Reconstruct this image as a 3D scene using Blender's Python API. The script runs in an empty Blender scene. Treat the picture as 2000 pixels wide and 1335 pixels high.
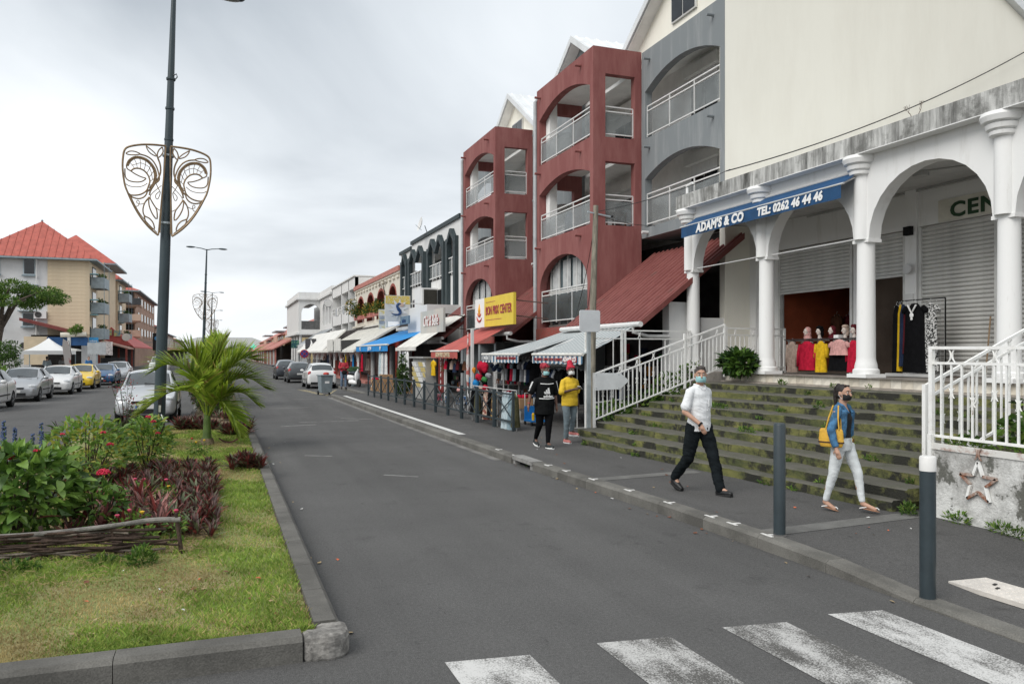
import bpy, math, random, bmesh
from mathutils import Vector, Matrix, Euler
import numpy as np
R=math.radians; pi=math.pi
sc=bpy.context.scene; col=sc.collection
# ---------------- camera, sky, sun, exposure ----------------
cd=bpy.data.cameras.new('camera'); cam=bpy.data.objects.new('camera',cd); col.objects.link(cam)
cam.location=(0,0,2.05); cam.rotation_euler=(R(90),0,-math.atan(570/1555.56))
cd.lens=28; cd.sensor_width=36; cd.shift_y=.0115; cd.clip_start=.1; cd.clip_end=4000
sc.camera=cam
SUN_EL=R(44); SUN_AZ=R(243)   # compass azimuth measured from +Y towards +X
w=bpy.data.worlds.new('World'); sc.world=w; w.use_nodes=True
nt=w.node_tree; nt.nodes.clear()
def N(t,k,**kw):
    n=t.nodes.new(k)
    for a,b in kw.items(): setattr(n,a,b)
    return n
out=N(nt,'ShaderNodeOutputWorld'); bg=N(nt,'ShaderNodeBackground'); sky=N(nt,'ShaderNodeTexSky',sky_type='NISHITA',sun_disc=False)
sky.sun_elevation=SUN_EL; sky.sun_rotation=SUN_AZ; sky.dust_density=3
tc=N(nt,'ShaderNodeTexCoord'); sep=N(nt,'ShaderNodeSeparateXYZ'); nt.links.new(tc.outputs['Generated'],sep.inputs[0])
ad=N(nt,'ShaderNodeMath',operation='ADD'); nt.links.new(sep.outputs[2],ad.inputs[0]); ad.inputs[1].default_value=.22
mx=N(nt,'ShaderNodeMath',operation='MAXIMUM'); nt.links.new(ad.outputs[0],mx.inputs[0]); mx.inputs[1].default_value=.05
dv=N(nt,'ShaderNodeVectorMath',operation='DIVIDE'); nt.links.new(tc.outputs['Generated'],dv.inputs[0]); nt.links.new(mx.outputs[0],dv.inputs[1])
n1=N(nt,'ShaderNodeTexNoise'); n1.inputs['Scale'].default_value=.62; n1.inputs['Detail'].default_value=8; n1.inputs['Roughness'].default_value=.48; n1.inputs['Distortion'].default_value=.5
mp=N(nt,'ShaderNodeMapping'); mp.inputs['Location'].default_value=(4.2,1.1,2.4); mp.inputs['Scale'].default_value=(.9,1.1,1)
nt.links.new(dv.outputs[0],mp.inputs[0]); nt.links.new(mp.outputs[0],n1.inputs['Vector'])
cr=N(nt,'ShaderNodeValToRGB'); e=cr.color_ramp.elements
e[0].position=.36; e[0].color=(.34,.375,.41,1); e[1].position=.60; e[1].color=(.80,.82,.835,1)
k=cr.color_ramp.elements.new(.47); k.color=(.56,.595,.625,1)
nt.links.new(n1.outputs[0],cr.inputs[0])
hz=N(nt,'ShaderNodeMapRange'); hz.inputs[1].default_value=0; hz.inputs[2].default_value=.40; hz.inputs[3].default_value=.70; hz.inputs[4].default_value=0
nt.links.new(sep.outputs[2],hz.inputs[0])
m1=N(nt,'ShaderNodeMixRGB'); nt.links.new(hz.outputs[0],m1.inputs[0]); nt.links.new(cr.outputs[0],m1.inputs[1]); m1.inputs[2].default_value=(.68,.705,.73,1)
sk=N(nt,'ShaderNodeMixRGB',blend_type='MULTIPLY'); sk.inputs[0].default_value=1; nt.links.new(sky.outputs[0],sk.inputs[1]); sk.inputs[2].default_value=(.08,.08,.08,1)
m2=N(nt,'ShaderNodeMixRGB'); m2.inputs[0].default_value=.93; nt.links.new(sk.outputs[0],m2.inputs[1]); nt.links.new(m1.outputs[0],m2.inputs[2])
nt.links.new(m2.outputs[0],bg.inputs[0]); bg.inputs[1].default_value=1.0; nt.links.new(bg.outputs[0],out.inputs[0])
ld=bpy.data.lights.new('sun','SUN'); ld.energy=1.5; ld.angle=R(40); ld.color=(1,.97,.92)
lo=bpy.data.objects.new('sun',ld); col.objects.link(lo)
sd=Vector((math.sin(SUN_AZ)*math.cos(SUN_EL),math.cos(SUN_AZ)*math.cos(SUN_EL),math.sin(SUN_EL)))
lo.rotation_euler=sd.to_track_quat('Z','Y').to_euler()
vs=sc.view_settings; vs.view_transform='Standard'; vs.look='None'; vs.exposure=.62; vs.gamma=1; vs.use_curve_mapping=False
sc.cycles.max_bounces=7; sc.cycles.diffuse_bounces=5; sc.cycles.use_denoising=True; sc.cycles.transparent_max_bounces=12
try: sc.cycles.denoiser='OPENIMAGEDENOISE'
except Exception: pass
rnd=random.Random(7)
_ts=None
def evalmesh(o):
    """modifier result of one object, evaluated in a scratch scene of its own"""
    global _ts
    if _ts is None: _ts=bpy.data.scenes.new('scratch')
    _ts.collection.objects.link(o); vl=_ts.view_layers[0]; vl.update(); dg=vl.depsgraph
    me=bpy.data.meshes.new_from_object(o.evaluated_get(dg)); _ts.collection.objects.unlink(o); return me
# ---------------- materials ----------------
MT={}
def M(name,c,rough=.75,var=.12,scale=2.5,bump=0,bscale=60,metal=0,spec=.4,c2=None,lo_=.4,hi=.6,mapsc=None,emit=None,alpha=None,trans=0,detail=5,fine=0,coat=0):
    """procedural principled material: two-tone noise colour, optional fine speckle and bump"""
    if name in MT: return MT[name]
    m=bpy.data.materials.new(name); m.use_nodes=True; t=m.node_tree; b=t.nodes['Principled BSDF']
    tc=N(t,'ShaderNodeTexCoord'); src=tc.outputs['Object']
    if mapsc:
        mp=N(t,'ShaderNodeMapping'); mp.inputs['Scale'].default_value=mapsc; t.links.new(src,mp.inputs[0]); src=mp.outputs[0]
    if var or c2:
        n=N(t,'ShaderNodeTexNoise'); n.inputs['Scale'].default_value=scale; n.inputs['Detail'].default_value=detail; n.inputs['Roughness'].default_value=.65
        t.links.new(src,n.inputs['Vector'])
        r=N(t,'ShaderNodeValToRGB'); r.color_ramp.elements[0].position=lo_; r.color_ramp.elements[1].position=hi
        a=c if c2 else tuple(x*(1-var) for x in c); z=c2 if c2 else tuple(min(1,x*(1+var)) for x in c)
        r.color_ramp.elements[0].color=(*a,1); r.color_ramp.elements[1].color=(*z,1)
        t.links.new(n.outputs[0],r.inputs[0]); co=r.outputs[0]
        if fine:
            n3=N(t,'ShaderNodeTexNoise'); n3.inputs['Scale'].default_value=bscale; n3.inputs['Detail'].default_value=3; t.links.new(tc.outputs['Object'],n3.inputs['Vector'])
            mr=N(t,'ShaderNodeMapRange'); mr.inputs[1].default_value=.3; mr.inputs[2].default_value=.7; mr.inputs[3].default_value=1-fine; mr.inputs[4].default_value=1+fine
            t.links.new(n3.outputs[0],mr.inputs[0])
            mm=N(t,'ShaderNodeVectorMath',operation='SCALE'); t.links.new(co,mm.inputs[0]); t.links.new(mr.outputs[0],mm.inputs['Scale']); co=mm.outputs[0]
        t.links.new(co,b.inputs['Base Color'])
    else: b.inputs['Base Color'].default_value=(*c,1)
    b.inputs['Roughness'].default_value=rough; b.inputs['Metallic'].default_value=metal; b.inputs['Specular IOR Level'].default_value=spec
    if coat: b.inputs['Coat Weight'].default_value=coat; b.inputs['Coat Roughness'].default_value=.05
    if bump:
        n2=N(t,'ShaderNodeTexNoise'); n2.inputs['Scale'].default_value=bscale; n2.inputs['Detail'].default_value=4; t.links.new(tc.outputs['Object'],n2.inputs['Vector'])
        bp=N(t,'ShaderNodeBump'); bp.inputs['Strength'].default_value=bump; bp.inputs['Distance'].default_value=.02; t.links.new(n2.outputs[0],bp.inputs['Height']); t.links.new(bp.outputs[0],b.inputs['Normal'])
    if emit: b.inputs['Emission Color'].default_value=(*emit[0],1); b.inputs['Emission Strength'].default_value=emit[1]
    if alpha is not None: b.inputs['Alpha'].default_value=alpha
    if trans: b.inputs['Transmission Weight'].default_value=trans; b.inputs['IOR'].default_value=1.05
    MT[name]=m; return m
def leafy(m,k=.35):
    """let some light through a leaf: mix in a translucent lobe of the same colour"""
    t=m.node_tree; b=t.nodes['Principled BSDF']; o=t.nodes['Material Output']; tr=N(t,'ShaderNodeBsdfTranslucent'); mx=N(t,'ShaderNodeMixShader'); mx.inputs[0].default_value=k
    if b.inputs['Base Color'].is_linked: t.links.new(b.inputs['Base Color'].links[0].from_socket,tr.inputs[0])
    else: tr.inputs[0].default_value=b.inputs['Base Color'].default_value
    t.links.new(b.outputs[0],mx.inputs[1]); t.links.new(tr.outputs[0],mx.inputs[2]); t.links.new(mx.outputs[0],o.inputs[0]); return m
def grime(name,base,dirt,scale=(6,6,.7),lo_=.45,hi=.7,rough=.85,bump=.15,third=None,s3=1.3,l3=.55,h3=.62):
    """wall paint with vertical run-off streaks and optional patches of a third colour"""
    if name in MT: return MT[name]
    m=bpy.data.materials.new(name); m.use_nodes=True; t=m.node_tree; b=t.nodes['Principled BSDF']
    tc=N(t,'ShaderNodeTexCoord'); mp=N(t,'ShaderNodeMapping'); mp.inputs['Scale'].default_value=scale; t.links.new(tc.outputs['Object'],mp.inputs[0])
    n=N(t,'ShaderNodeTexNoise'); n.inputs['Scale'].default_value=1; n.inputs['Detail'].default_value=8; n.inputs['Roughness'].default_value=.7; t.links.new(mp.outputs[0],n.inputs['Vector'])
    r=N(t,'ShaderNodeValToRGB'); r.color_ramp.elements[0].position=lo_; r.color_ramp.elements[1].position=hi
    r.color_ramp.elements[0].color=(*base,1); r.color_ramp.elements[1].color=(*dirt,1); t.links.new(n.outputs[0],r.inputs[0]); co=r.outputs[0]
    if third:
        n3=N(t,'ShaderNodeTexNoise'); n3.inputs['Scale'].default_value=s3; n3.inputs['Detail'].default_value=9; n3.inputs['Roughness'].default_value=.7; t.links.new(tc.outputs['Object'],n3.inputs['Vector'])
        r3=N(t,'ShaderNodeMapRange'); r3.inputs[1].default_value=l3; r3.inputs[2].default_value=h3; t.links.new(n3.outputs[0],r3.inputs[0])
        x=N(t,'ShaderNodeMixRGB'); t.links.new(r3.outputs[0],x.inputs[0]); t.links.new(co,x.inputs[1]); x.inputs[2].default_value=(*third,1); co=x.outputs[0]
    t.links.new(co,b.inputs['Base Color']); b.inputs['Roughness'].default_value=rough; b.inputs['Specular IOR Level'].default_value=.3
    n2=N(t,'ShaderNodeTexNoise'); n2.inputs['Scale'].default_value=45; n2.inputs['Detail'].default_value=5; t.links.new(tc.outputs['Object'],n2.inputs['Vector'])
    bp=N(t,'ShaderNodeBump'); bp.inputs['Strength'].default_value=bump; bp.inputs['Distance'].default_value=.02; t.links.new(n2.outputs[0],bp.inputs['Height']); t.links.new(bp.outputs[0],b.inputs['Normal'])
    MT[name]=m; return m
# ---------------- mesh helpers ----------------
class MB:
    def __init__(s): s.v=[]; s.f=[]; s.m=[]; s.mi=0
    def add(s,vs,fs):
        o=len(s.v); s.v+= [tuple(p) for p in vs]; s.f+=[tuple(i+o for i in f) for f in fs]; s.m+=[s.mi]*len(fs); return s
    def box(s,x0,x1,y0,y1,z0,z1):
        if x0>x1: x0,x1=x1,x0
        if y0>y1: y0,y1=y1,y0
        if z0>z1: z0,z1=z1,z0
        return s.add([(x0,y0,z0),(x1,y0,z0),(x1,y1,z0),(x0,y1,z0),(x0,y0,z1),(x1,y0,z1),(x1,y1,z1),(x0,y1,z1)],
          [(0,3,2,1),(4,5,6,7),(0,1,5,4),(1,2,6,5),(2,3,7,6),(3,0,4,7)])
    def obox(s,c,sz,rz=0,mat=None):
        m=mat if mat else Matrix.Rotation(rz,3,'Z'); a,b,d=[q/2 for q in sz]; c=Vector(c)
        p=[c+m@Vector(q) for q in ((-a,-b,-d),(a,-b,-d),(a,b,-d),(-a,b,-d),(-a,-b,d),(a,-b,d),(a,b,d),(-a,b,d))]
        return s.add(p,[(0,3,2,1),(4,5,6,7),(0,1,5,4),(1,2,6,5),(2,3,7,6),(3,0,4,7)])
    def bar(s,p,q,w,h=None):
        h=h or w; p=Vector(p);q=Vector(q);d=q-p
        if d.length<1e-6: return s
        r=d.to_track_quat('Y','Z').to_matrix(); return s.obox((p+q)/2,(w,d.length,h),mat=r)
    def tube(s,pts,r,n=8,cap=True):
        pts=[Vector(p) for p in pts]; k=len(pts); rs=r if isinstance(r,(list,tuple)) else [r]*k
        vs=[];fs=[];up=None
        for i,p in enumerate(pts):
            d=(pts[min(i+1,k-1)]-pts[max(i-1,0)]).normalized()
            if up is None: up=Vector((0,0,1)) if abs(d.z)<.9 else Vector((0,1,0))
            a=d.cross(up)
            if a.length<1e-4: a=d.cross(Vector((1,.2,.1)))
            a.normalize(); b=a.cross(d).normalized(); up=b
            vs+=[p+(a*math.cos(2*pi*j/n)+b*math.sin(2*pi*j/n))*rs[i] for j in range(n)]
        for i in range(k-1):
            for j in range(n):
                j2=(j+1)%n; fs.append((i*n+j,i*n+j2,(i+1)*n+j2,(i+1)*n+j))
        if cap: fs.append(tuple(range(n))); fs.append(tuple(reversed(range((k-1)*n,k*n))))
        return s.add(vs,fs)
    def lathe(s,prof,c=(0,0,0),n=20,sx=1,sy=1,mat=None):
        vs=[];fs=[];k=len(prof);c=Vector(c)
        for r,z in prof:
            for j in range(n):
                q=Vector((r*sx*math.cos(2*pi*j/n),r*sy*math.sin(2*pi*j/n),z)); vs.append(c+(mat@q if mat else q))
        for i in range(k-1):
            for j in range(n): fs.append((i*n+j,i*n+(j+1)%n,(i+1)*n+(j+1)%n,(i+1)*n+j))
        fs.append(tuple(reversed(range(n)))); fs.append(tuple(range((k-1)*n,k*n)))
        return s.add(vs,fs)
    def ball(s,c,r,n=12,k=8,mat=None):
        rx,ry,rz=r if isinstance(r,(list,tuple)) else (r,r,r); c=Vector(c); vs=[];fs=[]
        for i in range(k+1):
            a=pi*i/k
            for j in range(n):
                q=Vector((rx*math.sin(a)*math.cos(2*pi*j/n),ry*math.sin(a)*math.sin(2*pi*j/n),rz*math.cos(a))); vs.append(c+(mat@q if mat else q))
        for i in range(k):
            for j in range(n):
                f=(i*n+j,(i+1)*n+j,(i+1)*n+(j+1)%n,i*n+(j+1)%n)
                fs.append(f)
        return s.add(vs,fs)
    def strip(s,bot,top,a0,a1,ax='x'):
        """solid between polylines bot/top in the plane across ax, from a0 to a1 along ax"""
        def P(a,p): return (a,p[0],p[1]) if ax=='x' else (p[0],a,p[1])
        k=len(bot); vs=[]
        for i in range(k): vs+=[P(a0,bot[i]),P(a0,top[i]),P(a1,bot[i]),P(a1,top[i])]
        fs=[]
        for i in range(k-1):
            o=4*i; n=4*(i+1)
            fs+=[(o,n,n+1,o+1),(o+2,o+3,n+3,n+2),(o,o+2,n+2,n),(o+1,n+1,n+3,o+3)]
        fs+=[(0,1,3,2),(4*k-4,4*k-2,4*k-1,4*k-3)]
        return s.add(vs,fs)
    def prism(s,poly,a0,a1,ax='x'):
        def P(a,p): return (a,p[0],p[1]) if ax=='x' else ((p[0],a,p[1]) if ax=='y' else (p[0],p[1],a))
        k=len(poly); vs=[P(a0,p) for p in poly]+[P(a1,p) for p in poly]
        fs=[tuple(reversed(range(k))),tuple(range(k,2*k))]+[(i,(i+1)%k,k+(i+1)%k,k+i) for i in range(k)]
        return s.add(vs,fs)
    def quad(s,a,b,c,d): return s.add([a,b,c,d],[(0,1,2,3)])
    def grid(s,fn,nu,nv,closed=False):
        vs=[fn(i/nu,j/nv) for i in range(nu+1) for j in range(nv+1)]
        fs=[(i*(nv+1)+j,(i+1)*(nv+1)+j,(i+1)*(nv+1)+j+1,i*(nv+1)+j+1) for i in range(nu) for j in range(nv)]
        return s.add(vs,fs)
    def mesh(s,name,mats,smooth=False,fix=True):
        me=bpy.data.meshes.new(name); me.from_pydata(s.v,[],s.f)
        for m in (mats if isinstance(mats,(list,tuple)) else [mats]): me.materials.append(m)
        if any(s.m): me.polygons.foreach_set('material_index',s.m)
        if fix and len(s.f)<20000:
            bm=bmesh.new(); bm.from_mesh(me); bmesh.ops.recalc_face_normals(bm,faces=bm.faces); bm.to_mesh(me); bm.free()
        if smooth:
            me.polygons.foreach_set('use_smooth',[True]*len(me.polygons))
            if smooth!='all':
                try: me.set_sharp_from_angle(angle=R(smooth if smooth is not True else 40))
                except Exception: pass
        me.update(); return me
def link(name,me,parent=None,loc=None):
    o=bpy.data.objects.new(name,me); col.objects.link(o)
    if parent is not None:
        o.parent=parent
        if parent.get('_w'): o.matrix_parent_inverse=Matrix.Translation(-Vector(parent['_w']))
        elif parent.parent is not None and parent.parent.get('_w'): pass
    if loc: o.location=loc
    return o
def part(name,mb,mats,parent,smooth=False,bevel=0,**kw):
    o=link(name,mb.mesh(name,mats,smooth,**kw) if isinstance(mb,MB) else mb,parent)
    if bevel:
        b=o.modifiers.new('b','BEVEL'); b.width=bevel; b.segments=2; b.limit_method='ANGLE'
    return o
def tag(o,label=None,cat=None,group=None,kind=None):
    if label: o['label']=label
    if cat: o['category']=cat
    if group: o['group']=group
    if kind: o['kind']=kind
    return o
def thing(name,label,cat,loc=(0,0,0),rz=0,group=None,world=False,rot=None):
    """an Empty at the thing's base; world=True means the parts are given in world coordinates"""
    o=bpy.data.objects.new(name,None); col.objects.link(o); o.location=loc; o.empty_display_size=.2
    if rot: o.rotation_euler=rot
    elif rz: o.rotation_euler=(0,0,rz)
    if world: o['_w']=tuple(loc)
    return tag(o,label,cat,group)
def single(name,mb,mats,label,cat,group=None,kind=None,smooth=False,**kw):
    return tag(part(name,mb,mats,None,smooth,**kw),label,cat,group,kind)
def structure(name,mb,mats,smooth=False,parent=None,**kw):
    o=part(name,mb,mats,parent,smooth,**kw)
    if parent is None: o['kind']='structure'
    return o
def kids(o): return [c for c in bpy.data.objects if c.parent==o]
def copy_tree(o,parent=None,**kw):
    c=o.copy(); col.objects.link(c); c.parent=parent
    for ch in o.children: copy_tree(ch,c)
    for k_,v_ in kw.items():
        if k_ in('label','group'): c[k_]=v_
        else: setattr(c,k_,v_)
    return c
def text(s,size,loc,rot,mat,parent,ext=.006,off=0,ax='CENTER',sx=1,shear=0,name='lettering',sp=1):
    cu=bpy.data.curves.new(name,'FONT'); cu.body=s; cu.size=size; cu.extrude=ext; cu.offset=off; cu.align_x=ax; cu.align_y='CENTER'; cu.shear=shear; cu.space_character=sp
    cu.resolution_u=3
    t_=bpy.data.objects.new('tmp',cu); cu.materials.append(mat)
    me=evalmesh(t_); bpy.data.objects.remove(t_); bpy.data.curves.remove(cu)
    if not me.materials: me.materials.append(mat)
    o=bpy.data.objects.new(name,me); col.objects.link(o); o.parent=parent
    if parent is not None and parent.get('_w'): o.matrix_parent_inverse=Matrix.Translation(-Vector(parent['_w']))
    o.location=loc; o.rotation_euler=rot; o.scale=(sx,1,1); return o
FX=(R(90),0,R(-90))   # text facing -X (street side of the right-hand row)
FY=(R(90),0,0)        # text facing -Y (towards the photographer)
def arcpts(y0,y1,zs,zt,n=14):
    c=(y0+y1)/2; a=(y1-y0)/2
    return [(c-a*math.cos(pi*i/n),zs+(zt-zs)*math.sin(pi*i/n)) for i in range(n+1)]
def archwall(mb,y0,y1,x0,x1,ops,zb,ztop,ax='x'):
    """wall from y0 to y1 with arched openings ops=(ya,yb,sill,spring,top)"""
    cur=y0
    for ya,yb,si,sp,tp in sorted(ops):
        if ya>cur+1e-4: mb.strip([(cur,zb),(ya,zb)],[(cur,ztop),(ya,ztop)],x0,x1,ax)
        pts=arcpts(ya,yb,sp,tp); mb.strip(pts,[(p[0],ztop) for p in pts],x0,x1,ax)
        if si>zb+1e-4: mb.strip([(ya,zb),(yb,zb)],[(ya,si),(yb,si)],x0,x1,ax)
        cur=yb
    if cur<y1-1e-4: mb.strip([(cur,zb),(y1,zb)],[(cur,ztop),(y1,ztop)],x0,x1,ax)
    return mb
# ---------------- setting ----------------
def road_mat(name,c):
    """asphalt: aggregate speckle, long wheel-track bands, patches and oil spots"""
    m=bpy.data.materials.new(name); m.use_nodes=True; t=m.node_tree; b=t.nodes['Principled BSDF']; tc=N(t,'ShaderNodeTexCoord'); src=tc.outputs['Object']
    def nz(sc_,det,mp=None,rough=.6):
        n=N(t,'ShaderNodeTexNoise'); n.inputs['Scale'].default_value=sc_; n.inputs['Detail'].default_value=det; n.inputs['Roughness'].default_value=rough
        if mp: q=N(t,'ShaderNodeMapping'); q.inputs['Scale'].default_value=mp; t.links.new(src,q.inputs[0]); t.links.new(q.outputs[0],n.inputs['Vector'])
        else: t.links.new(src,n.inputs['Vector'])
        return n.outputs[0]
    def rg(o,a,b_,lo,hi):
        r=N(t,'ShaderNodeMapRange'); r.inputs[1].default_value=a; r.inputs[2].default_value=b_; r.inputs[3].default_value=lo; r.inputs[4].default_value=hi; t.links.new(o,r.inputs[0]); return r.outputs[0]
    def mul(a,b_): q=N(t,'ShaderNodeMath',operation='MULTIPLY'); t.links.new(a,q.inputs[0]); t.links.new(b_,q.inputs[1]); return q.outputs[0]
    v=N(t,'ShaderNodeTexVoronoi'); v.inputs['Scale'].default_value=120; t.links.new(src,v.inputs['Vector'])
    f=mul(rg(nz(150,3),.3,.7,.62,1.38),rg(v.outputs['Distance'],0,.7,.78,1.22)); f=mul(f,rg(nz(.9,4,(1,.05,1)),.35,.65,.88,1.10)); f=mul(f,rg(nz(.5,8),.35,.65,.90,1.08)); f=mul(f,rg(nz(38,2),.3,.7,.84,1.16)); f=mul(f,rg(nz(1.6,5),.60,.75,1,.70)); f=mul(f,rg(nz(7,3,(1.6,.5,1)),.66,.74,1,.70))
    s_=N(t,'ShaderNodeVectorMath',operation='SCALE'); s_.inputs[0].default_value=c; t.links.new(f,s_.inputs['Scale']); t.links.new(s_.outputs[0],b.inputs['Base Color']); b.inputs['Roughness'].default_value=.86; b.inputs['Specular IOR Level'].default_value=.28
    bp=N(t,'ShaderNodeBump'); bp.inputs['Strength'].default_value=.5; bp.inputs['Distance'].default_value=.01; t.links.new(v.outputs['Distance'],bp.inputs['Height']); t.links.new(bp.outputs[0],b.inputs['Normal']); MT[name]=m; return m
asphalt=road_mat('asphalt',(.090,.0885,.0865)); 
walk_asphalt=road_mat('walk_asphalt',(.084,.082,.080))
concrete=M('kerb_concrete',(.135,.13,.117),.9,.2,1.7,bump=.3,bscale=90,fine=.2,detail=8)
concrete_dk=M('kerb_concrete_dark',(.118,.113,.102),.9,.25,1.3,bump=.3,bscale=90,fine=.2,detail=8)
pale_conc=M('pale_concrete',(.24,.235,.225),.9,.15,3,bump=.2,bscale=90,fine=.15)
earth=M('earth',(.10,.085,.06),.95,.2,.3)
def worn(name,c,lo_,hi):
    m=bpy.data.materials.new(name); m.use_nodes=True; t=m.node_tree; b=t.nodes['Principled BSDF']; b.inputs['Roughness'].default_value=.85; b.inputs['Specular IOR Level'].default_value=.2
    tc=N(t,'ShaderNodeTexCoord'); n=N(t,'ShaderNodeTexNoise'); n.inputs['Scale'].default_value=2.2; n.inputs['Detail'].default_value=4; mp=N(t,'ShaderNodeMapping'); mp.inputs['Scale'].default_value=(2.2,.8,1)
    t.links.new(tc.outputs['Object'],mp.inputs[0]); t.links.new(mp.outputs[0],n.inputs['Vector'])
    n2=N(t,'ShaderNodeTexNoise'); n2.inputs['Scale'].default_value=95; n2.inputs['Detail'].default_value=3; t.links.new(tc.outputs['Object'],n2.inputs['Vector'])
    a=N(t,'ShaderNodeMath',operation='MULTIPLY_ADD'); t.links.new(n2.outputs[0],a.inputs[0]); a.inputs[1].default_value=.9; t.links.new(n.outputs[0],a.inputs[2])
    r=N(t,'ShaderNodeMapRange'); r.inputs[1].default_value=lo_; r.inputs[2].default_value=hi; t.links.new(a.outputs[0],r.inputs[0])
    x=N(t,'ShaderNodeMixRGB'); t.links.new(r.outputs[0],x.inputs[0]); x.inputs[1].default_value=(*c,1); x.inputs[2].default_value=(.092,.089,.084,1)
    t.links.new(x.outputs[0],b.inputs['Base Color']); return m
paint=worn('worn_white_paint',(.55,.545,.53),.86,1.16); paint_worn=worn('very_worn_white_paint',(.48,.475,.46),.78,1.06); paint2=worn('road_white_paint',(.62,.62,.60),1.05,1.3); ypaint=worn('worn_yellow_paint',(.45,.38,.22),.95,1.2)
fpaint=worn('faint_paint',(.26,.26,.25),.9,1.2)
structure('ground',MB().quad((-1500,-300,-.02),(1500,-300,-.02),(1500,3000,-.02),(-1500,3000,-.02)),earth)
road=structure('road',MB().quad((-9.6,-25,0),(6.6,-25,0),(6.6,420,0),(-9.6,420,0)),asphalt)
# crossing stripes and other road paint, each a part of the road
for i,(xa,xb,m) in enumerate(((1.40,1.98,paint),(2.50,3.06,paint_worn),(3.53,4.06,paint_worn),(4.49,4.97,paint))):
    structure('crossing_stripe',MB().quad((xa,1.4,.004),(xb,1.4,.004),(xb,5.05-.03*i,.004),(xa,5.12-.03*i,.004)),m,parent=road)
for p,q,wd in (((2.2,24.5),(4.0,24.6),.06),((3.6,25.6),(4.5,25.0),.07),((1.6,23.3),(2.6,23.6),.07),((1.7,31),(3.3,31.3),.06),((1.2,34),(2.0,34),.08),((3.0,37),(4.3,37.2),.06),((2,44),(3.6,44.2),.06),((1.6,16.5),(2.1,16.2),.04),((2.6,13.4),(3.1,13.0),.035)):
    d=(Vector(q)-Vector(p)).normalized(); n_=Vector((-d.y,d.x))*wd
    structure('road_paint_mark',MB().quad((*(Vector(p)-n_),.004),(*(Vector(q)-n_),.004),(*(Vector(q)+n_),.004),(*(Vector(p)+n_),.004)),fpaint,parent=road)
for a,b in (((4.2,47.0),(4.75,40.6)),((4.45,46.5),(4.95,40.2)),((4.9,39.8),(6.2,46.0))):
    structure('parking_line',MB().quad((a[0]-.05,a[1],.004),(a[0]+.05,a[1],.004),(b[0]+.05,b[1],.004),(b[0]-.05,b[1],.004)),ypaint,parent=road)
for y in (33.8,39.3,45.0,51.0,57.0,63.0):
    structure('parking_line',MB().quad((-9.5,y,.004),(-7.5,y,.004),(-7.5,y+.12,.004),(-9.5,y+.12,.004)),paint2,parent=road)
# right pavement: sheet that drops towards the crossing
def kx(y):
    P=((-30,5.36),(6,5.33),(9,5.30),(14,5.11),(26,4.97),(38.4,4.9))
    for (a,b),(c,d) in zip(P,P[1:]):
        if y<=c: return b+(d-b)*(y-a)/(c-a)
    return 4.9
def wz(y): return .13 if y>6.3 else (.025 if y<4.85 else .025+.105*(y-4.85)/1.45)
pv=MB(); ys=[-20,3,4.85,5.2,5.6,6.0,6.3,8,10,12,14,18,22,26,30,34,38.3]
for a,b in zip(ys,ys[1:]):
    pv.quad((kx(a)+.2,a,wz(a)),(14,a,wz(a)),(14,b,wz(b)),(kx(b)+.2,b,wz(b)))
pv.quad((6.75,38.3,.13),(14,38.3,.13),(14,150,.13),(6.75,150,.13)); pv.quad((kx(38)+.2,38.3,.13),(6.75,38.3,.13),(6.75,38.55,.13),(kx(38)+.2,38.45,.13))
pave=structure('pavement',pv,walk_asphalt)
y=2.0; i=0
def kstone(pa,pb,za,zb_,w_,mat,par,name='kerb_stone',hb=-.03,ch=.03):
    """one kerb stone from pa to pb (road edge), chamfered top edge; w_ is the inward normal * width"""
    pa=Vector(pa);pb=Vector(pb);n_=Vector(w_); vs=[]
    for p,z in ((pa,za),(pb,zb_)):
        for t_,h in ((0,hb),(0,z-ch),(.18,z),(1,z),(1,hb)): q=p+n_*t_; vs.append((q.x,q.y,h))
    return structure(name,MB().add(vs,[(0,1,6,5),(1,2,7,6),(2,3,8,7),(3,4,9,8),(0,4,3,2,1),(5,6,7,8,9)]),mat,parent=par)
kerb=None
while y<38.2:
    l=1.0; b=min(y+l-.005,38.35)
    if abs(y-13.0)<.4: # drain inlet stone: lintel over a dark mouth
        a=Vector((kx(y),y));c=Vector((kx(b),b)); di=MB(); di.box(a.x-.02,a.x+.2,y,b,.085,.155); di.box(a.x,a.x+.2,y,y+.12,-.03,.085); di.box(a.x,a.x+.2,b-.12,b,-.03,.085); di.box(a.x+.15,a.x+.2,y+.12,b-.12,-.03,.085)
        structure('drain_inlet',di,pale_conc,parent=pave)
        structure('drain_mouth',MB().box(a.x+.1,a.x+.149,y+.12,b-.12,-.01,.084),M('black',(.006,.006,.006),.9,0),parent=pave)
    else: kstone((kx(y),y),(kx(b),b),wz(y)+.012,wz(b)+.012,(.2,0),concrete if i%3 else concrete_dk,pave)
    y+=l; i+=1
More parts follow.
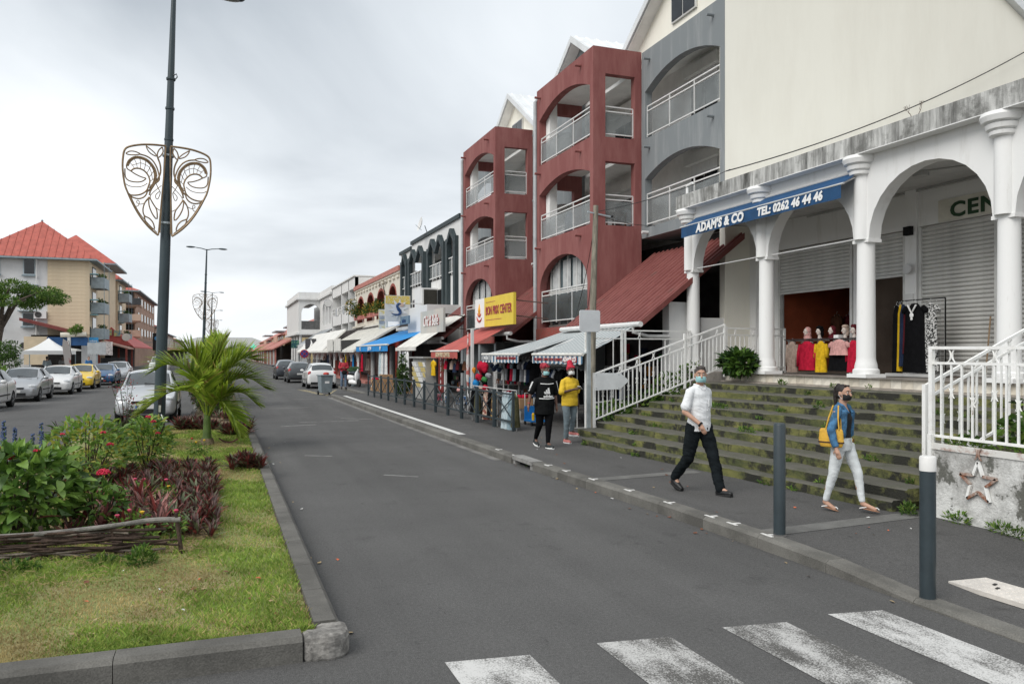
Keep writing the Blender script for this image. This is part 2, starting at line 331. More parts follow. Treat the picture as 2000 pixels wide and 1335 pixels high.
# gutter strip of pale concrete along the middle stretch
structure('gutter',MB().quad((kx(12.5)-.22,14.5,.004),(kx(14.5),14.5,.004),(kx(38),38,.004),(kx(38)-.22,38,.004)),M('gutter_concrete',(.17,.165,.155),.9,.2,2,fine=.15,bscale=80),parent=pave)
kstone((4.9,38.40),(6.6,38.55),.142,.142,(0,-.0),concrete,pave); 
y=38.6
while y<70: kstone((6.55,y),(6.55,y+1.98),.142,.142,(.2,0),concrete,pave); y+=2
kstone((6.55,70),(6.55,150),.142,.142,(.2,0),concrete,pave)
wl=worn('pavement_white_line',(.6,.6,.58),1.15,1.4)
structure('painted_line',MB().quad((5.32,18.2,.134),(5.50,18.2,.134),(5.42,36.8,.134),(5.25,36.8,.134)),wl,parent=pave)
for yy,x0,x1 in ((20.6,5.7,7.2),(23.4,5.6,7.2),(26.2,5.6,7.2),(29,5.6,7.2),(32,5.6,7.2)):
    structure('pavement_joint',MB().quad((x0,yy,.134),(x1,yy-.25,.134),(x1,yy-.19,.134),(x0,yy+.06,.134)),M('joint_grey',(.15,.148,.14),.9,.2),parent=pave)
for yy,x1 in ((7.1,7.7),(11.0,7.3)):
    structure('concrete_strip',MB().quad((kx(yy)+.22,yy-.16,.134),(x1,yy+.02,.134),(x1,yy+.30,.134),(kx(yy)+.22,yy+.12,.134)),M('strip_grey',(.14,.138,.13),.9,.15,3,fine=.15),parent=pave)
wm=M('kerb_mark_paint',(.66,.65,.63),.8,.15,20)
for yy in (6.95,7.55,7.98,8.9,9.9,10.97,11.9,12.6,14.05,15.0):
    k=kx(yy)
    structure('kerb_paint_mark',MB().box(k+.07,k+.10,yy-.09,yy+.09,.14,.147).box(k+.0999,k+.19,yy-.02,yy+.02,.14,.146),wm,parent=pave)
# tactile plate
tp=thing('tactile_plate','white studded tactile plate set in the pavement by the crossing','tactile plate',(6.1,4.6,.06),world=True)
tm=M('tactile_white',(.62,.58,.53),.8,.08,6)
part('plate',MB().prism([(5.97,5.22),(6.38,5.19),(6.42,3.4),(6.0,3.4)],.03,.068,'z'),tm,tp)
st=MB()
for i in range(6):
    for j in range(24): st.lathe([(.016,.066),(.012,.073)],(6.01+.068*i,5.16-.072*j,0),8)
part('studs',st,tm,tp)['kind']='stuff'
for (xx,yy) in ((6.16,4.9),(6.24,4.99)): part('repair_mark',MB().obox((xx,yy,.076),(.05,.025,.004),.3),M('mark_dark',(.03,.03,.03),.9,0),tp)
# left pavement
structure('pavement_left',MB().box(-15.5,-9.8,-25,300,-.02,.12),M('left_paving',(.15,.145,.14),.9,.15,1.2,fine=.2,bscale=60))
structure('kerb_left',MB().box(-9.8,-9.6,-25,300,-.02,.13),concrete)
# ---------------- median ----------------
med=structure('median',MB().box(-3.0,.66,5.65,22.3,-.02,.125).box(-.75,.66,22.3001,260,-.02,.125),M('median_soil',(.16,.125,.075),.95,.3,3,bump=.5,bscale=50,fine=.3))
y=5.5; i=0
def my(y): return .80+.0*y
kl=[5.75,6.55,7.35,8.3,9.3,10.3,11.3,12.3,13.3,14.3,15.3,16.3,17.3,18.3,19.3,20.3,21.3,22.3]
for a,b in zip(kl,kl[1:]): kstone((.80,b-.008),(.80,a),.165,.165,(-.18,0),concrete_dk if rnd.random()<.7 else concrete,med)
kstone((.80,260),(.80,22.31),.165,.165,(-.18,0),concrete_dk,med)
for a,b in ((-4.2,-2.9),(-2.9,-1.75),(-1.75,-.62),(-.62,.52)): kstone((a,5.45),(b-.005,5.45),.165,.165,(0,.19),concrete_dk,med)
# rounded pale corner stone
cs=[(.517,5.45)]+[(.84-.16+.16*math.sin(t),5.42+.16-.16*math.cos(t)) for t in [R(15*j) for j in range(7)]]+[(.84,5.74),(.62,5.74),(.62,5.64),(.517,5.64)]
o=structure('kerb_corner_stone',MB().prism(cs,-.03,.165,'z'),M('corner_concrete',(.21,.20,.185),.9,.35,9,bump=.6,bscale=35,fine=.2),parent=med,bevel=.045)
for a,b in ((-3.0,-2.0),(-2.0,-1.0),(-1.0,-.75)): kstone((b-.01,22.5),(a,22.5),.15,.15,(0,-.15),concrete,med)
kstone((-3.15,5.5),(-3.15,22.4),.15,.15,(.15,0),concrete,med); kstone((-.9,22.5),(-.9,260),.15,.15,(.15,0),concrete,med)
lawn_m=M('lawn_soil',(.27,.22,.11),.95,.2,1.2,c2=(.19,.215,.07),lo_=.34,hi=.52,bump=.6,bscale=70,fine=.35,detail=8)
structure('lawn',MB().quad((-2.98,5.66,.13),(.61,5.66,.13),(.61,22.25,.13),(-2.98,22.25,.13)),lawn_m)
def turf(name,n,X0,X1,Y0,Y1,seed,hmin,hmax,label,mats,dens=None):
    r=np.random.default_rng(seed); x=r.uniform(X0,X1,n); yy=Y0+(Y1-Y0)*r.uniform(0,1,n)**1.5
    # patchiness: drop blades on bare straw patches
    pn=np.sin(x*2.1+1.3*np.sin(yy*1.3))+np.sin(yy*1.7+1.1*np.sin(x*2.7))+.8*np.sin(x*5.3+yy*4.1)
    h=(hmin+(hmax-hmin)*r.random(n))*np.where(pn>-.2,1,.55)*(1+.02*(yy-5)); a=r.uniform(0,6.28,n); wd=(.0028+.0016*r.random(n))*(1+.06*(yy-5)); ln=r.uniform(.2,1.1,n)*h
    dx,dy=np.cos(a),np.sin(a); lx=r.uniform(0,6.28,n); ex,ey=np.cos(lx)*ln,np.sin(lx)*ln
    v=np.empty((n,4,3)); v[:,0]=np.stack([x-dx*wd,yy-dy*wd,np.full(n,.13)],1); v[:,1]=np.stack([x+dx*wd,yy+dy*wd,np.full(n,.13)],1)
    v[:,2]=np.stack([x+dx*wd*.7+ex*.4,yy+dy*wd*.7+ey*.4,.13+h*.65],1); v[:,3]=np.stack([x+ex,yy+ey,.13+h],1)
    f=np.arange(n*4).reshape(n,4)[:,[0,1,2,3]]
    me=bpy.data.meshes.new(name); me.from_pydata(v.reshape(-1,3).tolist(),[],f.tolist())
    for m in mats: me.materials.append(m)
    mi=np.where(pn+r.normal(0,.9,n)<-.75,1,np.where(r.random(n)<.35,2,0)); me.polygons.foreach_set('material_index',mi.astype(np.int32)); me.update()
    o=link(name,me); tag(o,label,'grass',kind='stuff'); return o
g1=M('grass_green',(.20,.30,.055),.7,.25,2,spec=.2); g2=M('grass_straw',(.42,.34,.16),.8,.25,2,spec=.2); g3=M('grass_yellowgreen',(.32,.38,.09),.7,.25,2,spec=.2)
[leafy(q,.3) for q in (g1,g2,g3)]
turf('lawn_grass',110000,-2.6,.61,5.68,22.2,3,.018,.05,'short patchy green and straw lawn on the median',[g1,g2,g3])
# ---------------- white arcade building with its steps ----------------
white=grime('white_render',(.78,.78,.77),(.60,.59,.56),(3,3,.5),.55,.8,bump=.08)
whitew=grime('white_paint',(.80,.80,.79),(.62,.60,.57),(9,9,2),.58,.8,bump=.06)
stained=grime('stained_cornice',(.62,.62,.60),(.055,.055,.05),(5,5,.55),.36,.66,bump=.3,third=(.16,.16,.15),s3=2.2,l3=.5,h3=.66)
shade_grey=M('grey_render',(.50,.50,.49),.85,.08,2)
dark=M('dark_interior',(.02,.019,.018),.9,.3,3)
black=M('black',(.006,.006,.006),.9,0)
arc=thing('arcade_building','white shop arcade with round arches, ringed columns and stained cornice','building',(11.5,12,1.6),world=True)
CY=[17.75,14.8,11.87,8.95,6.02]
aw=MB(); archwall(aw,5.85,17.93,11.38,11.66,[(b+.19,a-.19,4.2,4.2,5.37) for a,b in zip(CY,CY[1:])],4.2,5.76)
part('arch_wall',aw,white,arc,smooth=30)
for i,y in enumerate(CY):
    c=MB()
    c.box(11.26,11.74,y-.24,y+.24,1.6,1.67)
    c.lathe([(.235,1.67),(.24,1.71),(.235,1.75),(.205,1.77),(.205,1.80),(.195,1.86),(.178,1.92),(.172,1.98),(.16,4.10),(.16,4.14)],(11.5,y,0),24)
    o=part('column',c,whitew,arc,smooth=35)
    part('impost',MB().box(11.36,11.68,y-.20,y+.20,4.14,4.2),whitew,arc)
    part('pilaster',MB().lathe([(.145,4.2),(.145,5.40)],(11.40,y,0),20),whitew,arc,smooth=35)
    part('capital',MB().lathe([(.15,5.40),(.19,5.42),(.20,5.47),(.17,5.49),(.23,5.51),(.25,5.58),(.21,5.60),(.29,5.62),(.32,5.70),(.30,5.76)],(11.36,y,0),24),whitew,arc,smooth=35)
cn=MB().box(11.14,11.75,5.7,18.0,5.77,6.12); part('cornice',cn,stained,arc)
part('cornice_soffit',MB().box(11.12,11.76,5.68,18.02,5.755,5.77),white,arc)
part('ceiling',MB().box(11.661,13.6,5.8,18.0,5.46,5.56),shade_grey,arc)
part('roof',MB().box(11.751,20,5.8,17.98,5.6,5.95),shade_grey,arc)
# landing and its tiles
part('landing',MB().box(11.37,19.5,5.2,18.3,.0,1.585),M('landing_floor',(.22,.20,.18),.8,.2,4),arc)
tile=[M('tile_a',(.60,.55,.46),.45,.1,5),M('tile_b',(.52,.47,.39),.5,.12,5),M('tile_c',(.66,.62,.54),.45,.1,5)]
tme=[MB().box(-.012,0,-.122,.122,-.082,.082).mesh('tile',m) for m in tile]
y=7.52
while y<16.2:
    o=link('tile',rnd.choice(tme),arc); o.location=(11.368,y,1.503); y+=.25
part('landing_edge',MB().box(11.30,11.37,7.39,16.3,1.586,1.6),M('edge_dark',(.2,.18,.16),.7,.2),arc)
part('step_slab',MB().box(11.22,11.37,7.38,16.15,1.375,1.415),M('slab_stone',(.33,.29,.25),.8,.2,4),arc)
# back wall with shop openings and roller shutters
bw=MB(); XB=13.6
bw.box(XB,XB+.2,17.05,18.3,1.58,5.5); bw.box(XB,XB+.2,14.42,17.05,4.72,5.5)
bw.box(XB,XB+.2,14.18,14.42,1.58,5.5); bw.box(XB,XB+.2,12.9,14.18,4.66,5.5); bw.box(XB-.06,XB+.2,12.62,12.9,1.58,5.5); bw.box(XB,XB+.2,5.8,12.62,4.68,5.5); bw.box(XB,XB+.2,10.5,10.78,1.58,4.68); bw.box(XB,XB+.2,5.8,6.1,1.58,4.68)
part('shop_wall',bw,white,arc)
part('sign_band',MB().box(XB-.03,XB-.002,8.0,12.1,4.69,5.12),M('sign_cream',(.62,.60,.52),.7,.06),arc)
text('CENTRE',.40,(XB-.04,11.82,4.87),FX,M('sign_green',(.018,.055,.022),.6,.1),arc,off=.012,ax='LEFT',sx=1.25,sp=1.12)
shut=M('shutter_metal',(.60,.60,.58),.5,.08,3,metal=.0); shutd=M('shutter_dirty',(.55,.545,.52),.55,.12,2)
def shutter(ya,yb,za,zb_,m):
    s=part('roller_shutter',MB().box(XB+.05,XB+.06,ya,yb,za,zb_),m,arc)
    me=MB().strip([(0,0),(0,.0)],[(0,.0),(0,.0)],0,0) if False else None
    n=int((zb_-za)/.085); prof=MB()
    L=yb-ya
    prof.prism([(XB+.05,0),(XB+.02,.012),(XB+.005,.03),(XB+.005,.055),(XB+.02,.073),(XB+.05,.080)],ya,yb,'y')
    me=prof.mesh('shutter_slat',m)
    for i in range(n):
        o=link('shutter_slat',me,s); o.location=(0,0,za+i*.085)
    part('shutter_rail',MB().box(XB-.012,XB+.05,ya,yb,za-.05,za),m,s)
    for yy in (ya+.02,yb-.02): part('guide',MB().box(XB-.02,XB+.07,yy-.035,yy+.035,1.6,zb_),shut,arc)
shutter(14.46,17.0,3.62,4.70,shut); shutter(12.94,14.14,3.74,4.64,shut); shutter(10.82,12.58,1.66,4.66,shutd); shutter(6.15,10.46,1.66,4.66,shutd)
# shop interior: terracotta walls, dark depth
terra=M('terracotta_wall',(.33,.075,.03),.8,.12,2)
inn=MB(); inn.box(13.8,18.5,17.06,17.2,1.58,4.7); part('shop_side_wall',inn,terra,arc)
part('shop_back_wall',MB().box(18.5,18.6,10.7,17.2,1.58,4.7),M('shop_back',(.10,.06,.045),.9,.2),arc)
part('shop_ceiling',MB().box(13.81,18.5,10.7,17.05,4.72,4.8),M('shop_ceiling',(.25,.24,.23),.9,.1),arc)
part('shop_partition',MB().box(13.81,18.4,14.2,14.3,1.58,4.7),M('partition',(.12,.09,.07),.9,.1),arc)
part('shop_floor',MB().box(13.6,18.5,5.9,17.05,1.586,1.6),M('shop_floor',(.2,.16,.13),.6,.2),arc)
part('side_parapet',MB().box(11.9,15.5,18.0,18.15,1.5,3.0),white,arc)
part('end_pier',MB().box(10.95,11.62,18.02,18.35,.0,3.4),white,arc)
part('end_pier',MB().box(13.4,13.75,17.7,18.3,1.586,5.5),white,arc)
for ya,yb in ((15.0,17.56),(12.05,14.62)): part('tie_rod',MB().tube([(11.5,yb,4.24),(11.5,ya,4.25)],.012,6),whitew,arc)
part('ceiling_lamp',MB().lathe([(.13,5.36),(.14,5.38),(.14,5.46)],(12.3,11.35,0),16),M('lamp_grey',(.4,.4,.39),.5,0),arc,smooth=35)
part('conduit',MB().tube([(12.3,11.25,5.44),(12.6,10.75,5.44),(13.55,9.7,5.44)],.018,6).tube([(13.56,15.9,5.41),(13.56,6.2,5.41)],.02,6),M('conduit',(.45,.45,.44),.6,0),arc)
part('wall_lamp',MB().lathe([(.0,.0),(.09,.005),(.115,.03),(.10,.06)],(13.47,12.74,3.82),16,mat=Matrix.Rotation(R(-90),3,'Y')),M('lamp_glass',(.6,.6,.6),.25,.1),arc,smooth=True)
part('wall_box',MB().box(13.44,13.54,12.68,12.86,4.52,4.7),black,arc)
part('window_plate',MB().box(13.5,13.54,12.66,12.86,2.85,3.3),M('plate_white',(.66,.66,.65),.6,.05),arc)
for yy in (17.95,): part('vent_pipe',MB().tube([(11.35,17.8,6.1),(11.35,17.8,6.38),(11.35,17.55,6.42)],.035,8),whitew,arc)
# dead twig growing on the cornice
tw=MB()
def branchlet(p,d,l,r,k,mb,rr):
    q=p+d*l; mb.tube([p,(p+q)/2+Vector((rr.uniform(-.02,.02),rr.uniform(-.02,.02),rr.uniform(-.02,.02))),q],[r,r*.8,r*.6],5)
    if k:
        for _ in range(rr.choice((2,2,3))): branchlet(q,(d+Vector((rr.uniform(-.7,.7),rr.uniform(-.7,.7),rr.uniform(-.3,.6)))).normalized(),l*.6,r*.6,k-1,mb,rr)
rr=random.Random(4); branchlet(Vector((11.3,10.6,6.1)),Vector((0,.4,.9)).normalized(),.14,.009,3,tw,rr); branchlet(Vector((11.3,10.52,6.1)),Vector((0,-.5,.8)).normalized(),.15,.009,3,tw,rr)
single('dry_twig_plant',tw,M('twig_grey',(.15,.11,.09),.9,.2),'dry leafless weed growing on top of the stained arcade cornice','plant')
# ----- steps
moss=grime('mossy_riser',(.075,.086,.036),(.215,.21,.07),(1.6,1.6,5),.40,.66,bump=.7,third=(.030,.030,.024),s3=2.2,l3=.47,h3=.56)
tread=grime('mossy_tread',(.112,.107,.090),(.07,.074,.045),(2.5,2.5,2.5),.45,.68,bump=.4,third=(.15,.145,.125),s3=5,l3=.58,h3=.7)
XL=[7.15,7.42,7.88,8.33,8.76,9.2,9.62,10.05,10.6]; XR=[7.66,7.83,8.24,8.68,9.12,9.56,10.0,10.45,10.95]
stp=thing('entrance_steps','wide mossy concrete steps rising from the pavement to the white arcade','steps',(7.6,11.5,.13),world=True)
for k in range(9):
    z1=.13+.14*(k+1); z0=.13+.14*k-(.15 if k==0 else .02); yl=15.35 if k==0 else 16.02; yr=7.42 if k else 7.5
    m=MB(); nseg=44; rr=random.Random(k); ft=[]; 
    for j in range(nseg+1):
        t=j/nseg; yy=yr+(yl-yr)*t; x=XR[k]+(XL[k]-XR[k])*((yy-7.4)/8.6)+rr.uniform(-.02,.02)+(rr.uniform(.01,.05) if rr.random()<.12 else 0)
        ft.append((x,yy,z1+rr.uniform(-.012,.004)))
    xb=11.36
    vs=[];fs=[];fm=[]
    for x,yy,z in ft: vs+=[(x+.004,yy,z0),(x,yy,z-.02),(x+.02,yy,z),(xb,yy,z1)]
    for j in range(nseg):
        o=4*j; fs+=[(o,o+4,o+5,o+1),(o+1,o+5,o+6,o+2),(o+2,o+6,o+7,o+3)]; fm+=[1,0,0]
    n_=len(vs); vs+=[(xb,yr,z0),(xb,yl,z0)]; e=4*nseg
    fs+=[(0,1,2,3,n_),(e,n_+1,e+3,e+2,e+1)]; fm+=[1,1]
    m.add(vs,fs); m.m=fm
    part('step',m,[tread,moss],stp)
# ----- railings
rail_m=grime('rail_white',(.82,.82,.80),(.72,.70,.66),(8,8,8),.5,.7,bump=.1,third=(.20,.11,.07),s3=16,l3=.64,h3=.70)
rust=grime('rusty_iron',(.24,.10,.055),(.42,.36,.32),(9,9,9),.42,.6,bump=.3)
def crescent(c,ax,r=.055,flip=1,vert=True):
    """a thin moon-shaped arc in the vertical plane along ax"""
    pts=[];rad=[]
    for j in range(9):
        t=R(-68+17*j); pts.append(Vector(c)+Vector(ax)*(flip*(r*math.cos(t)-r*1.15))+Vector((0,0,r*1.25*math.sin(t)))); rad.append(.003+.009*math.cos(R(-80+20*j)))
    return pts,rad
def railing(name,label,p,q,zb,zm,zt,sp,posts,orn=(),group=None,w_=.035,bw_=.018,bars=True,post_z0=None,skip=0):
    """balustrade between plan points p,q; zb/zm/zt are (start,end) heights of bottom, middle and top rail"""
    p=Vector((*p,0));q=Vector((*q,0)); d=q-p; L=d.length; ax=d/L
    th=thing(name,label,'railing',(p.x,p.y,min(zb)),world=True,group=group)
    P=lambda t,h:(p.x+d.x*t,p.y+d.y*t,h[0]+(h[1]-h[0])*t)
    part('top_rail',MB().bar(P(0,zt),P(1,zt),w_),rail_m,th); part('middle_rail',MB().bar(P(0,zm),P(1,zm),w_*.85),rail_m,th); part('bottom_rail',MB().bar(P(0,zb),P(1,zb),w_*.85),rail_m,th)
    n=int(L/sp)
    for i in range(1,n):
        t=i/n
        if bars: part('baluster',MB().bar(P(t,zb),P(t,zm),bw_*1.15),rail_m,th)
        if i%2==0 and bars:
            h=(zb[0]+(zb[1]-zb[0])*t)*.45+(zm[0]+(zm[1]-zm[0])*t)*.55+(.04 if i%4 else -.05); c=(p.x+d.x*t,p.y+d.y*t,h)
            m=MB()
            for fl in (1,-1):
                a,b=crescent(c,ax,.05,fl); m.tube(a,b,5)
            part('crescent',m,rail_m,th)
        if i%4==2:
            h=(zm[0]+(zm[1]-zm[0])*t+zt[0]+(zt[1]-zt[0])*t)/2; c=(p.x+d.x*t,p.y+d.y*t,h); m=MB(); s_=abs(zt[0]-zm[0])*.36
            for fl in (1,-1):
                a,b=crescent(c,ax,s_,fl); m.tube(a,b,5)
            part('ornament',m,rail_m,th)
    for t,z0,z1 in posts: part('post',MB().bar((*(p+d*t)[:2],z0),(*(p+d*t)[:2],z1),.05),rail_m,th)
    return th
railing('stair_railing','white iron stair railing with crescents climbing the left end of the mossy steps',(7.83,16.04),(11.3,16.1),(.58,1.75),(1.42,2.56),(1.60,2.74),.108,((0,.28,1.62),(.68,1.0,2.52),(1,1.5,2.76)))
railing('landing_railing','short white railing on the landing behind the big leafy plant',(11.36,16.12),(13.2,16.3),(1.72,1.72),(2.5,2.5),(2.66,2.66),.14,((0,1.59,2.7),(1,1.59,2.68)))
railing('gate_railing','tall plain white railing frame standing behind the stair railing beside the striped awning',(8.25,17.35),(11.3,17.6),(.85,1.1),(2.42,2.42),(2.62,2.62),.75,((0,.13,2.64),(.33,.13,2.64),(.36,.13,2.64),(1,.13,2.64)),bars=True)
railing('stair_railing','white iron stair railing climbing behind the planter at the right end of the steps',(8.0,7.32),(11.4,7.34),(.62,1.95),(1.50,2.9),(1.66,3.06),.14,((0,.28,1.68),(1,1.6,3.08)))
railing('planter_railing','peeling white iron railing with crescents standing on the stained planter wall',(7.97,7.2),(7.97,3.2),(1.08,1.06),(1.94,1.92),(2.12,2.10),.135,((0,.13,2.14),(1,1.0,2.12)))
# ----- planter
peel=grime('peeling_wall',(.66,.66,.64),(.33,.325,.31),(2.5,2.5,2.5),.40,.58,bump=.6,third=(.13,.13,.115),s3=2.3,l3=.53,h3=.57)
pl=thing('planter_wall','low planter wall with peeling white paint and a rusty star','planter',(7.95,5.5,.13),world=True)
part('front_wall',MB().box(7.9,8.1,3.0,7.12,-.05,.94),peel,pl); part('side_wall',MB().box(8.101,11.3,6.98,7.12,-.05,.94),peel,pl)
part('soil',MB().box(8.1,11.3,3.0,6.98,.2,.93),M('planter_soil',(.09,.07,.045),.95,.3,6,bump=.5),pl)
part('metal_edge',MB().box(7.885,7.93,3.0,7.14,.93,1.0),rust if False else grime('rusty_white',(.66,.65,.62),(.30,.14,.09),(6,6,12),.5,.68),pl)
part('corner_post',MB().box(7.87,7.92,7.12,7.17,.13,1.1),rail_m,pl)
star=thing('star_ornament','rusty white iron star fixed to the planter wall','ornament',(7.88,6.5,.63),world=True)
pts=[]
for i in range(10):
    a=R(90+36*i); r=.235 if i%2==0 else .10; pts.append((7.875,6.5-r*math.cos(a)*1.0,.62+r*math.sin(a)))
for i in range(10): part('bar',MB().bar(pts[i],pts[(i+1)%10],.03,.03),rust if i%3 else rail_m,star)
m=MB()
for fl in (1,-1):
    a,b=crescent((7.87,6.5,.94),(0,1,0),.06,fl); m.tube(a,b,6)
part('crescent',m,rust,star)
# ----- blue awning of the arcade shop
blue=M('awning_navy',(.012,.062,.155),.7,.12,3); alu=M('awning_metal',(.55,.55,.54),.4,.05)
an=thing('blue_awning','navy blue awning with white shop lettering across two arches','awning',(11,14.6,5.2),world=True)
fab=MB()
fab.grid(lambda u,v:(11.34-.44*u,11.85+5.5*v,5.50-.27*u-.015*math.sin(pi*u)),4,12)
part('fabric',fab,blue,an)
va=MB(); va.grid(lambda u,v:(10.885+.012*math.sin(v*40),11.85+5.5*v,5.215-.26*u),2,60); part('valance',va,blue,an)
part('front_bar',MB().tube([(10.9,11.8,5.225),(10.9,17.4,5.225)],.02,8),alu,an); part('cassette',MB().tube([(11.34,11.8,5.5),(11.34,17.4,5.5)],.035,8),alu,an)
for yy in (11.9,17.2): part('arm',MB().bar((11.34,yy,5.42),(10.92,yy,5.22),.03),alu,an)
lt=M('lettering_white',(.8,.8,.79),.6,0)
text("ADAM'S & CO",.28,(10.87,15.72,5.085),FX,lt,an,off=.014,ext=.003,sx=1.0,shear=.12,sp=1.08); text('TEL: 0262 46 44 46',.235,(10.87,13.32,5.085),FX,lt,an,off=.012,ext=.003,sx=.98,shear=.12,sp=1.08)
# ---------------- apartment block: cream gable end, grey balconies, red bays ----------------
cream=grime('cream_render',(.85,.825,.735),(.78,.75,.66),(1.1,1.1,.22),.45,.8,bump=.08); redw=grime('red_render',(.225,.078,.073),(.285,.118,.108),(2.5,2.5,.5),.42,.62,bump=.1)
greyw=grime('grey_render_wall',(.215,.235,.245),(.30,.315,.32),(3,3,.35),.5,.72,bump=.1); balc=M('balcony_white',(.80,.80,.78),.85,.06,1.5)
wr=M('white_rail',(.68,.68,.67),.5,.05,4); roofw=M('white_roof_metal',(.66,.68,.69),.5,.08,1.2)
glassp=M('frosted_panel',(.24,.26,.26),.2,.15,1.5,alpha=.5,spec=.5); gdark=M('dark_glass',(.012,.014,.016),.08,.3,2,spec=.6); gblue=M('tinted_glass',(.10,.13,.14),.12,.35,.8,spec=.6)
fr=M('window_frame_white',(.62,.62,.60),.5,.04)
redroof=grime('red_roof_metal',(.175,.052,.047),(.24,.085,.075),(1.2,6,1.2),.4,.62,rough=.55,bump=.05,third=(.10,.075,.06),s3=.8,l3=.60,h3=.72)
ap=thing('apartment_building','tall apartment block with red balcony bays, grey arched balconies and a cream gable wall','building',(12.6,27,0),world=True)
part('gable_wall',MB().prism([(12.62,0),(12.62,12.5),(18.0,15.85),(31,8.3),(31,0)],17.95,18.2,'y'),cream,ap)
part('roof_edge',MB().prism([(18.0,15.86),(31.2,8.19),(31.2,8.5),(18.0,16.2),(12.3,12.6),(12.3,12.3)],17.75,18.25,'y'),roofw,ap)
def corr(mb,x0,z0,x1,z1,y0,y1,pitch=.2,amp=.02,y0b=None,y1b=None):
    """corrugated sheet from eave (x0,z0) to top (x1,z1), ribs running up the slope"""
    n=max(2,int((y1-y0)/pitch))
    vs=[];fs=[];k=0
    for i in range(n):
        for t,h in ((0,0),(.28,0),(.36,amp),(.64,amp),(.72,0)):
            f=(i+t)/n; ya=y0+(y1-y0)*f; yb=(y0b if y0b is not None else y0)+((y1b if y1b is not None else y1)-(y0b if y0b is not None else y0))*f
            vs+=[(x0,ya,z0+h),(x1,yb,z1+h)]; k+=1
    ya=y1;yb=y1b if y1b is not None else y1; vs+=[(x0,ya,z0),(x1,yb,z1)]; k+=1
    fs=[(2*i,2*i+1,2*i+3,2*i+2) for i in range(k-1)]
    return mb.add(vs,fs)
# cross gables facing the street, at 7 m centres
for gy in (20.2,27.2,34.2):
    gm=MB().prism([(gy-(2.2 if gy<21 else 3.4),11.5),(gy+3.4,11.5),(gy,13.75)]+([(gy-2.2,12.25)] if gy<21 else []),12.75,13.0,'x'); part('street_gable',gm,cream if gy<21 else greyw if gy<30 else cream,ap)
    for s in (-1,1):
        hw=2.2 if (gy<21 and s<0) else 3.6; ez=13.93-2.4*hw/3.6
        g=MB(); n=22
        vs=[]
        for i in range(n+1):
            x=12.35+i*.42
            for dx,h in ((0,0),(.12,.0),(.16,.035),(.22,.035),(.26,0)): vs+=[(x+dx,gy,13.93+h),(x+dx,gy+s*hw,ez+h)]
        k=len(vs)//2; g.add(vs,[(2*i,2*i+1,2*i+3,2*i+2) for i in range(k-1)]); part('roof_slope',g,roofw,ap,fix=False)
        part('roof_fascia',MB().prism([(gy,13.93),(gy+s*hw,ez),(gy+s*hw,ez-.23),(gy,13.68)],12.30,12.36,'x'),roofw,ap)
        part('roof_soffit',MB().prism([(gy,13.66),(gy+s*(hw-.05),ez-.23),(gy+s*(hw-.05),ez-.25),(gy,13.64)],12.361,12.75,'x'),balc,ap)
    wn=part('window',MB().box(12.68,12.74,gy-.75,gy+.55,11.9,13.0) if gy<21 else MB().box(12.68,12.74,gy-.9,gy+.4,11.75,12.6),fr,ap)
    for a,b in ((gy-.7,gy-.12),(gy-.06,gy+.5)) if gy<21 else ((gy-.85,gy-.28),(gy-.22,gy+.35)):
        part('pane',MB().box(12.66,12.679,a,b,11.95 if gy<21 else 11.8,12.95 if gy<21 else 12.55),gdark,wn)
part('core_wall',MB().box(14.0,14.2,18.2,41,0,11.6),balc,ap)
part('rear_body',MB().box(14.21,24,18.25,41,0,11.5),cream,ap)
for z in (6.0,8.78,11.45): part('floor_slab',MB().box(12.86,14,18.2,41,z-.16,z+.02),balc,ap)
def railrow(par,pts,zb,zt,glass=True,gm=None):
    """balcony rail along plan polyline: two top rails, bottom rail, posts, glass"""
    for (a,b) in zip(pts,pts[1:]):
        for z in (zt,zt-.15,zb+.06): part('rail',MB().bar((*a,z),(*b,z),.035),wr,par)
        A=Vector(a);B=Vector(b); L=(B-A).length; n=max(1,round(L/1.25))
        for i in range(n+1): p=A+(B-A)*i/n; part('rail_post',MB().bar((*p,zb),(*p,zt),.03),wr,par)
        if glass:
            for i in range(n):
                p=A+(B-A)*(i+.03)/n;q=A+(B-A)*(i+.97)/n; part('glass_panel',MB().bar((*p,(zb+.08+zt-.2)/2),(*q,(zb+.08+zt-.2)/2),.012,zt-.2-zb-.08),gm or glassp,par)
def seg(y0,y1,ze,zm,n=12): # shallow arch, ends at ze, crown at zm
    return [(y0+(y1-y0)*i/n, ze+(zm-ze)*(1-((2*i/n-1)**2))**.5) if False else (y0+(y1-y0)*i/n, ze+(zm-ze)*(1-(2*i/n-1)**2)) for i in range(n+1)]
def facade(par,m,y0,y1,x0,x1,levels,zb,zt,jamb=.25):
    """wall x0..x1 thick with shallow-arched openings; levels=(sill,end,crown) bottom to top"""
    a,b=y0+jamb,y1-jamb; w=MB()
    w.strip([(y0,zb),(a,zb)],[(y0,zt),(a,zt)],x0,x1); w.strip([(b,zb),(y1,zb)],[(b,zt),(y1,zt)],x0,x1)
    prev=zb
    cur=[(p,zb) for p,_ in seg(a,b,0,1)]
    for sill,ze,zm in levels:
        w.strip(cur,[(p,sill) for p,_ in cur],x0,x1); cur=seg(a,b,ze,zm)
    w.strip(cur,[(p,zt) for p,_ in cur],x0,x1); return part('facade',w,m,par)
def spouts(par,m,x,ys,z):
    for y in ys: part('spout',MB().tube([(x+.05,y,z),(x-.22,y,z)],.045,8),m,par)
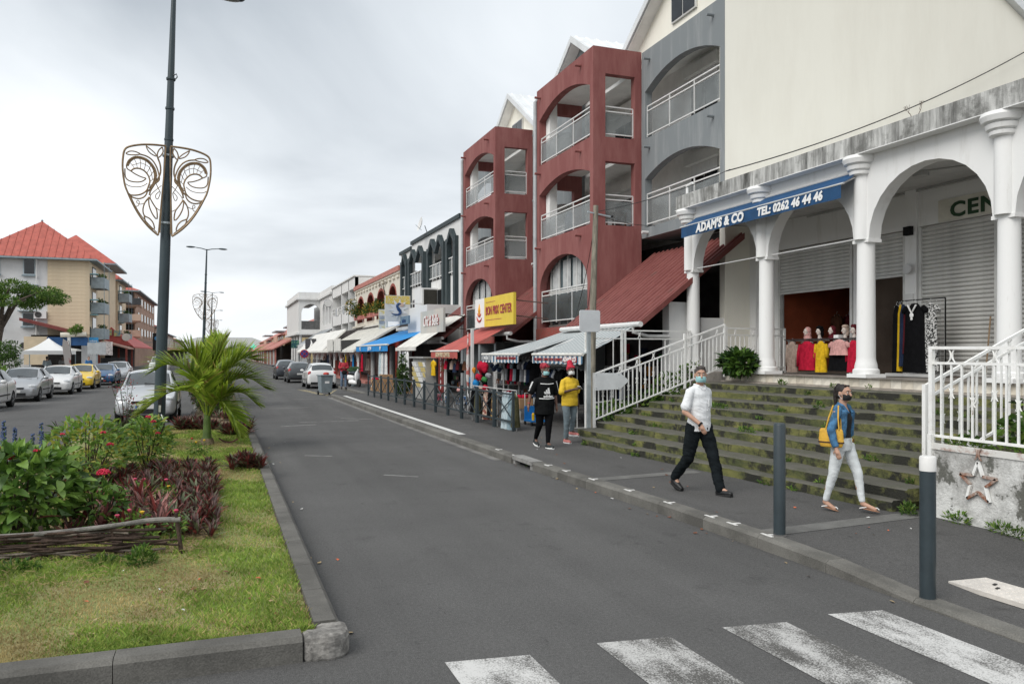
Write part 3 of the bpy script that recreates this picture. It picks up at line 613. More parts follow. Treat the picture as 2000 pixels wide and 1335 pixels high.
def frenchwin(par,x,y0,y1,z0,z1):
    f=part('window',MB().box(x-.05,x+.01,y0,y1,z0,z1),fr,par); c=(y0+y1)/2
    for a,b in ((y0+.06,c-.03),(c+.03,y1-.06)): part('pane',MB().box(x-.075,x-.052,a,b,z0+.06,z1-.35),gdark,f)
    part('shutter_box',MB().box(x-.24,x-.05,y0-.15,y1+.15,z1,z1+.32),balc,f)
    part('rolled_shutter',MB().box(x-.08,x-.055,y0+.05,y1-.05,z1-.33,z1-.01),wr,f)
for y0,y1 in ((17.96,22.38),(27.12,31.78),(36.5,41)):
    facade(ap,greyw,y0,y1,12.6,12.85,[(6.02,7.55,7.98),(8.82,10.3,10.78)],5.70,11.60,.2)
    part('soffit',MB().box(12.86,13.99,y0,y1,5.70,5.82),greyw,ap)
    for zb,zt in ((6.08,7.08),(8.88,9.85)): railrow(ap,[(12.68,y0+.22),(12.68,y1-.22)],zb,zt)
    spouts(ap,greyw,12.6,(y0+.5,y1-.5),8.5); spouts(ap,greyw,12.6,(y0+.5,y1-.5),11.25); spouts(ap,wr,12.6,(y0+.4,y1-.4),5.85)
    frenchwin(ap,14.0,y0+2.2,y0+3.7,6.05,7.95); frenchwin(ap,14.0,y0+2.2,y0+3.7,8.85,10.72)
for y0 in (22.4,31.8):
    y1=y0+4.7
    facade(ap,redw,y0,y1,10.9,11.15,[(6.12,7.78,8.15),(8.86,10.48,10.95)],5.5,11.64,.24)
    lw=MB(); archwall(lw,y0,y1,10.9,11.15,[(y0+.42,y1-.3,2.98,4.35,5.42)],2.55,5.499); part('facade',lw,redw,ap,smooth=30)
    for yy in (y0,y1-.25): # side walls with square openings
        sd_=MB(); X0,X1=11.151,12.6
        if yy==y0:
            a,b=11.32,12.36
            for za,zb_,xa,xb in ((2.55,6.08,X0,X1),(6.08,8.08,X0,a),(6.08,8.08,b,X1),(8.08,8.84,X0,X1),(8.84,10.82,X0,a),(8.84,10.82,b,X1),(10.82,11.64,X0,X1)): sd_.box(xa,xb,yy,yy+.25,za,zb_)
            for zb,zt in ((6.12,7.05),(8.9,9.82)): railrow(ap,[(a+.02,yy+.1),(b-.02,yy+.1)],zb,zt)
        else: 
            for za,zb_,xa,xb in ((2.55,6.08,X0,X1),(6.08,8.08,X0,11.35),(6.08,8.08,12.3,X1),(8.08,8.84,X0,X1),(8.84,10.82,X0,11.35),(8.84,10.82,12.3,X1),(10.82,11.64,X0,X1)): sd_.box(xa,xb,yy,yy+.25,za,zb_)
        part('side_wall',sd_,redw if yy==y0 else redw,ap)
    for z in (6.0,8.78,11.4): part('balcony_floor',MB().box(11.16,12.59,y0+.26,y1-.26,z-.18,z+.02),balc,ap)
    for zb,zt in ((6.15,7.05),(8.92,9.84)): railrow(ap,[(10.98,y0+.26),(10.98,y1-.26)],zb,zt)
    part('inner_pillar',MB().box(11.16,11.45,y1-.6,y1-.26,5.9,11.3),balc,ap)
    spouts(ap,redw,10.9,(y0+.9,y1-.35),8.55); spouts(ap,redw,10.9,(y0+.9,y1-.35),11.3); spouts(ap,redw,10.9,(y0+.9,y1-.35),5.85)
    for zz in (6.05,8.83):
        frenchwin(ap,14.0,y0+2.9,y0+4.4,zz,zz+1.95)
    # glazed first floor
    gw=part('glazed_bay',MB().box(11.3,11.33,y0+.4,y1-.3,3.0,5.45),gblue,ap)
    for i in range(6): yy=y0+.5+i*.74; part('mullion',MB().box(11.24,11.30,yy-.025,yy+.025,3.0,5.44),fr,gw)
    for zz in (3.05,4.25): part('transom',MB().box(11.25,11.30,y0+.42,y1-.3,zz-.03,zz+.03),fr,gw)
    for i,t in enumerate((.1,.32,.55,.8)): # net curtains behind the glass
        yy=y0+.5+3.6*t; part('curtain',MB().grid(lambda u,v:(11.26+.015*math.sin(v*30),yy+.62*v,4.3+1.0*u),1,16),M('curtain_grey',(.42,.43,.43),.8,.15,3),gw)
    railrow(ap,[(10.98,y0+.44),(10.98,y1-.32)],3.15,4.28,True,M('smoked_panel',(.07,.085,.09),.2,.25,1,alpha=.85))
    part('fascia',MB().box(10.86,11.2,y0,y1,2.5,2.95),grime('flaking_red',(.30,.07,.06),(.22,.09,.07),(6,6,6),.45,.6,third=(.45,.38,.35),s3=7,l3=.62,h3=.66),ap)
    part('drain_pipe',MB().tube([(10.86,y1+.05,.2),(10.86,y1+.05,11.25),(11.0,y1-.05,11.45),(11.35,y1-.1,11.45)],.075,10),M('pipe_grey',(.36,.38,.39),.5,.1),ap,smooth=True)
    for yy in (y0+.1,y0+2.3,y1-.12): part('ground_column',MB().box(10.92,11.3,yy-.13,yy+.13,.1,2.55),greyw,ap)
# lean-to roofs of corrugated red metal in the recesses
for y0,y1,w_ in ((17.65,22.38,0),(27.1,31.78,1),(36.5,41.2,2)):
    rf=MB(); corr(rf,9.9,2.84,13.0,5.22,y0,y1,.25,.05); o=part('lean_to_roof',rf,redroof,ap,fix=False)
    md=o.modifiers.new('s','SOLIDIFY'); md.thickness=.01
    part('roof_rafter',MB().prism([(9.95,2.72),(12.9,4.98),(12.9,5.13),(9.95,2.83)],y0+.05,y0+.12,'y'),M('rafter_dark',(.08,.04,.035),.8,.2),o)
    part('barge_board',MB().prism([(9.88,2.70),(13.0,5.08),(13.0,5.24),(9.88,2.86)],y0-.03,y0+.02,'y'),redroof,o)
    part('gutter',MB().tube([(9.85,y0-.1,2.79),(9.85,y1+.1,2.79)],.07,8),wr,o,smooth=True)
    part('gutter_outlet',MB().tube([(9.85,y0+.3,2.76),(9.85,y0+.3,2.6),(10.3,y0+.3,2.5),(10.9,y0+.3,2.5)],.045,8),wr,o,smooth=True)
# ground floor of the block: back wall and party walls in deep shade
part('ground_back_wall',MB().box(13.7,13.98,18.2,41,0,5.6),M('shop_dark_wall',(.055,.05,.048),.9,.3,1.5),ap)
part('party_wall',MB().box(11.2,13.6,26.95,27.15,.1,5.4),greyw,ap); part('party_wall',MB().box(11.2,13.6,32.06,32.2,.1,5.4),greyw,ap); part('party_wall',MB().box(11.2,13.6,36.3,36.5,.1,5.4),greyw,ap)
part('ground_ceiling',MB().box(11.2,13.7,22.4,27.1,2.52,2.6),balc,ap); part('ground_ceiling',MB().box(11.2,13.7,31.8,36.5,2.52,2.6),balc,ap)
# ---------------- rest of the right-hand row ----------------
dkgreen=M('dark_trim',(.028,.042,.046),.6,.15,2); wh2=grime('white_wall_far',(.68,.68,.67),(.58,.57,.55),(1.5,1.5,.3),.5,.75); creamf=grime('cream_wall_far',(.62,.58,.50),(.50,.44,.37),(1.5,1.5,.3),.5,.75)
brick=M('brick_red',(.25,.06,.045),.8,.15,2); pinkr=M('pink_tile_roof',(.42,.17,.14),.75,.14,3,bump=.3,bscale=12); shopred=M('shop_red',(.22,.03,.022),.75,.2,1.5)
canw=M('canopy_white',(.66,.65,.61),.6,.08,1.2); gsteel=M('grey_steel',(.30,.32,.33),.5,.1)
def windowset(par,x,rects,frame=fr,glass=gdark,d=.05,name='window'):
    for y0,y1,z0,z1 in rects:
        f=part(name,MB().box(x-d,x,y0,y1,z0,z1),frame,par); part('pane',MB().box(x-d-.012,x-d-.001,y0+.07,y1-.07,z0+.07,z1-.07),glass,f)
# white block with dark zigzag lintels
b1=thing('zigzag_building','white block with dark pointed lintels and dark piers above the awnings','building',(12.2,49,0),world=True)
ops=[(42.0,43.5),(44.5,47.84),(49.35,53.1),(54.2,55.5)]; wl_=MB(); cur=41.3
for a,b in ops:
    wl_.box(12.2,12.45,cur,a,0,9.4); wl_.box(12.2,12.45,a,b,0,6.45); wl_.box(12.2,12.45,a,b,8.5,9.4); cur=b
wl_.box(12.2,12.45,cur,56.5,0,9.1); part('wall',wl_,wh2,b1)
part('body',MB().box(13.8,22,41.3,56.5,0,9.0),wh2,b1); part('loggia_floor',MB().box(12.46,13.79,41.4,56.4,6.2,6.42),wh2,b1); part('loggia_ceiling',MB().box(12.46,13.79,41.4,56.4,8.6,8.8),wh2,b1)
part('side_wall',MB().box(12.451,22,41.28,41.5,0,9.38),wh2,b1)
part('coping',MB().box(12.08,12.6,41.25,53.0,9.4,9.62),dkgreen,b1); part('coping',MB().box(12.08,12.6,53.01,56.6,9.1,9.32),dkgreen,b1); part('coping',MB().box(12.601,22,41.25,41.55,9.4,9.6),dkgreen,b1)
for y in (41.95,43.55,44.35,47.95,49.2,53.2,54.05,55.6): part('pier',MB().box(11.98,12.25,y-.2,y+.2,4.6,8.5),dkgreen,b1)
for a,b in ops:
    n=max(1,round((b-a)/1.7))
    for i in range(n):
        y0=a-.1+(b-a+.2)*i/n; y1=a-.1+(b-a+.2)*(i+1)/n; c=(y0+y1)/2
        part('lintel_peak',MB().prism([(y0,8.0),(c,8.75),(y1,8.0),(y1,8.3),(c+.12,9.0),(c-.12,9.0),(y0,8.3)],11.97,12.2,'x'),dkgreen,b1)
    for z in (7.4,6.6): part('rail',MB().bar((12.1,a,z),(12.1,b,z),.05),wr,b1)
    nb=max(2,round((b-a)/.8))
    for i in range(nb+1): y=a+(b-a)*i/nb; part('rail_post',MB().bar((12.1,y,6.45),(12.1,y,7.42),.04),wr,b1)
    part('rail_panel',MB().box(12.12,12.13,a+.3,b-.05,6.62,7.3),glassp,b1)
    part('loggia_window',MB().box(13.7,13.79,a+.2,b-.2,6.45,8.3),gdark,b1)
windowset(b1,12.2,[(44.9,46.2,4.8,5.9),(46.4,47.4,4.8,5.9),(49.9,51.1,4.8,5.7),(51.4,52.6,4.8,5.7)])
part('vent_box',MB().box(11.2,12.2,46.0,47.9,4.75,5.95),wh2,b1); part('vent_grille',MB().box(11.3,12.1,45.96,45.999,4.85,5.85),M('vent_dark',(.03,.028,.022),.8,.2),b1)
part('white_wing',MB().box(10.4,12.19,41.6,46.2,2.6,4.7),wh2,b1)
part('roof_gable',MB().prism([(41.5,9.4),(44.5,9.4),(43,11.0)],14,20,'x'),roofw,b1)
dish=thing('satellite_dish','white satellite dish on the roof edge of the zigzag building','satellite dish',(12.1,48.6,9.5),world=True)
part('dish',MB().lathe([(.0,.0),(.25,.03),(.45,.12),(.47,.13),(.25,.05),(0,.02)],(11.8,48.6,10.1),20,mat=Matrix.Rotation(R(-75),3,'Y')@Matrix.Rotation(R(0),3,'X')),wr,dish,smooth=True); part('mast',MB().tube([(12.2,48.6,9.5),(12.0,48.6,10.05)],.03,6),gsteel,dish); part('feed_arm',MB().tube([(11.8,48.6,9.75),(11.4,48.5,10.05)],.015,5),gsteel,dish)
# cream building with red-lined arches
b2=thing('arched_building','cream building with four dark red pointed arches and a tiled parapet','building',(12.2,67,0),world=True)
aops=[(57.9,60.9,4.9,6.1,7.35),(62.3,65.9,4.9,6.1,7.35),(67.0,70.6,4.9,6.1,7.35),(72.0,75.8,4.9,6.1,7.35)]
m=MB(); archwall(m,56.6,77,12.2,12.6,aops,0,7.9); part('wall',m,creamf,b2,smooth=30)
for a,b,s_,sp,tp in aops:
    pts=arcpts(a,b,sp,tp,12); i2=arcpts(a+.18,b-.18,sp,tp-.2,12); m=MB(); m.strip(i2,pts,12.17,12.9); m.strip([(a,s_),(a+.18,s_)],[(a,sp),(a+.18,sp)],12.17,12.9); m.strip([(b-.18,s_),(b,s_)],[(b-.18,sp),(b,sp)],12.17,12.9)
    part('arch_lining',m,brick,b2)
    part('arch_panel',MB().box(12.65,12.7,a+.2,b-.2,4.6,5.5),balc,b2)
    part('flower_box',MB().box(11.85,12.19,a+.1,b-.1,5.15,5.5),M('flower_box_pink',(.42,.16,.14),.8,.15),b2)
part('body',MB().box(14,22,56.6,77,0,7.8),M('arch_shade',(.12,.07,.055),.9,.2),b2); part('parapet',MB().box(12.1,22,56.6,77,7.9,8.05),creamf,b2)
part('parapet_tiles',MB().box(12.02,12.5,56.55,77,8.051,8.42),pinkr,b2)
for i in range(14): part('dentil',MB().box(12.08,12.2,57+i*1.45,57.8+i*1.45,7.62,7.8),creamf,b2)
part('ledge',MB().box(11.9,12.2,56.6,77,4.45,4.62),creamf,b2)
# flat white block
b3=thing('flat_white_building','pale flat-roofed block with open white loggias and a washing line','building',(12.2,85,0),world=True)
m=MB()
for z0,z1 in ((2.6,3.6),(5.2,6.3),(8.4,9.5)): m.box(12.2,12.5,77.05,94,z0,z1)
for y in (77.2,81.3,86.4,93.8): m.box(12.2,14.4,y-.15,y+.15,2.6,9.45)
part('frame',m,wh2,b3); part('body',MB().box(14.41,22,77.05,94,0,9.4),wh2,b3); part('roof_edge',MB().box(12.05,22,77.05,94,9.5,9.62),wh2,b3)
for z in (3.55,6.25): part('loggia_floor',MB().box(12.51,14.4,77.05,94,z-.15,z),wh2,b3)
for z in (6.75,7.1): part('rail',MB().bar((12.25,77.2,z),(12.25,94,z),.06),wr,b3)
for i,y in enumerate((78.5,79.6,84.2,88.5,89.6)): part('laundry',MB().grid(lambda u,v:(12.12+.03*math.sin(v*9),y+.8*v,7.05-.8*u),2,8),wr if i%2 else M('laundry_grey',(.4,.42,.45),.9,.1),b3)
for y in (78.4,83,88.5): part('loggia_window',MB().box(14.33,14.4,y,y+1.6,6.3,8.2),gdark,b3)
dish2=single('satellite_dish',MB().lathe([(.0,.0),(.35,.04),(.6,.15),(.62,.17),(.35,.07),(0,.03)],(11.9,78.2,6.6),20,mat=Matrix.Rotation(R(-80),3,'Y')),wr,'grey satellite dish on the balcony rail of the flat white building','satellite dish',smooth=True)
# white corner arcade in the distance
b4=thing('corner_arcade','white two-storey corner arcade with open round arch and moulded cornices','building',(11,106,0),world=True)
m=MB(); archwall(m,94.1,106,12.2,12.6,[(94.8,97.2,5.6,7.2,8.3),(97.8,100.2,5.6,7.2,8.3),(100.8,103.2,5.6,7.2,8.3)],4.6,9.0); part('street_wall',m,wh2,b4)
m=MB(); archwall(m,9.5,12.6,105.9,106.3,[(9.85,12.3,5.2,7.2,8.5)],4.6,9.0,'y'); m.box(9.5,9.85,106.31,125,4.6,9.0); part('corner_wall',m,wh2,b4)
for z in (4.5,9.0): part('cornice',MB().box(9.2,12.7,105.6,125,z,z+.25),wh2,b4); part('cornice',MB().box(11.95,12.7,94.1,105.59,z,z+.25),wh2,b4)
part('parapet',MB().box(9.5,12.6,105.9,125,9.251,10.0),wh2,b4); part('parapet',MB().box(12.2,12.6,94.1,105.89,9.251,10.0),wh2,b4)
part('balcony_rail',MB().box(9.86,12.3,105.95,106.05,5.2,6.3),M('rail_dark',(.10,.10,.10),.6,.2),b4)
part('body',MB().box(13.5,22,94.1,125,0,9.0),wh2,b4)
for y in (106.1,110,114,118): part('column',MB().tube([(9.75,y,.1),(9.75,y,4.5)],.18,8),wr,b4)
for y in (95,98,101,104): part('column',MB().tube([(9.4,y,.1),(9.4,y,3.0)],.12,8),gsteel,b4)
part('grey_canopy',MB().prism([(9.0,2.9),(12.2,4.9),(12.2,5.0),(9.0,3.05)],94.1,105.5,'y'),gsteel,b4)
# street canopies with their columns
cp=thing('long_white_canopy','long sloping cream metal canopy over the arcade pavement','canopy',(9,62,0),world=True)
part('canopy_roof',MB().prism([(8.15,2.15),(8.15,2.3),(12.19,4.6),(12.19,4.45)],52.3,69.5,'y'),canw,cp)
part('canopy_roof',MB().prism([(8.15,2.15),(8.15,2.3),(10.2,4.2),(10.2,4.0)],69.6,93,'y'),canw,cp)
for i in range(30): y=52.6+i*.57; part('canopy_seam',MB().bar((8.15,y,2.31),(12.15,y,4.6),.04,.03),canw,cp)
for y in (57.4,61.5): part('dormer_side',MB().prism([(8.1,2.2),(8.1,3.0),(9.6,3.1)],y,y+.12,'y'),M('dormer_dark',(.05,.05,.05),.8,.1),cp); part('dormer_front',MB().box(8.05,8.1,y+.2,y+3.6,2.25,3.15),canw,cp)
for y in (55.5,58.2,60.9,64.0,67.2,71,75,79,83,88): part('column',MB().box(8.85,9.15,y-.14,y+.14,.1,1.5),brick if y<70 else gsteel,cp); part('column_head',MB().lathe([(.12,1.5),(.13,1.7),(.3,2.35)],(9,y,0),8),wh2,cp)
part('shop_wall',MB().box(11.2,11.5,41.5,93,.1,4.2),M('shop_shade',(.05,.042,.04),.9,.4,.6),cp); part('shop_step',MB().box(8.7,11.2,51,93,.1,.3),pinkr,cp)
part('red_shop_panel',MB().box(11.0,11.19,48,57,.3,3.2),shopred,cp)
for i,(y,c) in enumerate(((53.2,(.5,.1,.08)),(59.5,(.45,.4,.35)),(65,(.3,.3,.32)),(62,(.1,.12,.3)))):
    part('shop_window',MB().box(11.1,11.19,y-1,y+1,.5,2.4),M('shopwin%d'%i,tuple(q*.25 for q in c),.3,.5,3),cp)
for y in (57.5,58.3): # two dressed display figures in the shop doorway
    d=thing('display_mannequin','pale dress-shop mannequin standing in the red arcade doorway' if y<58 else 'second dress-shop mannequin further inside the red arcade doorway','mannequin',(10.2,y,.3))
    part('body',MB().lathe([(.0,0),(.05,.02),(.06,.4),(.08,.8),(.16,.85),(.13,1.1),(.17,1.35),(.06,1.45),(.05,1.5),(.09,1.6),(.08,1.7),(.0,1.75)],(0,0,0),10),M('mannequin_skin',(.35,.25,.2),.5,.05),d,smooth=True); part('dress',MB().lathe([(.28,.55),(.17,1.0),(.19,1.4)],(0,0,0),10),M('dress_cream',(.5,.46,.4),.9,.1),d,smooth=True)
# blue awning
azure=M('awning_azure',(.006,.22,.56),.6,.08,2)
ba=thing('azure_awning','bright azure blue awning over the clothes shop','awning',(9.5,46,2.5),world=True)
part('fabric',MB().grid(lambda u,v:(8.2+2.8*u,41.2+10.2*v,2.52+.98*u-.03*math.sin(pi*u)),4,8),azure,ba); part('valance',MB().grid(lambda u,v:(8.19+.01*math.sin(v*60),41.2+10.2*v,2.5-.32*u),1,60),azure,ba)
part('front_bar',MB().tube([(8.2,41.1,2.53),(8.2,51.5,2.53)],.05,8),canw,ba); part('cassette',MB().tube([(11,41.1,3.53),(11,51.5,3.53)],.07,8),canw,ba)
part('head_panel',MB().box(10.9,11.15,41.1,52,3.55,3.75),canw,ba)
for t_,y in (('JOSEPHA',46.3),('SPF',43.0),('MC',49.6)): text(t_,.3,(8.14,y,2.34),FX,lt,ba)
wa=thing('white_canopy','small white corrugated canopy between the azure awning and the red roof','canopy',(9,38.6,2.3),world=True)
m=MB(); corr(m,8.5,2.35,10.9,3.9,36.2,40.4,.25,.03); o=part('canopy_roof',m,canw,wa,fix=False); part('canopy_edge',MB().box(8.46,8.5,36.1,40.5,2.2,2.36),canw,wa)
for y in (40.7,42.8,44.9,48.4,50.9): single('arcade_column',MB().lathe([(.16,.13),(.16,2.5)],(9.2,y,0),14),M('column_grey',(.42,.41,.40),.8,.1),'round pale grey column under the azure awning',"column",group='columns under the azure awning',smooth=35)
# signs on the row
sg=thing('sun_sign','square sign with a sun and a blue letter S','sign',(9.7,46,3.9),world=True)
part('board',MB().box(9.0,10.5,46,46.12,3.93,5.45),M('sign_pale',(.60,.59,.56),.6,.05),sg)
part('yellow_corner',MB().box(9.03,10.47,45.985,45.999,4.95,5.42),M('sign_yellow_dots',(.62,.46,.07),.6,0,14,c2=(.60,.58,.53),lo_=.5,hi=.62),sg)
sp_=[(9.78+(.62 if i%2==0 else .30)*math.cos(R(18*i+8)),4.66+(.62 if i%2==0 else .30)*math.sin(R(18*i+8))) for i in range(20)]; part('sun_rays',MB().prism(sp_,45.97,45.984,'y'),M('sun_white',(.66,.67,.68),.6,0),sg)
part('letter_s',MB().tube([(9.85+.16*math.cos(t),45.95,4.82+.16*math.sin(t)) for t in [R(60+15*i) for i in range(9)]]+[(9.78,45.95,4.64),(9.86,45.95,4.55)]+[(9.72+.16*math.cos(t),45.95,4.47+.14*math.sin(t)) for t in [R(20-20*i) for i in range(7)]]+[(9.5,45.95,4.36),(9.35,45.95,4.42)],[.03]*3+[.07]*6+[.1,.1]+[.09]*4+[.05]*3+[.03,.012],6),M('sign_blue',(.012,.05,.15),.5,0),sg)
part('ball',MB().ball((9.98,45.96,4.9),(.13,.03,.13)),M('sign_peach',(.62,.45,.36),.6,.1),sg)
for z in (4.0,5.0): part('bracket',MB().bar((10.5,46.05,z),(12.2,46.05,z),.06),wr,sg)
s2=thing('shop_sign_board','white and slate shop sign board above the azure awning','sign',(9.95,48,3.75),world=True)
part('white_board',MB().box(9.9,10.0,46.2,51.4,3.75,4.3),lt,s2); part('slate_board',MB().box(9.9,10.0,43.9,46.19,3.75,4.2),M('sign_slate',(.13,.2,.26),.6,.1),s2); text('j',.6,(9.88,49.8,4.05),FX,M('sign_teal',(.08,.22,.26),.5,0),s2)
text('adora',.4,(9.88,45.0,3.95),FX,M('sign_blue',(.012,.05,.15),.5,0),s2)
s3=thing('hanging_sign','narrow yellow and white hanging sign beside the sun sign','sign',(9.6,50,3.7),world=True); part('board',MB().box(9.38,9.8,50,50.08,3.65,4.85),M('sign_yellow_pale',(.62,.52,.2),.6,0,5,c2=(.62,.61,.57),lo_=.4,hi=.55),s3)
for z in (4.25,3.95): part('grey_band',MB().box(9.4,9.78,49.97,49.999,z,z+.2),M('sign_band',(.3,.32,.35),.6,.2),s3)
s4=thing('script_sign','pale metal sign board with white script letters above the red roof','sign',(9.6,37.4,3.1),world=True)
part('board',MB().box(9.56,9.66,35.2,39.6,3.06,4.16),M('sign_weathered',(.56,.52,.47),.5,.12,.8,c2=(.44,.46,.45)),s4)
for dx,m_ in ((0,M('script_pink',(.52,.12,.11),.5,0)),(-.03,lt)): text('Chic & Belle',.72,(9.54+dx,37.4-dx,3.62),FX,m_,s4,off=.004,shear=.25,sx=.8)
for z in (3.3,3.9): part('bracket',MB().bar((9.66,35.5,z),(10.9,36.0,z-.1),.04),M('bracket_dark',(.1,.06,.05),.6,.1),s4)
s5=thing('yellow_sign','yellow and white shop sign board reading bon prix center','sign',(9.6,28.1,3.07),world=True)
part('yellow_board',MB().box(9.56,9.66,25.95,29.2,3.08,4.19),M('sign_yellow',(.72,.54,.06),.55,.04),s5); part('white_board',MB().box(9.56,9.66,29.201,30.35,3.08,4.19),lt,s5)
text('BON PRIX CENTER',.46,(9.545,27.55,3.66),FX,M('sign_magenta',(.36,.05,.06),.5,0),s5,sx=.74,off=.004)
part('slogan',MB().box(9.553,9.559,27.9,29.0,3.99,4.01).box(9.553,9.559,27.2,29.0,3.32,3.34),M('sign_magenta',(.36,.05,.06),.5,0),s5)
for r,z,c in ((.33,3.45,(.45,.05,.04)),(.22,3.58,(.5,.1,.06))): part('logo_swirl',MB().tube([(9.55,29.78-r*math.cos(t),z+.1+r*.7*math.sin(t)) for t in [R(190+12*i) for i in range(13)]],[.01+.035*math.sin(pi*i/12) for i in range(13)],6),M('logo%d'%int(r*100),c,.5,0),s5)
part('logo_flame',MB().tube([(9.55,29.78,3.5),(9.55,29.75,3.75),(9.55,29.8,4.0)],[.03,.07,.01],6),M('logo_orange',(.7,.35,.03),.5,0),s5)
for z in (3.4,3.95): part('bracket',MB().bar((9.66,26.3,z),(10.9,26.0,z-.12),.04),M('bracket_dark',(.1,.06,.05),.6,.1),s5)
# far pink and cream houses on the right
for i,(y0,y1,x0,zt) in enumerate(((134,165,12.0,7.0),(167,205,12.0,7.0),(208,270,12.0,6.6))):
    hs=thing('street_house',('pale yellow house with pink tiled roof beyond the corner arcade','cream two-storey house with balcony in the middle of the far row','farthest cream house at the end of the right row')[i],'house',(x0,y0,0),world=True,group='far houses on the right')
    part('wall',MB().box(x0,22,y0,y1,0,zt-1),M('yellow_wall',(.58,.47,.26),.85,.1,.3) if i<1 else M('cream_wall2',(.58,.50,.36),.85,.1,.3),hs)
    part('roof',MB().prism([(x0-.6,zt-1.2),(17,zt+1.8),(22,zt-1)],y0-.3,y1,'y'),pinkr,hs); part('canopy',MB().prism([(8.0,2.7),(8.0,2.9),(x0,5.0),(x0,4.7)],y0,y1-1,'y'),pinkr,hs)
    part('balcony',MB().box(x0-1.2,x0,y0+1,y0+12,4.4,4.6).box(x0-1.2,x0-1.1,y0+1,y0+12,4.61,5.6),M('balcony_pink',(.52,.34,.26),.8,.1),hs)
    part('balcony_roof',MB().box(x0-1.5,x0+.5,y0+.5,y0+13,6.5,6.75),gsteel,hs)
    for j in range(4): part('window',MB().box(x0-.05,x0-.001,y0+2+j*5.5,y0+3.6+j*5.5,4.7,6.1),gdark,hs)
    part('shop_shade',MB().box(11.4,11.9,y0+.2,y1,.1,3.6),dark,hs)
    for j in range(7): part('post',MB().box(8.3,8.55,y0+.5+j*4.6,y0+.75+j*4.6,.1,2.8),wr if j%2 else pinkr,hs)
hall=thing('far_hall','long grey roofed hall closing the far end of the street','building',(2,330,0),world=True)
part('roof',MB().add([(-25,328,3.8),(22,328,4.6),(16,352,3.8),(-22,352,3.8),(-8,338,8.6),(12,338,8.6)],[(0,1,5,4),(1,2,5),(2,3,4,5),(3,0,4)]),M('far_roof_grey',(.34,.34,.33),.8,.06),hall); part('wall',MB().box(-24,21,329,350,0,4.2),M('far_wall_grey',(.42,.43,.42),.8,.1),hall)
for i in range(8): part('window',MB().box(-20+5*i,-17+5*i,328.8,328.99,1.6,3.2),gdark,hall)
ph=thing('pharmacy_cross','green lit pharmacy cross on the far right row','sign',(8,221,3.2),world=True); gl=M('cross_green',(.1,.5,.35),.5,0,emit=((.1,.75,.5),.6)); part('cross',MB().box(7.6,9.0,221,221.2,3.7,4.1).box(8.1,8.5,220.98,221.22,3.2,4.6),gl,ph); part('bracket',MB().bar((8.9,221.1,3.9),(12,221.1,3.9),.1),gsteel,ph)
o5=thing('green_shop_sign','dark green square shop sign above the parked dark cars','sign',(8.7,103,3.2),world=True); part('board',MB().box(8.35,9.3,103,103.15,2.75,3.75),M('sign_dgreen',(.02,.09,.10),.5,0,3,c2=(.14,.28,.16),lo_=.52,hi=.6),o5); part('bracket',MB().bar((9.3,103.07,3.5),(9.75,103.07,3.5),.05),gsteel,o5)
for i,(xx,yy,zz,lb) in enumerate(((9.0,96,2.7,'first round white sign under the grey canopy'),(9.2,92.5,2.75,'second round white sign under the grey canopy'))): single('round_sign',MB().lathe([(.5,0),(.5,.08)],(xx,yy,zz),20,mat=Matrix.Rotation(R(90),3,'X')),lt,lb,'sign')
s6=thing('round_wall_sign','round pale sign high on the corner of the flat white building','sign',(11.8,94.3,8.1),world=True); part('disc',MB().lathe([(.42,0),(.42,.12)],(11.75,94.0,7.9),24,mat=Matrix.Rotation(R(90),3,'X')),wh2,s6); part('rim',MB().lathe([(.46,0),(.46,.05)],(11.75,94.1,7.9),24,mat=Matrix.Rotation(R(90),3,'X')),gsteel,s6); part('bracket',MB().bar((11.75,94.0,7.9),(12.3,94.0,7.9),.06),gsteel,s6)
s7=thing('dark_logo_sign','dark square shop sign with white stroke over the pavement canopy','sign',(8.6,84,3),world=True); part('board',MB().box(8.2,9.3,84,84.1,2.5,3.6),M('sign_char',(.05,.05,.055),.6,.1),s7); part('stroke',MB().tube([(8.6,83.97,2.6),(8.85,83.97,3.1),(8.75,83.97,3.5)],[.03,.12,.02],6),lt,s7)
# ---------------- left-hand row ----------------
def leafmesh(name,P,D,size,mats,seed,aspect=.42,jit=.35,fold=.18):
    """diamond leaves at points P pointing along D"""
    r=np.random.default_rng(seed); n=len(P); P=np.asarray(P,float); D=np.asarray(D,float); D/=np.linalg.norm(D,axis=1,keepdims=True)+1e-9
    up=r.normal(0,1,(n,3)); up[:,2]+=1.2; S=np.cross(D,up); S/=np.linalg.norm(S,axis=1,keepdims=True)+1e-9; Nn=np.cross(S,D)
    s=(size*(1+jit*r.uniform(-1,1,n)))[:,None]
    v=np.empty((n,4,3)); v[:,0]=P; v[:,1]=P+D*s*.45+S*s*aspect*.5+Nn*s*fold; v[:,2]=P+D*s; v[:,3]=P+D*s*.45-S*s*aspect*.5+Nn*s*fold
    me=bpy.data.meshes.new(name); f=np.arange(4*n).reshape(n,4); tri=np.concatenate([f[:,[0,1,2]],f[:,[0,2,3]]],1).reshape(-1,3)
    me.from_pydata(v.reshape(-1,3).tolist(),[],tri.tolist())
    for m in mats: me.materials.append(m)
    mi=np.repeat(r.integers(0,len(mats),n),2).astype(np.int32); me.polygons.foreach_set('material_index',mi); me.update(); return me
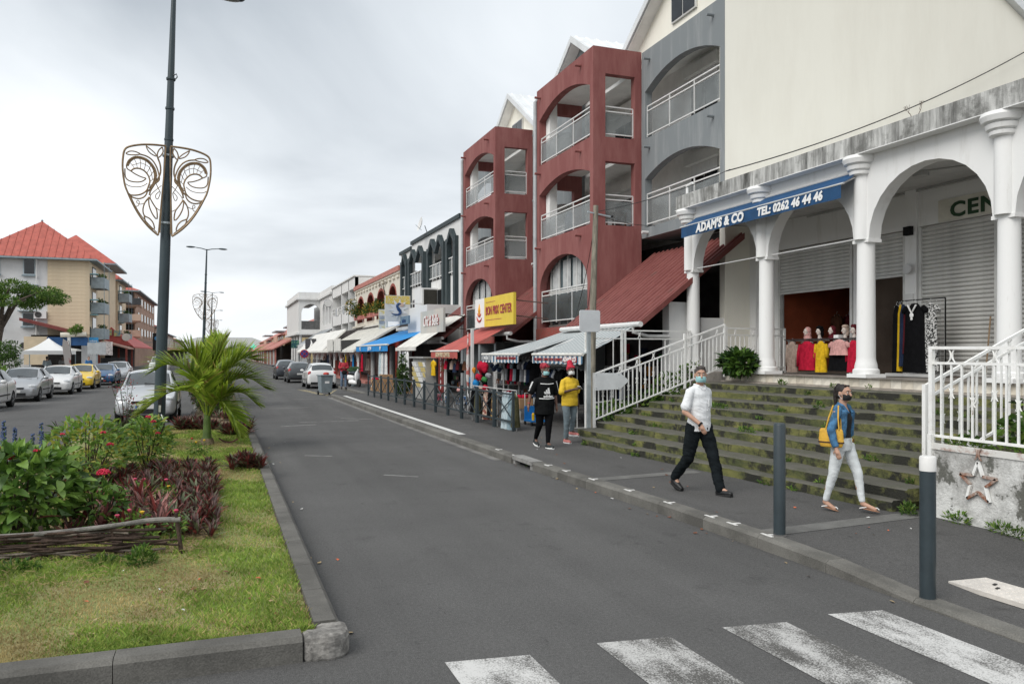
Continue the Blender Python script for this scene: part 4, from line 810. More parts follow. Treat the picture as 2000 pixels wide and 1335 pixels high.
def cloud(n,blobs,seed,shell=.55):
    """points and outward directions spread through ellipsoid blobs (c,r)"""
    r=np.random.default_rng(seed); w_=np.array([b[1][0]*b[1][1]*b[1][2] for b in blobs])**.67; k=r.choice(len(blobs),n,p=w_/w_.sum())
    C=np.array([b[0] for b in blobs])[k]; A=np.array([b[1] for b in blobs])[k]; d=r.normal(0,1,(n,3)); d/=np.linalg.norm(d,axis=1,keepdims=True)
    q=r.uniform(shell**3,1,n)**(1/3); return C+d*A*q[:,None], d+r.normal(0,.5,(n,3))+np.array([0,0,-.15])
lf=[M('leaf_a',(.06,.125,.022),.55,.25,3,spec=.4),M('leaf_b',(.095,.175,.035),.55,.25,3,spec=.4),M('leaf_c',(.03,.065,.014),.55,.25,3,spec=.4)]
lfy=[M('leaf_y1',(.13,.235,.04),.5,.25,3,spec=.4),M('leaf_y2',(.20,.29,.055),.5,.25,3,spec=.4),M('leaf_y3',(.06,.13,.02),.5,.25,3,spec=.4)]
[leafy(q) for q in lf+lfy]
bark=M('bark',(.09,.07,.055),.9,.3,6,bump=.6,bscale=30)
tr=thing('flat_crown_tree','flat-crowned green tree at the left edge in front of the white building','tree',(-13.6,60,0),world=True)
tk=MB(); tk.tube([(-13.7,60,-.1),(-13.75,60,1.6),(-13.5,60,3.2),(-13.2,60,4.6)],[.32,.26,.22,.14],9)
for q in ((-12,60.3,5.6),(-10.9,59.6,6.2),(-14.8,60.5,6),(-13.4,61.5,6.3),(-15.6,59,6.4),(-12.6,58.6,6.2)): tk.tube([(-13.5,60,3.4),Vector((-13.4,60,4.6)).lerp(Vector(q),.4)+Vector((0,0,.25)),q],[.14,.09,.035],6)
part('trunk',tk,bark,tr,smooth=True)
rb=random.Random(5); bl=[((-13.4+rb.uniform(-3.3,2.9),60+rb.uniform(-2.2,2.2),5.9+rb.uniform(-.5,.9)),(rb.uniform(.6,1.0),rb.uniform(.6,1),rb.uniform(.28,.45))) for _ in range(26)]
P,D=cloud(17000,bl,3,.2); part('crown',leafmesh('crown',P,D,.17,lfy+lf[:2],3),lfy,tr)
bl=[((-13.2+rb.uniform(-1,1),57+rb.uniform(-1.5,1.5),1.2+rb.uniform(-.6,1.2)),(.7,.7,.5)) for _ in range(9)]
P,D=cloud(3500,bl,4,.3); o=thing('garden_bush','dark green bush under the flat-crowned tree by the left building','bush',(-13.2,57,0),world=True); part('foliage',leafmesh('foliage',P,D,.16,lf,4),lf,o); part('stems',MB().tube([(-13.2,57,0),(-13.1,57,1.2)],.05,6),bark,o)
bl=[((-11.6+rb.uniform(-1.6,1.6),49+rb.uniform(-1.5,1.5),.7+rb.uniform(-.3,.5)),(.7,.7,.4)) for _ in range(10)]
P,D=cloud(4000,bl,5,.3); o=thing('hedge_bush','light green hedge bush behind the white parked car at the left edge','bush',(-11.6,49,0),world=True); part('foliage',leafmesh('foliage',P,D,.14,lfy,5),lfy,o); part('stems',MB().tube([(-11.6,49,0),(-11.5,49,.8)],.05,6),bark,o)
roofr=M('red_roof_left',(.40,.105,.08),.7,.12,2,bump=.1,bscale=20); boardc=M('cream_board',(.62,.51,.36),.75,.06,1); slate=M('slate_metal',(.25,.31,.34),.6,.12); whl=M('white_wall_left',(.64,.64,.64),.85,.06,.4)
def hip(par,x0,x1,y0,y1,z0,z1,m,ov=.8,name='roof',ribs=True):
    x0-=ov;x1+=ov;y0-=ov;y1+=ov; h=(y1-y0)/2; cx0,cx1=(x0+h*.8,x1-h*.8) if x1-x0>y1-y0 else ((x0+x1)/2-.01,(x0+x1)/2+.01); cy0,cy1=((y0+y1)/2,)*2 if x1-x0>y1-y0 else (y0+(x1-x0)*.4,y1-(x1-x0)*.4)
    if x1-x0>y1-y0: R0=(cx0,cy0,z1);R1=(cx1,cy0,z1); v=[(x0,y0,z0),(x1,y0,z0),(x1,y1,z0),(x0,y1,z0),R0,R1]; f=[(0,1,5,4),(1,2,5),(2,3,4,5),(3,0,4)]
    else: R0=(cx0,cy0,z1);R1=(cx0,cy1,z1); v=[(x0,y0,z0),(x1,y0,z0),(x1,y1,z0),(x0,y1,z0),R0,R1]; f=[(0,1,4),(1,2,5,4),(2,3,5),(3,0,4,5)]
    o=part(name,MB().add(v,f),m,par); part('eave',MB().box(x0,x1,y0,y1,z0-.18,z0-.01),slate,o)
    if ribs: # standing seams on the face towards the camera
        n=int((x1-x0)/.62)
        for i in range(1,n):
            x=x0+(x1-x0)*i/n
            if x1-x0>y1-y0: t=min(1,(x-x0)/(cx0-x0),(x1-x)/(x1-cx1))
            else: t=1-abs(x-(x0+x1)/2)/((x1-x0)/2)
            part('seam',MB().bar((x,y0,z0+.03),(x,y0+(cy0-y0)*t,z0+(z1-z0)*t+.03),.07,.05),m,o)
    return o
def leftblock(Y,lbl,deep,first):
    b=thing('balcony_building',lbl,'building',(-14,Y,0),world=True,group='balcony blocks on the left')
    part('white_wall',MB().box(-22.5,-16.41,Y+.15,Y+deep,0,11.7),whl,b); part('cream_wall',MB().box(-16.4,-12.67,Y,Y+deep,0,11.7),boardc,b)
    bm_=MB().prism([(0,0),(-.045,.02),(-.045,.36),(0,.40)],-16.42,-12.62,'x').mesh('siding_board',boardc)
    for i in range(21):
        o=link('siding_board',bm_,b); o.location=(0,Y,4.0+i*.37-.0)
    hip(b,-22.5,-12.67,Y,Y+deep,11.75,16.0,roofr); 
    part('seam_cap',MB().ball((-17.6,Y+3.8,16.05),.12),slate,b)
    for z in (3.75,6.45,9.1):
        part('balcony_floor',MB().box(-12.66,-11.4,Y+1.2,Y+5.2,z-.15,z),slate,b); part('balcony_front',MB().box(-11.46,-11.4,Y+1.2,Y+5.2,z+.001,z+.95),slate,b); part('balcony_side',MB().box(-12.66,-11.461,Y+1.15,Y+1.21,z-.2,z+.95),M('slate_light',(.33,.38,.40),.6,.12),b)
        part('balcony_door',MB().box(-12.72,-12.60,Y+2,Y+4.4,z,z+2.1),gdark,b); part('sunshade',MB().box(-12.66,-11.9,Y+.1,Y+1.0,z+1.15 if z>4 else z+2.3,z+1.23 if z>4 else z+2.38),M('teal_metal',(.16,.33,.36),.6,.1),b)
        part('side_window',MB().box(-12.7,-12.6,Y+.3,Y+.9,z,z+1.1),gdark,b)
        for yy in (Y+1.25,Y+5.15): part('post',MB().bar((-11.43,yy,z+.95),(-11.43,yy,z+2.55),.05),slate,b)
        pl_=[((-11.9,Y+2+q*1.1,z+1.0),(.35,.4,.3)) for q in range(3)]
        P,D=cloud(160,pl_,int(z*10),.1); part('balcony_plants',leafmesh('balcony_plants',P,D,.3,lf,1),lf,b)
    for x,z0,z1 in ((-18.5,10.1,11.5),(-18.6,4.9,6.1),(-18.5,7.6,8.7),(-21.6,10.1,11.5),(-21.6,4.9,6.1)):
        f=part('window',MB().box(x-.1,x+1.0,Y+.05,Y+.149,z0-.1,z1+.1),M('pale_blue_frame',(.45,.52,.55),.6,.05),b); part('pane',MB().box(x,x+.9,Y+.03,Y+.049,z0,z1),gdark,f); part('sill',MB().box(x-.2,x+1.1,Y-.08,Y+.05,z0-.25,z0-.1),slate,f); part('sunshade',MB().box(x-.4,x+1.3,Y-.5,Y+.15,z1+.2,z1+.28),slate,f)
    for x,z in ((-17.6,5.6),(-18.9,2.5)): a=part('air_conditioner',MB().box(x,x+1.1,Y-.3,Y+.1,z,z+.75),wr,b); part('fan',MB().lathe([(.3,0),(.3,.02)],(x+.4,Y-.31,z+.38),16,mat=Matrix.Rotation(R(90),3,'X')),M('fan_dark',(.05,.05,.05),.6,0),a)
    part('drain_pipe',MB().tube([(-17.4,Y-.1,.2),(-17.4,Y-.1,11.6)],.07,6),wr,b)
    if first:
        hip(b,-20,-12.2,Y+12,Y+22,12.6,16.2,roofr,name='rear_roof',ribs=False); part('rear_wall',MB().box(-20,-12.67,Y+deep+.01,Y+22,0,12.6),boardc,b)
        part('lean_to_roof',MB().prism([(-17.9,5.2),(-17.9,5.48),(-12.9,4.15),(-12.9,3.85)],Y-5,Y-.01,'y'),M('maroon_roof',(.17,.04,.035),.7,.15),b)
        part('shop_front',MB().box(-17.4,-12.9,Y-2.5,Y-.1,0,3.9),dark,b); part('shop_white_wall',MB().box(-13.0,-12.0,Y-2.6,Y+1,0,2.85),whl,b)
        part('cream_panel',MB().box(-17.6,-15.6,Y-4.6,Y-4.4,1.0,3.7),boardc,b)
        fa=part('blue_fascia',MB().box(-15.6,-12.1,Y-5,Y-4.8,2.85,3.65),M('fascia_blue',(.015,.07,.19),.6,.25,1),b); part('blue_sign',MB().box(-12.05,-11.2,Y-4.9,Y-4.7,2.95,3.65),M('sign_blue2',(.03,.22,.45),.5,.1),b); text('adora',.3,(-11.62,Y-4.92,3.3),FY,lt,b)
        part('awning_post',MB().tube([(-13.7,Y-5.1,.1),(-13.7,Y-5.1,4.1)],.16,8),wr,b); part('beam',MB().tube([(-14.4,Y-5.2,3.85),(-12.2,Y-5.2,3.95)],.24,10),creamf,b)
        P,D=cloud(500,[((-13.2,Y-5.2,4.2),(.5,.5,.25)),((-12.9,Y-5.2,4.5),(.35,.4,.3))],8,.1); part('hanging_plant',leafmesh('hanging_plant',P,D,.25,lfy,2),lfy,b)
        part('stall_awning',MB().prism([(-14.6,2.5),(-12.6,2.3),(-12.6,2.45),(-14.6,2.75)],Y-8,Y-5.3,'y'),canw,b)
        for i in range(3): part('poster',MB().box(-11.95,-11.9,Y+1.2+i*1.3,Y+2.3+i*1.3,2.9,3.9) if i else MB().box(-11.9,-10.6,Y+.8,Y+.9,1.9,3.3),M('poster%d'%i,((.55,.5,.48),(.5,.2,.15),(.45,.45,.3))[i],.6,.3,4),b)
leftblock(92,'nearest balcony block with red hipped roof, cream boarding and air conditioners',11,True)
leftblock(116,'second balcony block further down the left side with red hipped roof',10,False)
b3=thing('brown_apartment_building','pinkish brown apartment block with dark balconies behind the cream blocks','building',(-13,140,0),world=True)
brn=M('brown_render',(.36,.24,.18),.85,.1,.5); pk=M('pale_pink_band',(.52,.40,.31),.85,.1,.5)
part('wall',MB().box(-24,-12.2,134,172,0,11.6),brn,b3); hip(b3,-24,-12.2,134,172,11.7,14.2,roofr,ribs=False)
for k,z in enumerate((4.6,7.0,9.4)):
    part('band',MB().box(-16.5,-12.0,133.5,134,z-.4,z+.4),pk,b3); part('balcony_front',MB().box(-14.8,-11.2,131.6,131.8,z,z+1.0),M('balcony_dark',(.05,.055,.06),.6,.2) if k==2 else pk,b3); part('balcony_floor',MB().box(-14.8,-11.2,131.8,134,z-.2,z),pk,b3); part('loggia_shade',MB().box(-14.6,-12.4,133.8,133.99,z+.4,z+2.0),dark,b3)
    for j in range(6): f=part('window',MB().box(-12.19,-12.1,137+j*5.6,139.4+j*5.6,z+.2,z+1.6),pk,b3); part('pane',MB().box(-12.099,-12.05,137.2+j*5.6,139.2+j*5.6,z+.35,z+1.5),gdark,f)
for (y0,y1,zt,c,lb) in ((174,200,7.5,(.45,.36,.28),'low pinkish house behind the brown block on the left'),(203,240,6.8,(.5,.48,.42),'pale far house on the left side of the street'),(244,300,6.2,(.42,.33,.27),'farthest house on the left side of the street')):
    h=thing('street_house',lb,'house',(-12.5,y0,0),world=True,group='far houses on the left'); part('wall',MB().box(-22,-12.2,y0,y1,0,zt),M('wall%d'%y0,c,.85,.1,.4),h); hip(h,-22,-12.2,y0,y1,zt,zt+2,roofr,ribs=False)
    for j in range(3): part('window',MB().box(-12.19,-12.1,y0+3+j*7,y0+5.5+j*7,zt-2.4,zt-1),gdark,h)
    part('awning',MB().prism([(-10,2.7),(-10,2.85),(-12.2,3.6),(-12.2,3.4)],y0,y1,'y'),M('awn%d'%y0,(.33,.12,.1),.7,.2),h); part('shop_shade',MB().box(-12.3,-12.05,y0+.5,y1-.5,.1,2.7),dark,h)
rs=thing('red_roof_shop','low shop with bright red roof and wall signs on the left side','shop',(-11,122,0),world=True)
part('roof',MB().prism([(-9.6,2.75),(-9.6,2.9),(-13.4,5.3),(-13.4,5.0)],104,132,'y'),M('bright_red_roof',(.48,.10,.09),.65,.1),rs); part('gable',MB().prism([(-13.4,3.0),(-9.7,3.0),(-12,5.2)],103.8,104,'y'),M('bright_red_roof',(.48,.10,.09),.65,.1),rs)
part('sign',MB().box(-12.9,-11.9,103.6,103.79,4.2,4.9).box(-11.7,-11.0,103.6,103.79,4.1,4.8),M('shop_pictures',(.12,.25,.35),.5,0,3,c2=(.5,.45,.15)),rs); part('disc',MB().lathe([(.45,0),(.45,.1)],(-10.4,103.7,4.0),18,mat=Matrix.Rotation(R(90),3,'X')),canw,rs)
part('front',MB().box(-13.3,-12,104,131,.1,3),dark,rs); part('screen_fence',MB().box(-12.6,-9.9,100,100.2,.1,1.6),M('screen_slate',(.09,.10,.11),.7,.2),rs); part('terrace_canopy',MB().prism([(-12.6,3.5),(-12.6,3.65),(-9.5,2.7),(-9.5,2.55)],96.8,103,'y'),M('terrace_canopy',(.42,.25,.2),.7,.1),rs)
for x,y in ((-9.7,97),(-9.7,102.8),(-12.4,97),(-11.1,102.9)): part('post',MB().box(x-.1,x+.1,y-.1,y+.1,.1,2.7),brick,rs)
vs_=thing('vertical_shop_sign','black and red vertical shop sign on the far left row','sign',(-10.2,150,3),world=True); part('board',MB().box(-10.9,-9.7,150,150.15,2.6,5.6),M('sign_black',(.012,.012,.014),.5,.1),vs_); part('logo',MB().lathe([(.35,0),(.35,.05)],(-10.3,149.98,4.7),16,mat=Matrix.Rotation(R(90),3,'X')),M('logo_blue',(.1,.3,.55),.5,0),vs_); part('red_edge',MB().box(-9.69,-9.3,150,150.15,2.6,5.8),brick,vs_); part('bracket',MB().bar((-10.9,150.08,4),(-12.2,150.08,4),.1),slate,vs_)
tn=thing('market_tent','white pointed market tent by the left pavement','tent',(-11.7,66,.1),world=True)
m=MB(); A=[(-13.2,64.4),(-10.2,64.4),(-10.2,67.4),(-13.2,67.4)]
def tent(u,v):
    s_=v*4; i=int(min(3,s_)); f=s_-i; a=Vector(A[i]);b=Vector(A[(i+1)%4]); e=a.lerp(b,f); c=Vector((-11.7,65.9)); h=2.25+.95*(u**1.6); p=e.lerp(c,u); return (p.x,p.y,h)
m.grid(tent,8,32); part('canopy',m,lt,tn,smooth='all')
part('valance',MB().box(-13.22,-10.18,64.37,64.4,2.0,2.27).box(-10.2,-10.17,64.41,67.4,2.0,2.27).box(-13.23,-13.2,64.41,67.4,2.0,2.27),lt,tn)
for x,y in A: part('leg',MB().tube([(x,y,.1),(x,y,2.25)],.03,6),slate,tn)
ff=thing('feather_flag','tall white and red feather flag beside the market tent','flag',(-10.0,63,.1),world=True); part('banner',MB().prism([(-10.15,.9),(-9.85,.7),(-9.8,2.0),(-10.0,2.9),(-10.3,3.1),(-10.35,2.6)],63,63.03,'y'),M('flag_print',(.55,.5,.47),.7,0,2,c2=(.4,.1,.08),lo_=.55,hi=.6),ff); part('pole',MB().tube([(-9.8,63,.1),(-9.78,63,2.0),(-9.95,63,2.95),(-10.3,63,3.15)],.02,6),black,ff)
ss=thing('traffic_sign_back','grey traffic sign seen from behind on the left pavement','sign',(-9.9,76,.1),world=True); part('plate',MB().box(-10.6,-9.2,76,76.05,2.0,3.0),M('sign_back_grey',(.42,.44,.45),.5,.1),ss); part('post',MB().tube([(-9.9,76.1,.1),(-9.9,76.1,3.1)],.05,8),slate,ss)
# ---------------- vehicles ----------------
tyre=M('tyre_rubber',(.012,.012,.012),.8,.1); rimm=M('alloy',(.42,.43,.44),.35,.1,metal=.6); plastic=M('black_plastic',(.012,.012,.013),.5,.1); lamp=M('headlamp',(.55,.57,.58),.08,.2,8,spec=.8); redl=M('tail_lamp',(.36,.012,.012),.12,.1,spec=.7); plate=M('number_plate',(.62,.62,.6),.5,.02)
cglass=M('car_glass',(.055,.065,.07),.06,.25,1.2,spec=.9)
def carshape(L,W,H,hood=.85,rake=.0):
    k=L/3.9; h=H/1.46; w=W/1.70
    #  y, wl, zs, zm, zb, wb, zt, wt
    S=[(-1.95,.60,.27,.45,.56,.52,.60,.40),(-1.90,.72,.22,.48,.63,.62,.66,.50),(-1.72,.82,.19,.52,.74,.72,.78,.56),(-1.42,.845,.18,.55,.84,.76,.89,.60),(-1.02*hood/.85,.85,.18,.56,.91,.78,.97,.62),(-.84*hood/.85,.85,.18,.56,.93,.785,1.01,.66),
       (-.10+rake,.85,.18,.56,.945,.79,1.385,.565),(.15+rake,.85,.18,.56,.95,.79,1.43,.57),(.6,.85,.18,.56,.96,.79,1.455,.575),(1.15,.85,.18,.56,.985,.785,1.43,.56),(1.55,.845,.19,.57,1.01,.77,1.345,.535),(1.80,.83,.21,.58,1.0,.74,1.04,.64),(1.91,.80,.24,.56,.84,.70,.90,.58),(1.95,.70,.30,.50,.66,.62,.70,.48)]
    vs=[];fs=[];mi=[]; n=17
    for y,wl,zs,zm,zb,wb,zt,wt in S:
        half=[(0,zs),(wl*.90,zs),(wl*.985,zs+.10),(wl,zm),(wl*.965,zb-.06),(wb,zb),(wt,zt-.045),(wt*.6,zt),(0,zt+.012)]
        full=half+[(-a,b) for a,b in half[-2:0:-1]]
        vs+=[(a*w,y*k,b*h) for a,b in full]
    m=len(S); n=16
    for i in range(m-1):
        for j in range(n):
            a=(i*n+j,i*n+(j+1)%n,(i+1)*n+(j+1)%n,(i+1)*n+j); g=0
            top=j in (6,7,8,9); side=j in (5,10)
            if i==5 and top: g=1
            elif i in (6,7,8,9) and side: g=2
            elif i==10 and top: g=3
            fs.append(a); mi.append(g)
    fs.append(tuple(range(n))); fs.append(tuple(reversed(range((m-1)*n,m*n)))); mi+=[0,0]
    me=bpy.data.meshes.new('cage'); me.from_pydata(vs,[],fs); me.polygons.foreach_set('material_index',mi)
    for q in range(5): me.materials.append(plastic)
    o=bpy.data.objects.new('tmp',me)
    bm=bmesh.new(); bm.from_mesh(me); bmesh.ops.recalc_face_normals(bm,faces=bm.faces)
    cl=bm.edges.layers.float.get('crease_edge') or bm.edges.layers.float.new('crease_edge')
    for e in bm.edges:
        t={f.material_index for f in e.link_faces}
        if len(t)>1: e[cl]=.75
    bm.to_mesh(me); bm.free()
    sm=o.modifiers.new('s','SUBSURF'); sm.levels=2; sm.render_levels=2
    cut=MB(); cut.mi=4
    for yy in (-1.25*k,1.22*k):
        for s_ in (-1,1): cut.lathe([(.345,0),(.345,.34)],(s_*(W/2-.30)+( -.34 if s_<0 else 0)*0,yy,.30),24,mat=Matrix.Rotation(R(90)*s_,3,'Y'))
    cm=cut.mesh('cut',[plastic]*5); co=bpy.data.objects.new('cut',cm)
    bo=o.modifiers.new('b','BOOLEAN'); bo.object=co; bo.operation='DIFFERENCE'; bo.solver='EXACT'
    res=evalmesh(o); bpy.data.objects.remove(o); bpy.data.objects.remove(co)
    out_={}
    def sub(sel,name,mats,remap):
        bm=bmesh.new(); bm.from_mesh(res); bmesh.ops.delete(bm,geom=[f for f in bm.faces if not sel(f)],context='FACES')
        for f in bm.faces: f.material_index=remap(f.material_index); f.smooth=True
        q=bpy.data.meshes.new(name); bm.to_mesh(q); bm.free()
        for mm in mats: q.materials.append(mm)
        try: q.set_sharp_from_angle(angle=R(38))
        except Exception: pass
        return q
    out_['body']=sub(lambda f:f.material_index in (0,4),'body',[plastic,plastic],lambda i:1 if i==4 else 0)
    out_['windscreen']=sub(lambda f:f.material_index==1,'windscreen',[cglass],lambda i:0)
    out_['rear_window']=sub(lambda f:f.material_index==3,'rear_window',[cglass],lambda i:0)
    out_['side_l']=sub(lambda f:f.material_index==2 and f.calc_center_median().x<0,'side_window',[cglass],lambda i:0)
    out_['side_r']=sub(lambda f:f.material_index==2 and f.calc_center_median().x>0,'side_window',[cglass],lambda i:0)
    return out_,(L,W,H,k,h,w)
_sh={}
whm=None
def wheel_meshes():
    t=MB().lathe([(.20,-.10),(.27,-.105),(.30,-.085),(.305,0),(.30,.085),(.27,.105),(.20,.10)],(0,0,0),24,mat=Matrix.Rotation(R(90),3,'Y')).mesh('tyre',tyre,35)
    r=MB().lathe([(.205,.06),(.205,.098),(.17,.085),(.06,.075),(.0,.08)],(0,0,0),20,mat=Matrix.Rotation(R(90),3,'Y'))
    for i in range(5): a=R(72*i); r.bar((.092,.04*math.cos(a),.04*math.sin(a)),(.092,.19*math.cos(a),.19*math.sin(a)),.05,.025)
    return t,r.mesh('rim',rimm,35)
WT,WR=wheel_meshes()
def car(label,loc,paintc,rz=0,preset='hatch',L=3.95,W=1.72,H=1.47,group=None,metal=.0,wip=True,fog=True,name='parked_car',hood=.85,rake=0,spec=.6):
    key=(L,W,H,hood,rake)
    if key not in _sh: _sh[key]=carshape(L,W,H,hood,rake)
    sh,(L,W,H,k,h,w)=_sh[key]; c=thing(name,label,'car',loc,rz,group)
    pm=M('paint_%.3f_%.3f_%.3f'%paintc,paintc,.32,.03,1,metal=metal,spec=spec,coat=.8)
    b=sh['body'].copy(); b.materials[0]=pm; bo=link('body',b,c)
    for nm,src in (('windscreen','windscreen'),('rear_window','rear_window'),('side_window','side_l'),('side_window','side_r')): link(nm,sh[src],c)
    for s_ in (-1,1):
        for yy in (-1.25*k,1.22*k):
            wh=link('wheel',WT,c); wh.location=(s_*(W/2-.115),yy,.30)
            if s_<0: wh.rotation_euler=(0,0,pi)
            link('rim',WR,wh)
        # pillars along the glass edge
        part('pillar',MB().tube([(s_*.665*w,-.84*k*hood/.85,1.0*h),(s_*.57*w,(-.10+rake)*k,1.385*h)],.028,6),pm,c); part('pillar',MB().box(s_*.765*w-.02,s_*.765*w+.02,.28*k,.36*k,.96*h,1.02*h).bar((s_*.785*w,.32*k,.96*h),(s_*.60*w,.30*k,1.41*h),.09,.02),plastic,c)
        hl=part('headlight',MB().ball((s_*.60*w,-1.70*k,.665*h),(.185,.17,.085),14,8,Matrix.Rotation(R(-26)*s_,3,'Z')),lamp,c,smooth='all'); part('bulb',MB().ball((s_*.56*w,-1.83*k,.665*h),(.05,.035,.05),8,6),rimm,hl,smooth='all')
        part('tail_light',MB().ball((s_*.70*w,1.80*k,.84*h),(.11,.10,.17),12,8),redl,c,smooth='all')
        mr=part('mirror',MB().ball((s_*(W/2+.06),-.52*k,1.0*h),(.11,.07,.075),12,8),pm if preset!='mini' else plastic,c,smooth='all'); part('mirror_arm',MB().bar((s_*(W/2-.08),-.5*k,.95*h),(s_*(W/2+.02),-.52*k,.98*h),.05,.03),plastic,mr)
        part('door_handle',MB().obox((s_*(W/2-.01),.12*k,.82*h),(.03,.2,.03)),pm,c); part('rub_strip',MB().obox((s_*(W/2+.003),.0,.50*h),(.02,1.5,.05)),plastic,c)
        part('door_seam',MB().obox((s_*(W/2-.006),.34*k,.62*h),(.012,.012,.62)),plastic,c)
        if fog: part('fog_light',MB().lathe([(.075,0),(.075,.06)],(s_*.58*w,-1.82*k,.36*h),14,mat=Matrix.Rotation(R(90),3,'X')),plastic,c)
    part('grille',MB().obox((0,-1.925*k,.585*h),(.72*w,.07,.07)),plastic,c); part('air_intake',MB().obox((0,-1.905*k,.33*h),(.86*w,.09,.13)),plastic,c)
    pt=part('number_plate',MB().obox((0,-1.945*k,.46*h),(.50,.03,.11)),plate,c); part('plate_band',MB().obox((-.23,-1.955*k,.46*h),(.04,.02,.105)),M('plate_blue',(.02,.1,.4),.5,0),pt)
    part('badge',MB().lathe([(.045,0),(.045,.03)],(0,-1.91*k,.67*h),12,mat=Matrix.Rotation(R(90),3,'X')),rimm,c)
    part('number_plate',MB().obox((0,1.955*k,.62*h),(.50,.03,.11)),plate,c); part('rear_bumper',MB().obox((0,1.90*k,.32*h),(1.3*w,.12,.12)),plastic,c)
    if wip: part('wiper',MB().bar((.45*w,-.90*k*hood/.85,1.02*h),(-.1,-.78*k*hood/.85,1.075*h),.02,.02),plastic,c)
    return c
GL='cars parked along the left kerb'; GR='cars parked along the right kerb'
car('white hatchback at the left edge, half out of the picture',(-8.38,34.3,0),(.66,.66,.65),group=GL,L=4.1,W=1.75,H=1.5)
car('silver hatchback parked between two white hatchbacks on the left',(-8.15,40.6,0),(.42,.43,.44),group=GL,metal=.55,L=3.97,W=1.74)
car('white hatchback parked between the silver and the yellow car',(-7.85,46.9,0),(.68,.68,.67),group=GL,L=4.03,W=1.72)
car('small bright yellow hatchback on the left kerb',(-7.7,53.2,0),(.72,.48,.01),group=GL,L=3.75,W=1.68,H=1.46)
car('metallic blue car behind the yellow hatchback',(-7.35,59.6,0),(.01,.085,.21),group=GL,metal=.4,L=4.3,W=1.78,H=1.42,hood=.95)
car('silver car farthest along the left kerb, behind the blue car',(-7.2,66.2,0),(.48,.49,.50),group=GL,metal=.5,L=4.2,W=1.75,H=1.5)
car('light silver hatchback parked on the median behind the lamp post',(-2.08,27.55,0),(.52,.53,.54),preset='mini',metal=.45,L=3.67,W=1.72,H=1.56,hood=.80)
car('white hatchback seen from behind beside the grey bin',(5.62,50.3,0),(.70,.70,.69),rz=pi,group=GR,L=4.0,W=1.72,H=1.52) if False else car('white hatchback seen from behind beside the grey bin',(5.62,49.6,0),(.70,.70,.69),group=GR,rz=pi,L=4.0,W=1.72,H=1.52)
car('dark grey hatchback seen from behind, in front of the white one',(5.30,59.6,0),(.05,.055,.06),group=GR,rz=pi,metal=.3,L=4.2,W=1.76,H=1.5)
car('dark blue-grey car with pale roof rails third in the right-hand row',(5.0,67.5,0),(.04,.045,.055),group=GR,rz=pi,metal=.3,L=4.3,W=1.78,H=1.58)
car('grey car farthest in the right-hand row of parked cars',(6.0,79,0),(.25,.26,.27),group=GR,rz=pi,metal=.4,L=4.3,W=1.75,H=1.5)
car('white van-like car driving up the far left lane',(-5.6,86,0),(.66,.66,.65),name='moving_car',L=4.4,W=1.85,H=1.85)
car('dark car driving far away on the left lane',(-4.2,118,0),(.06,.06,.065),name='moving_car',L=4.2,W=1.75,H=1.5)
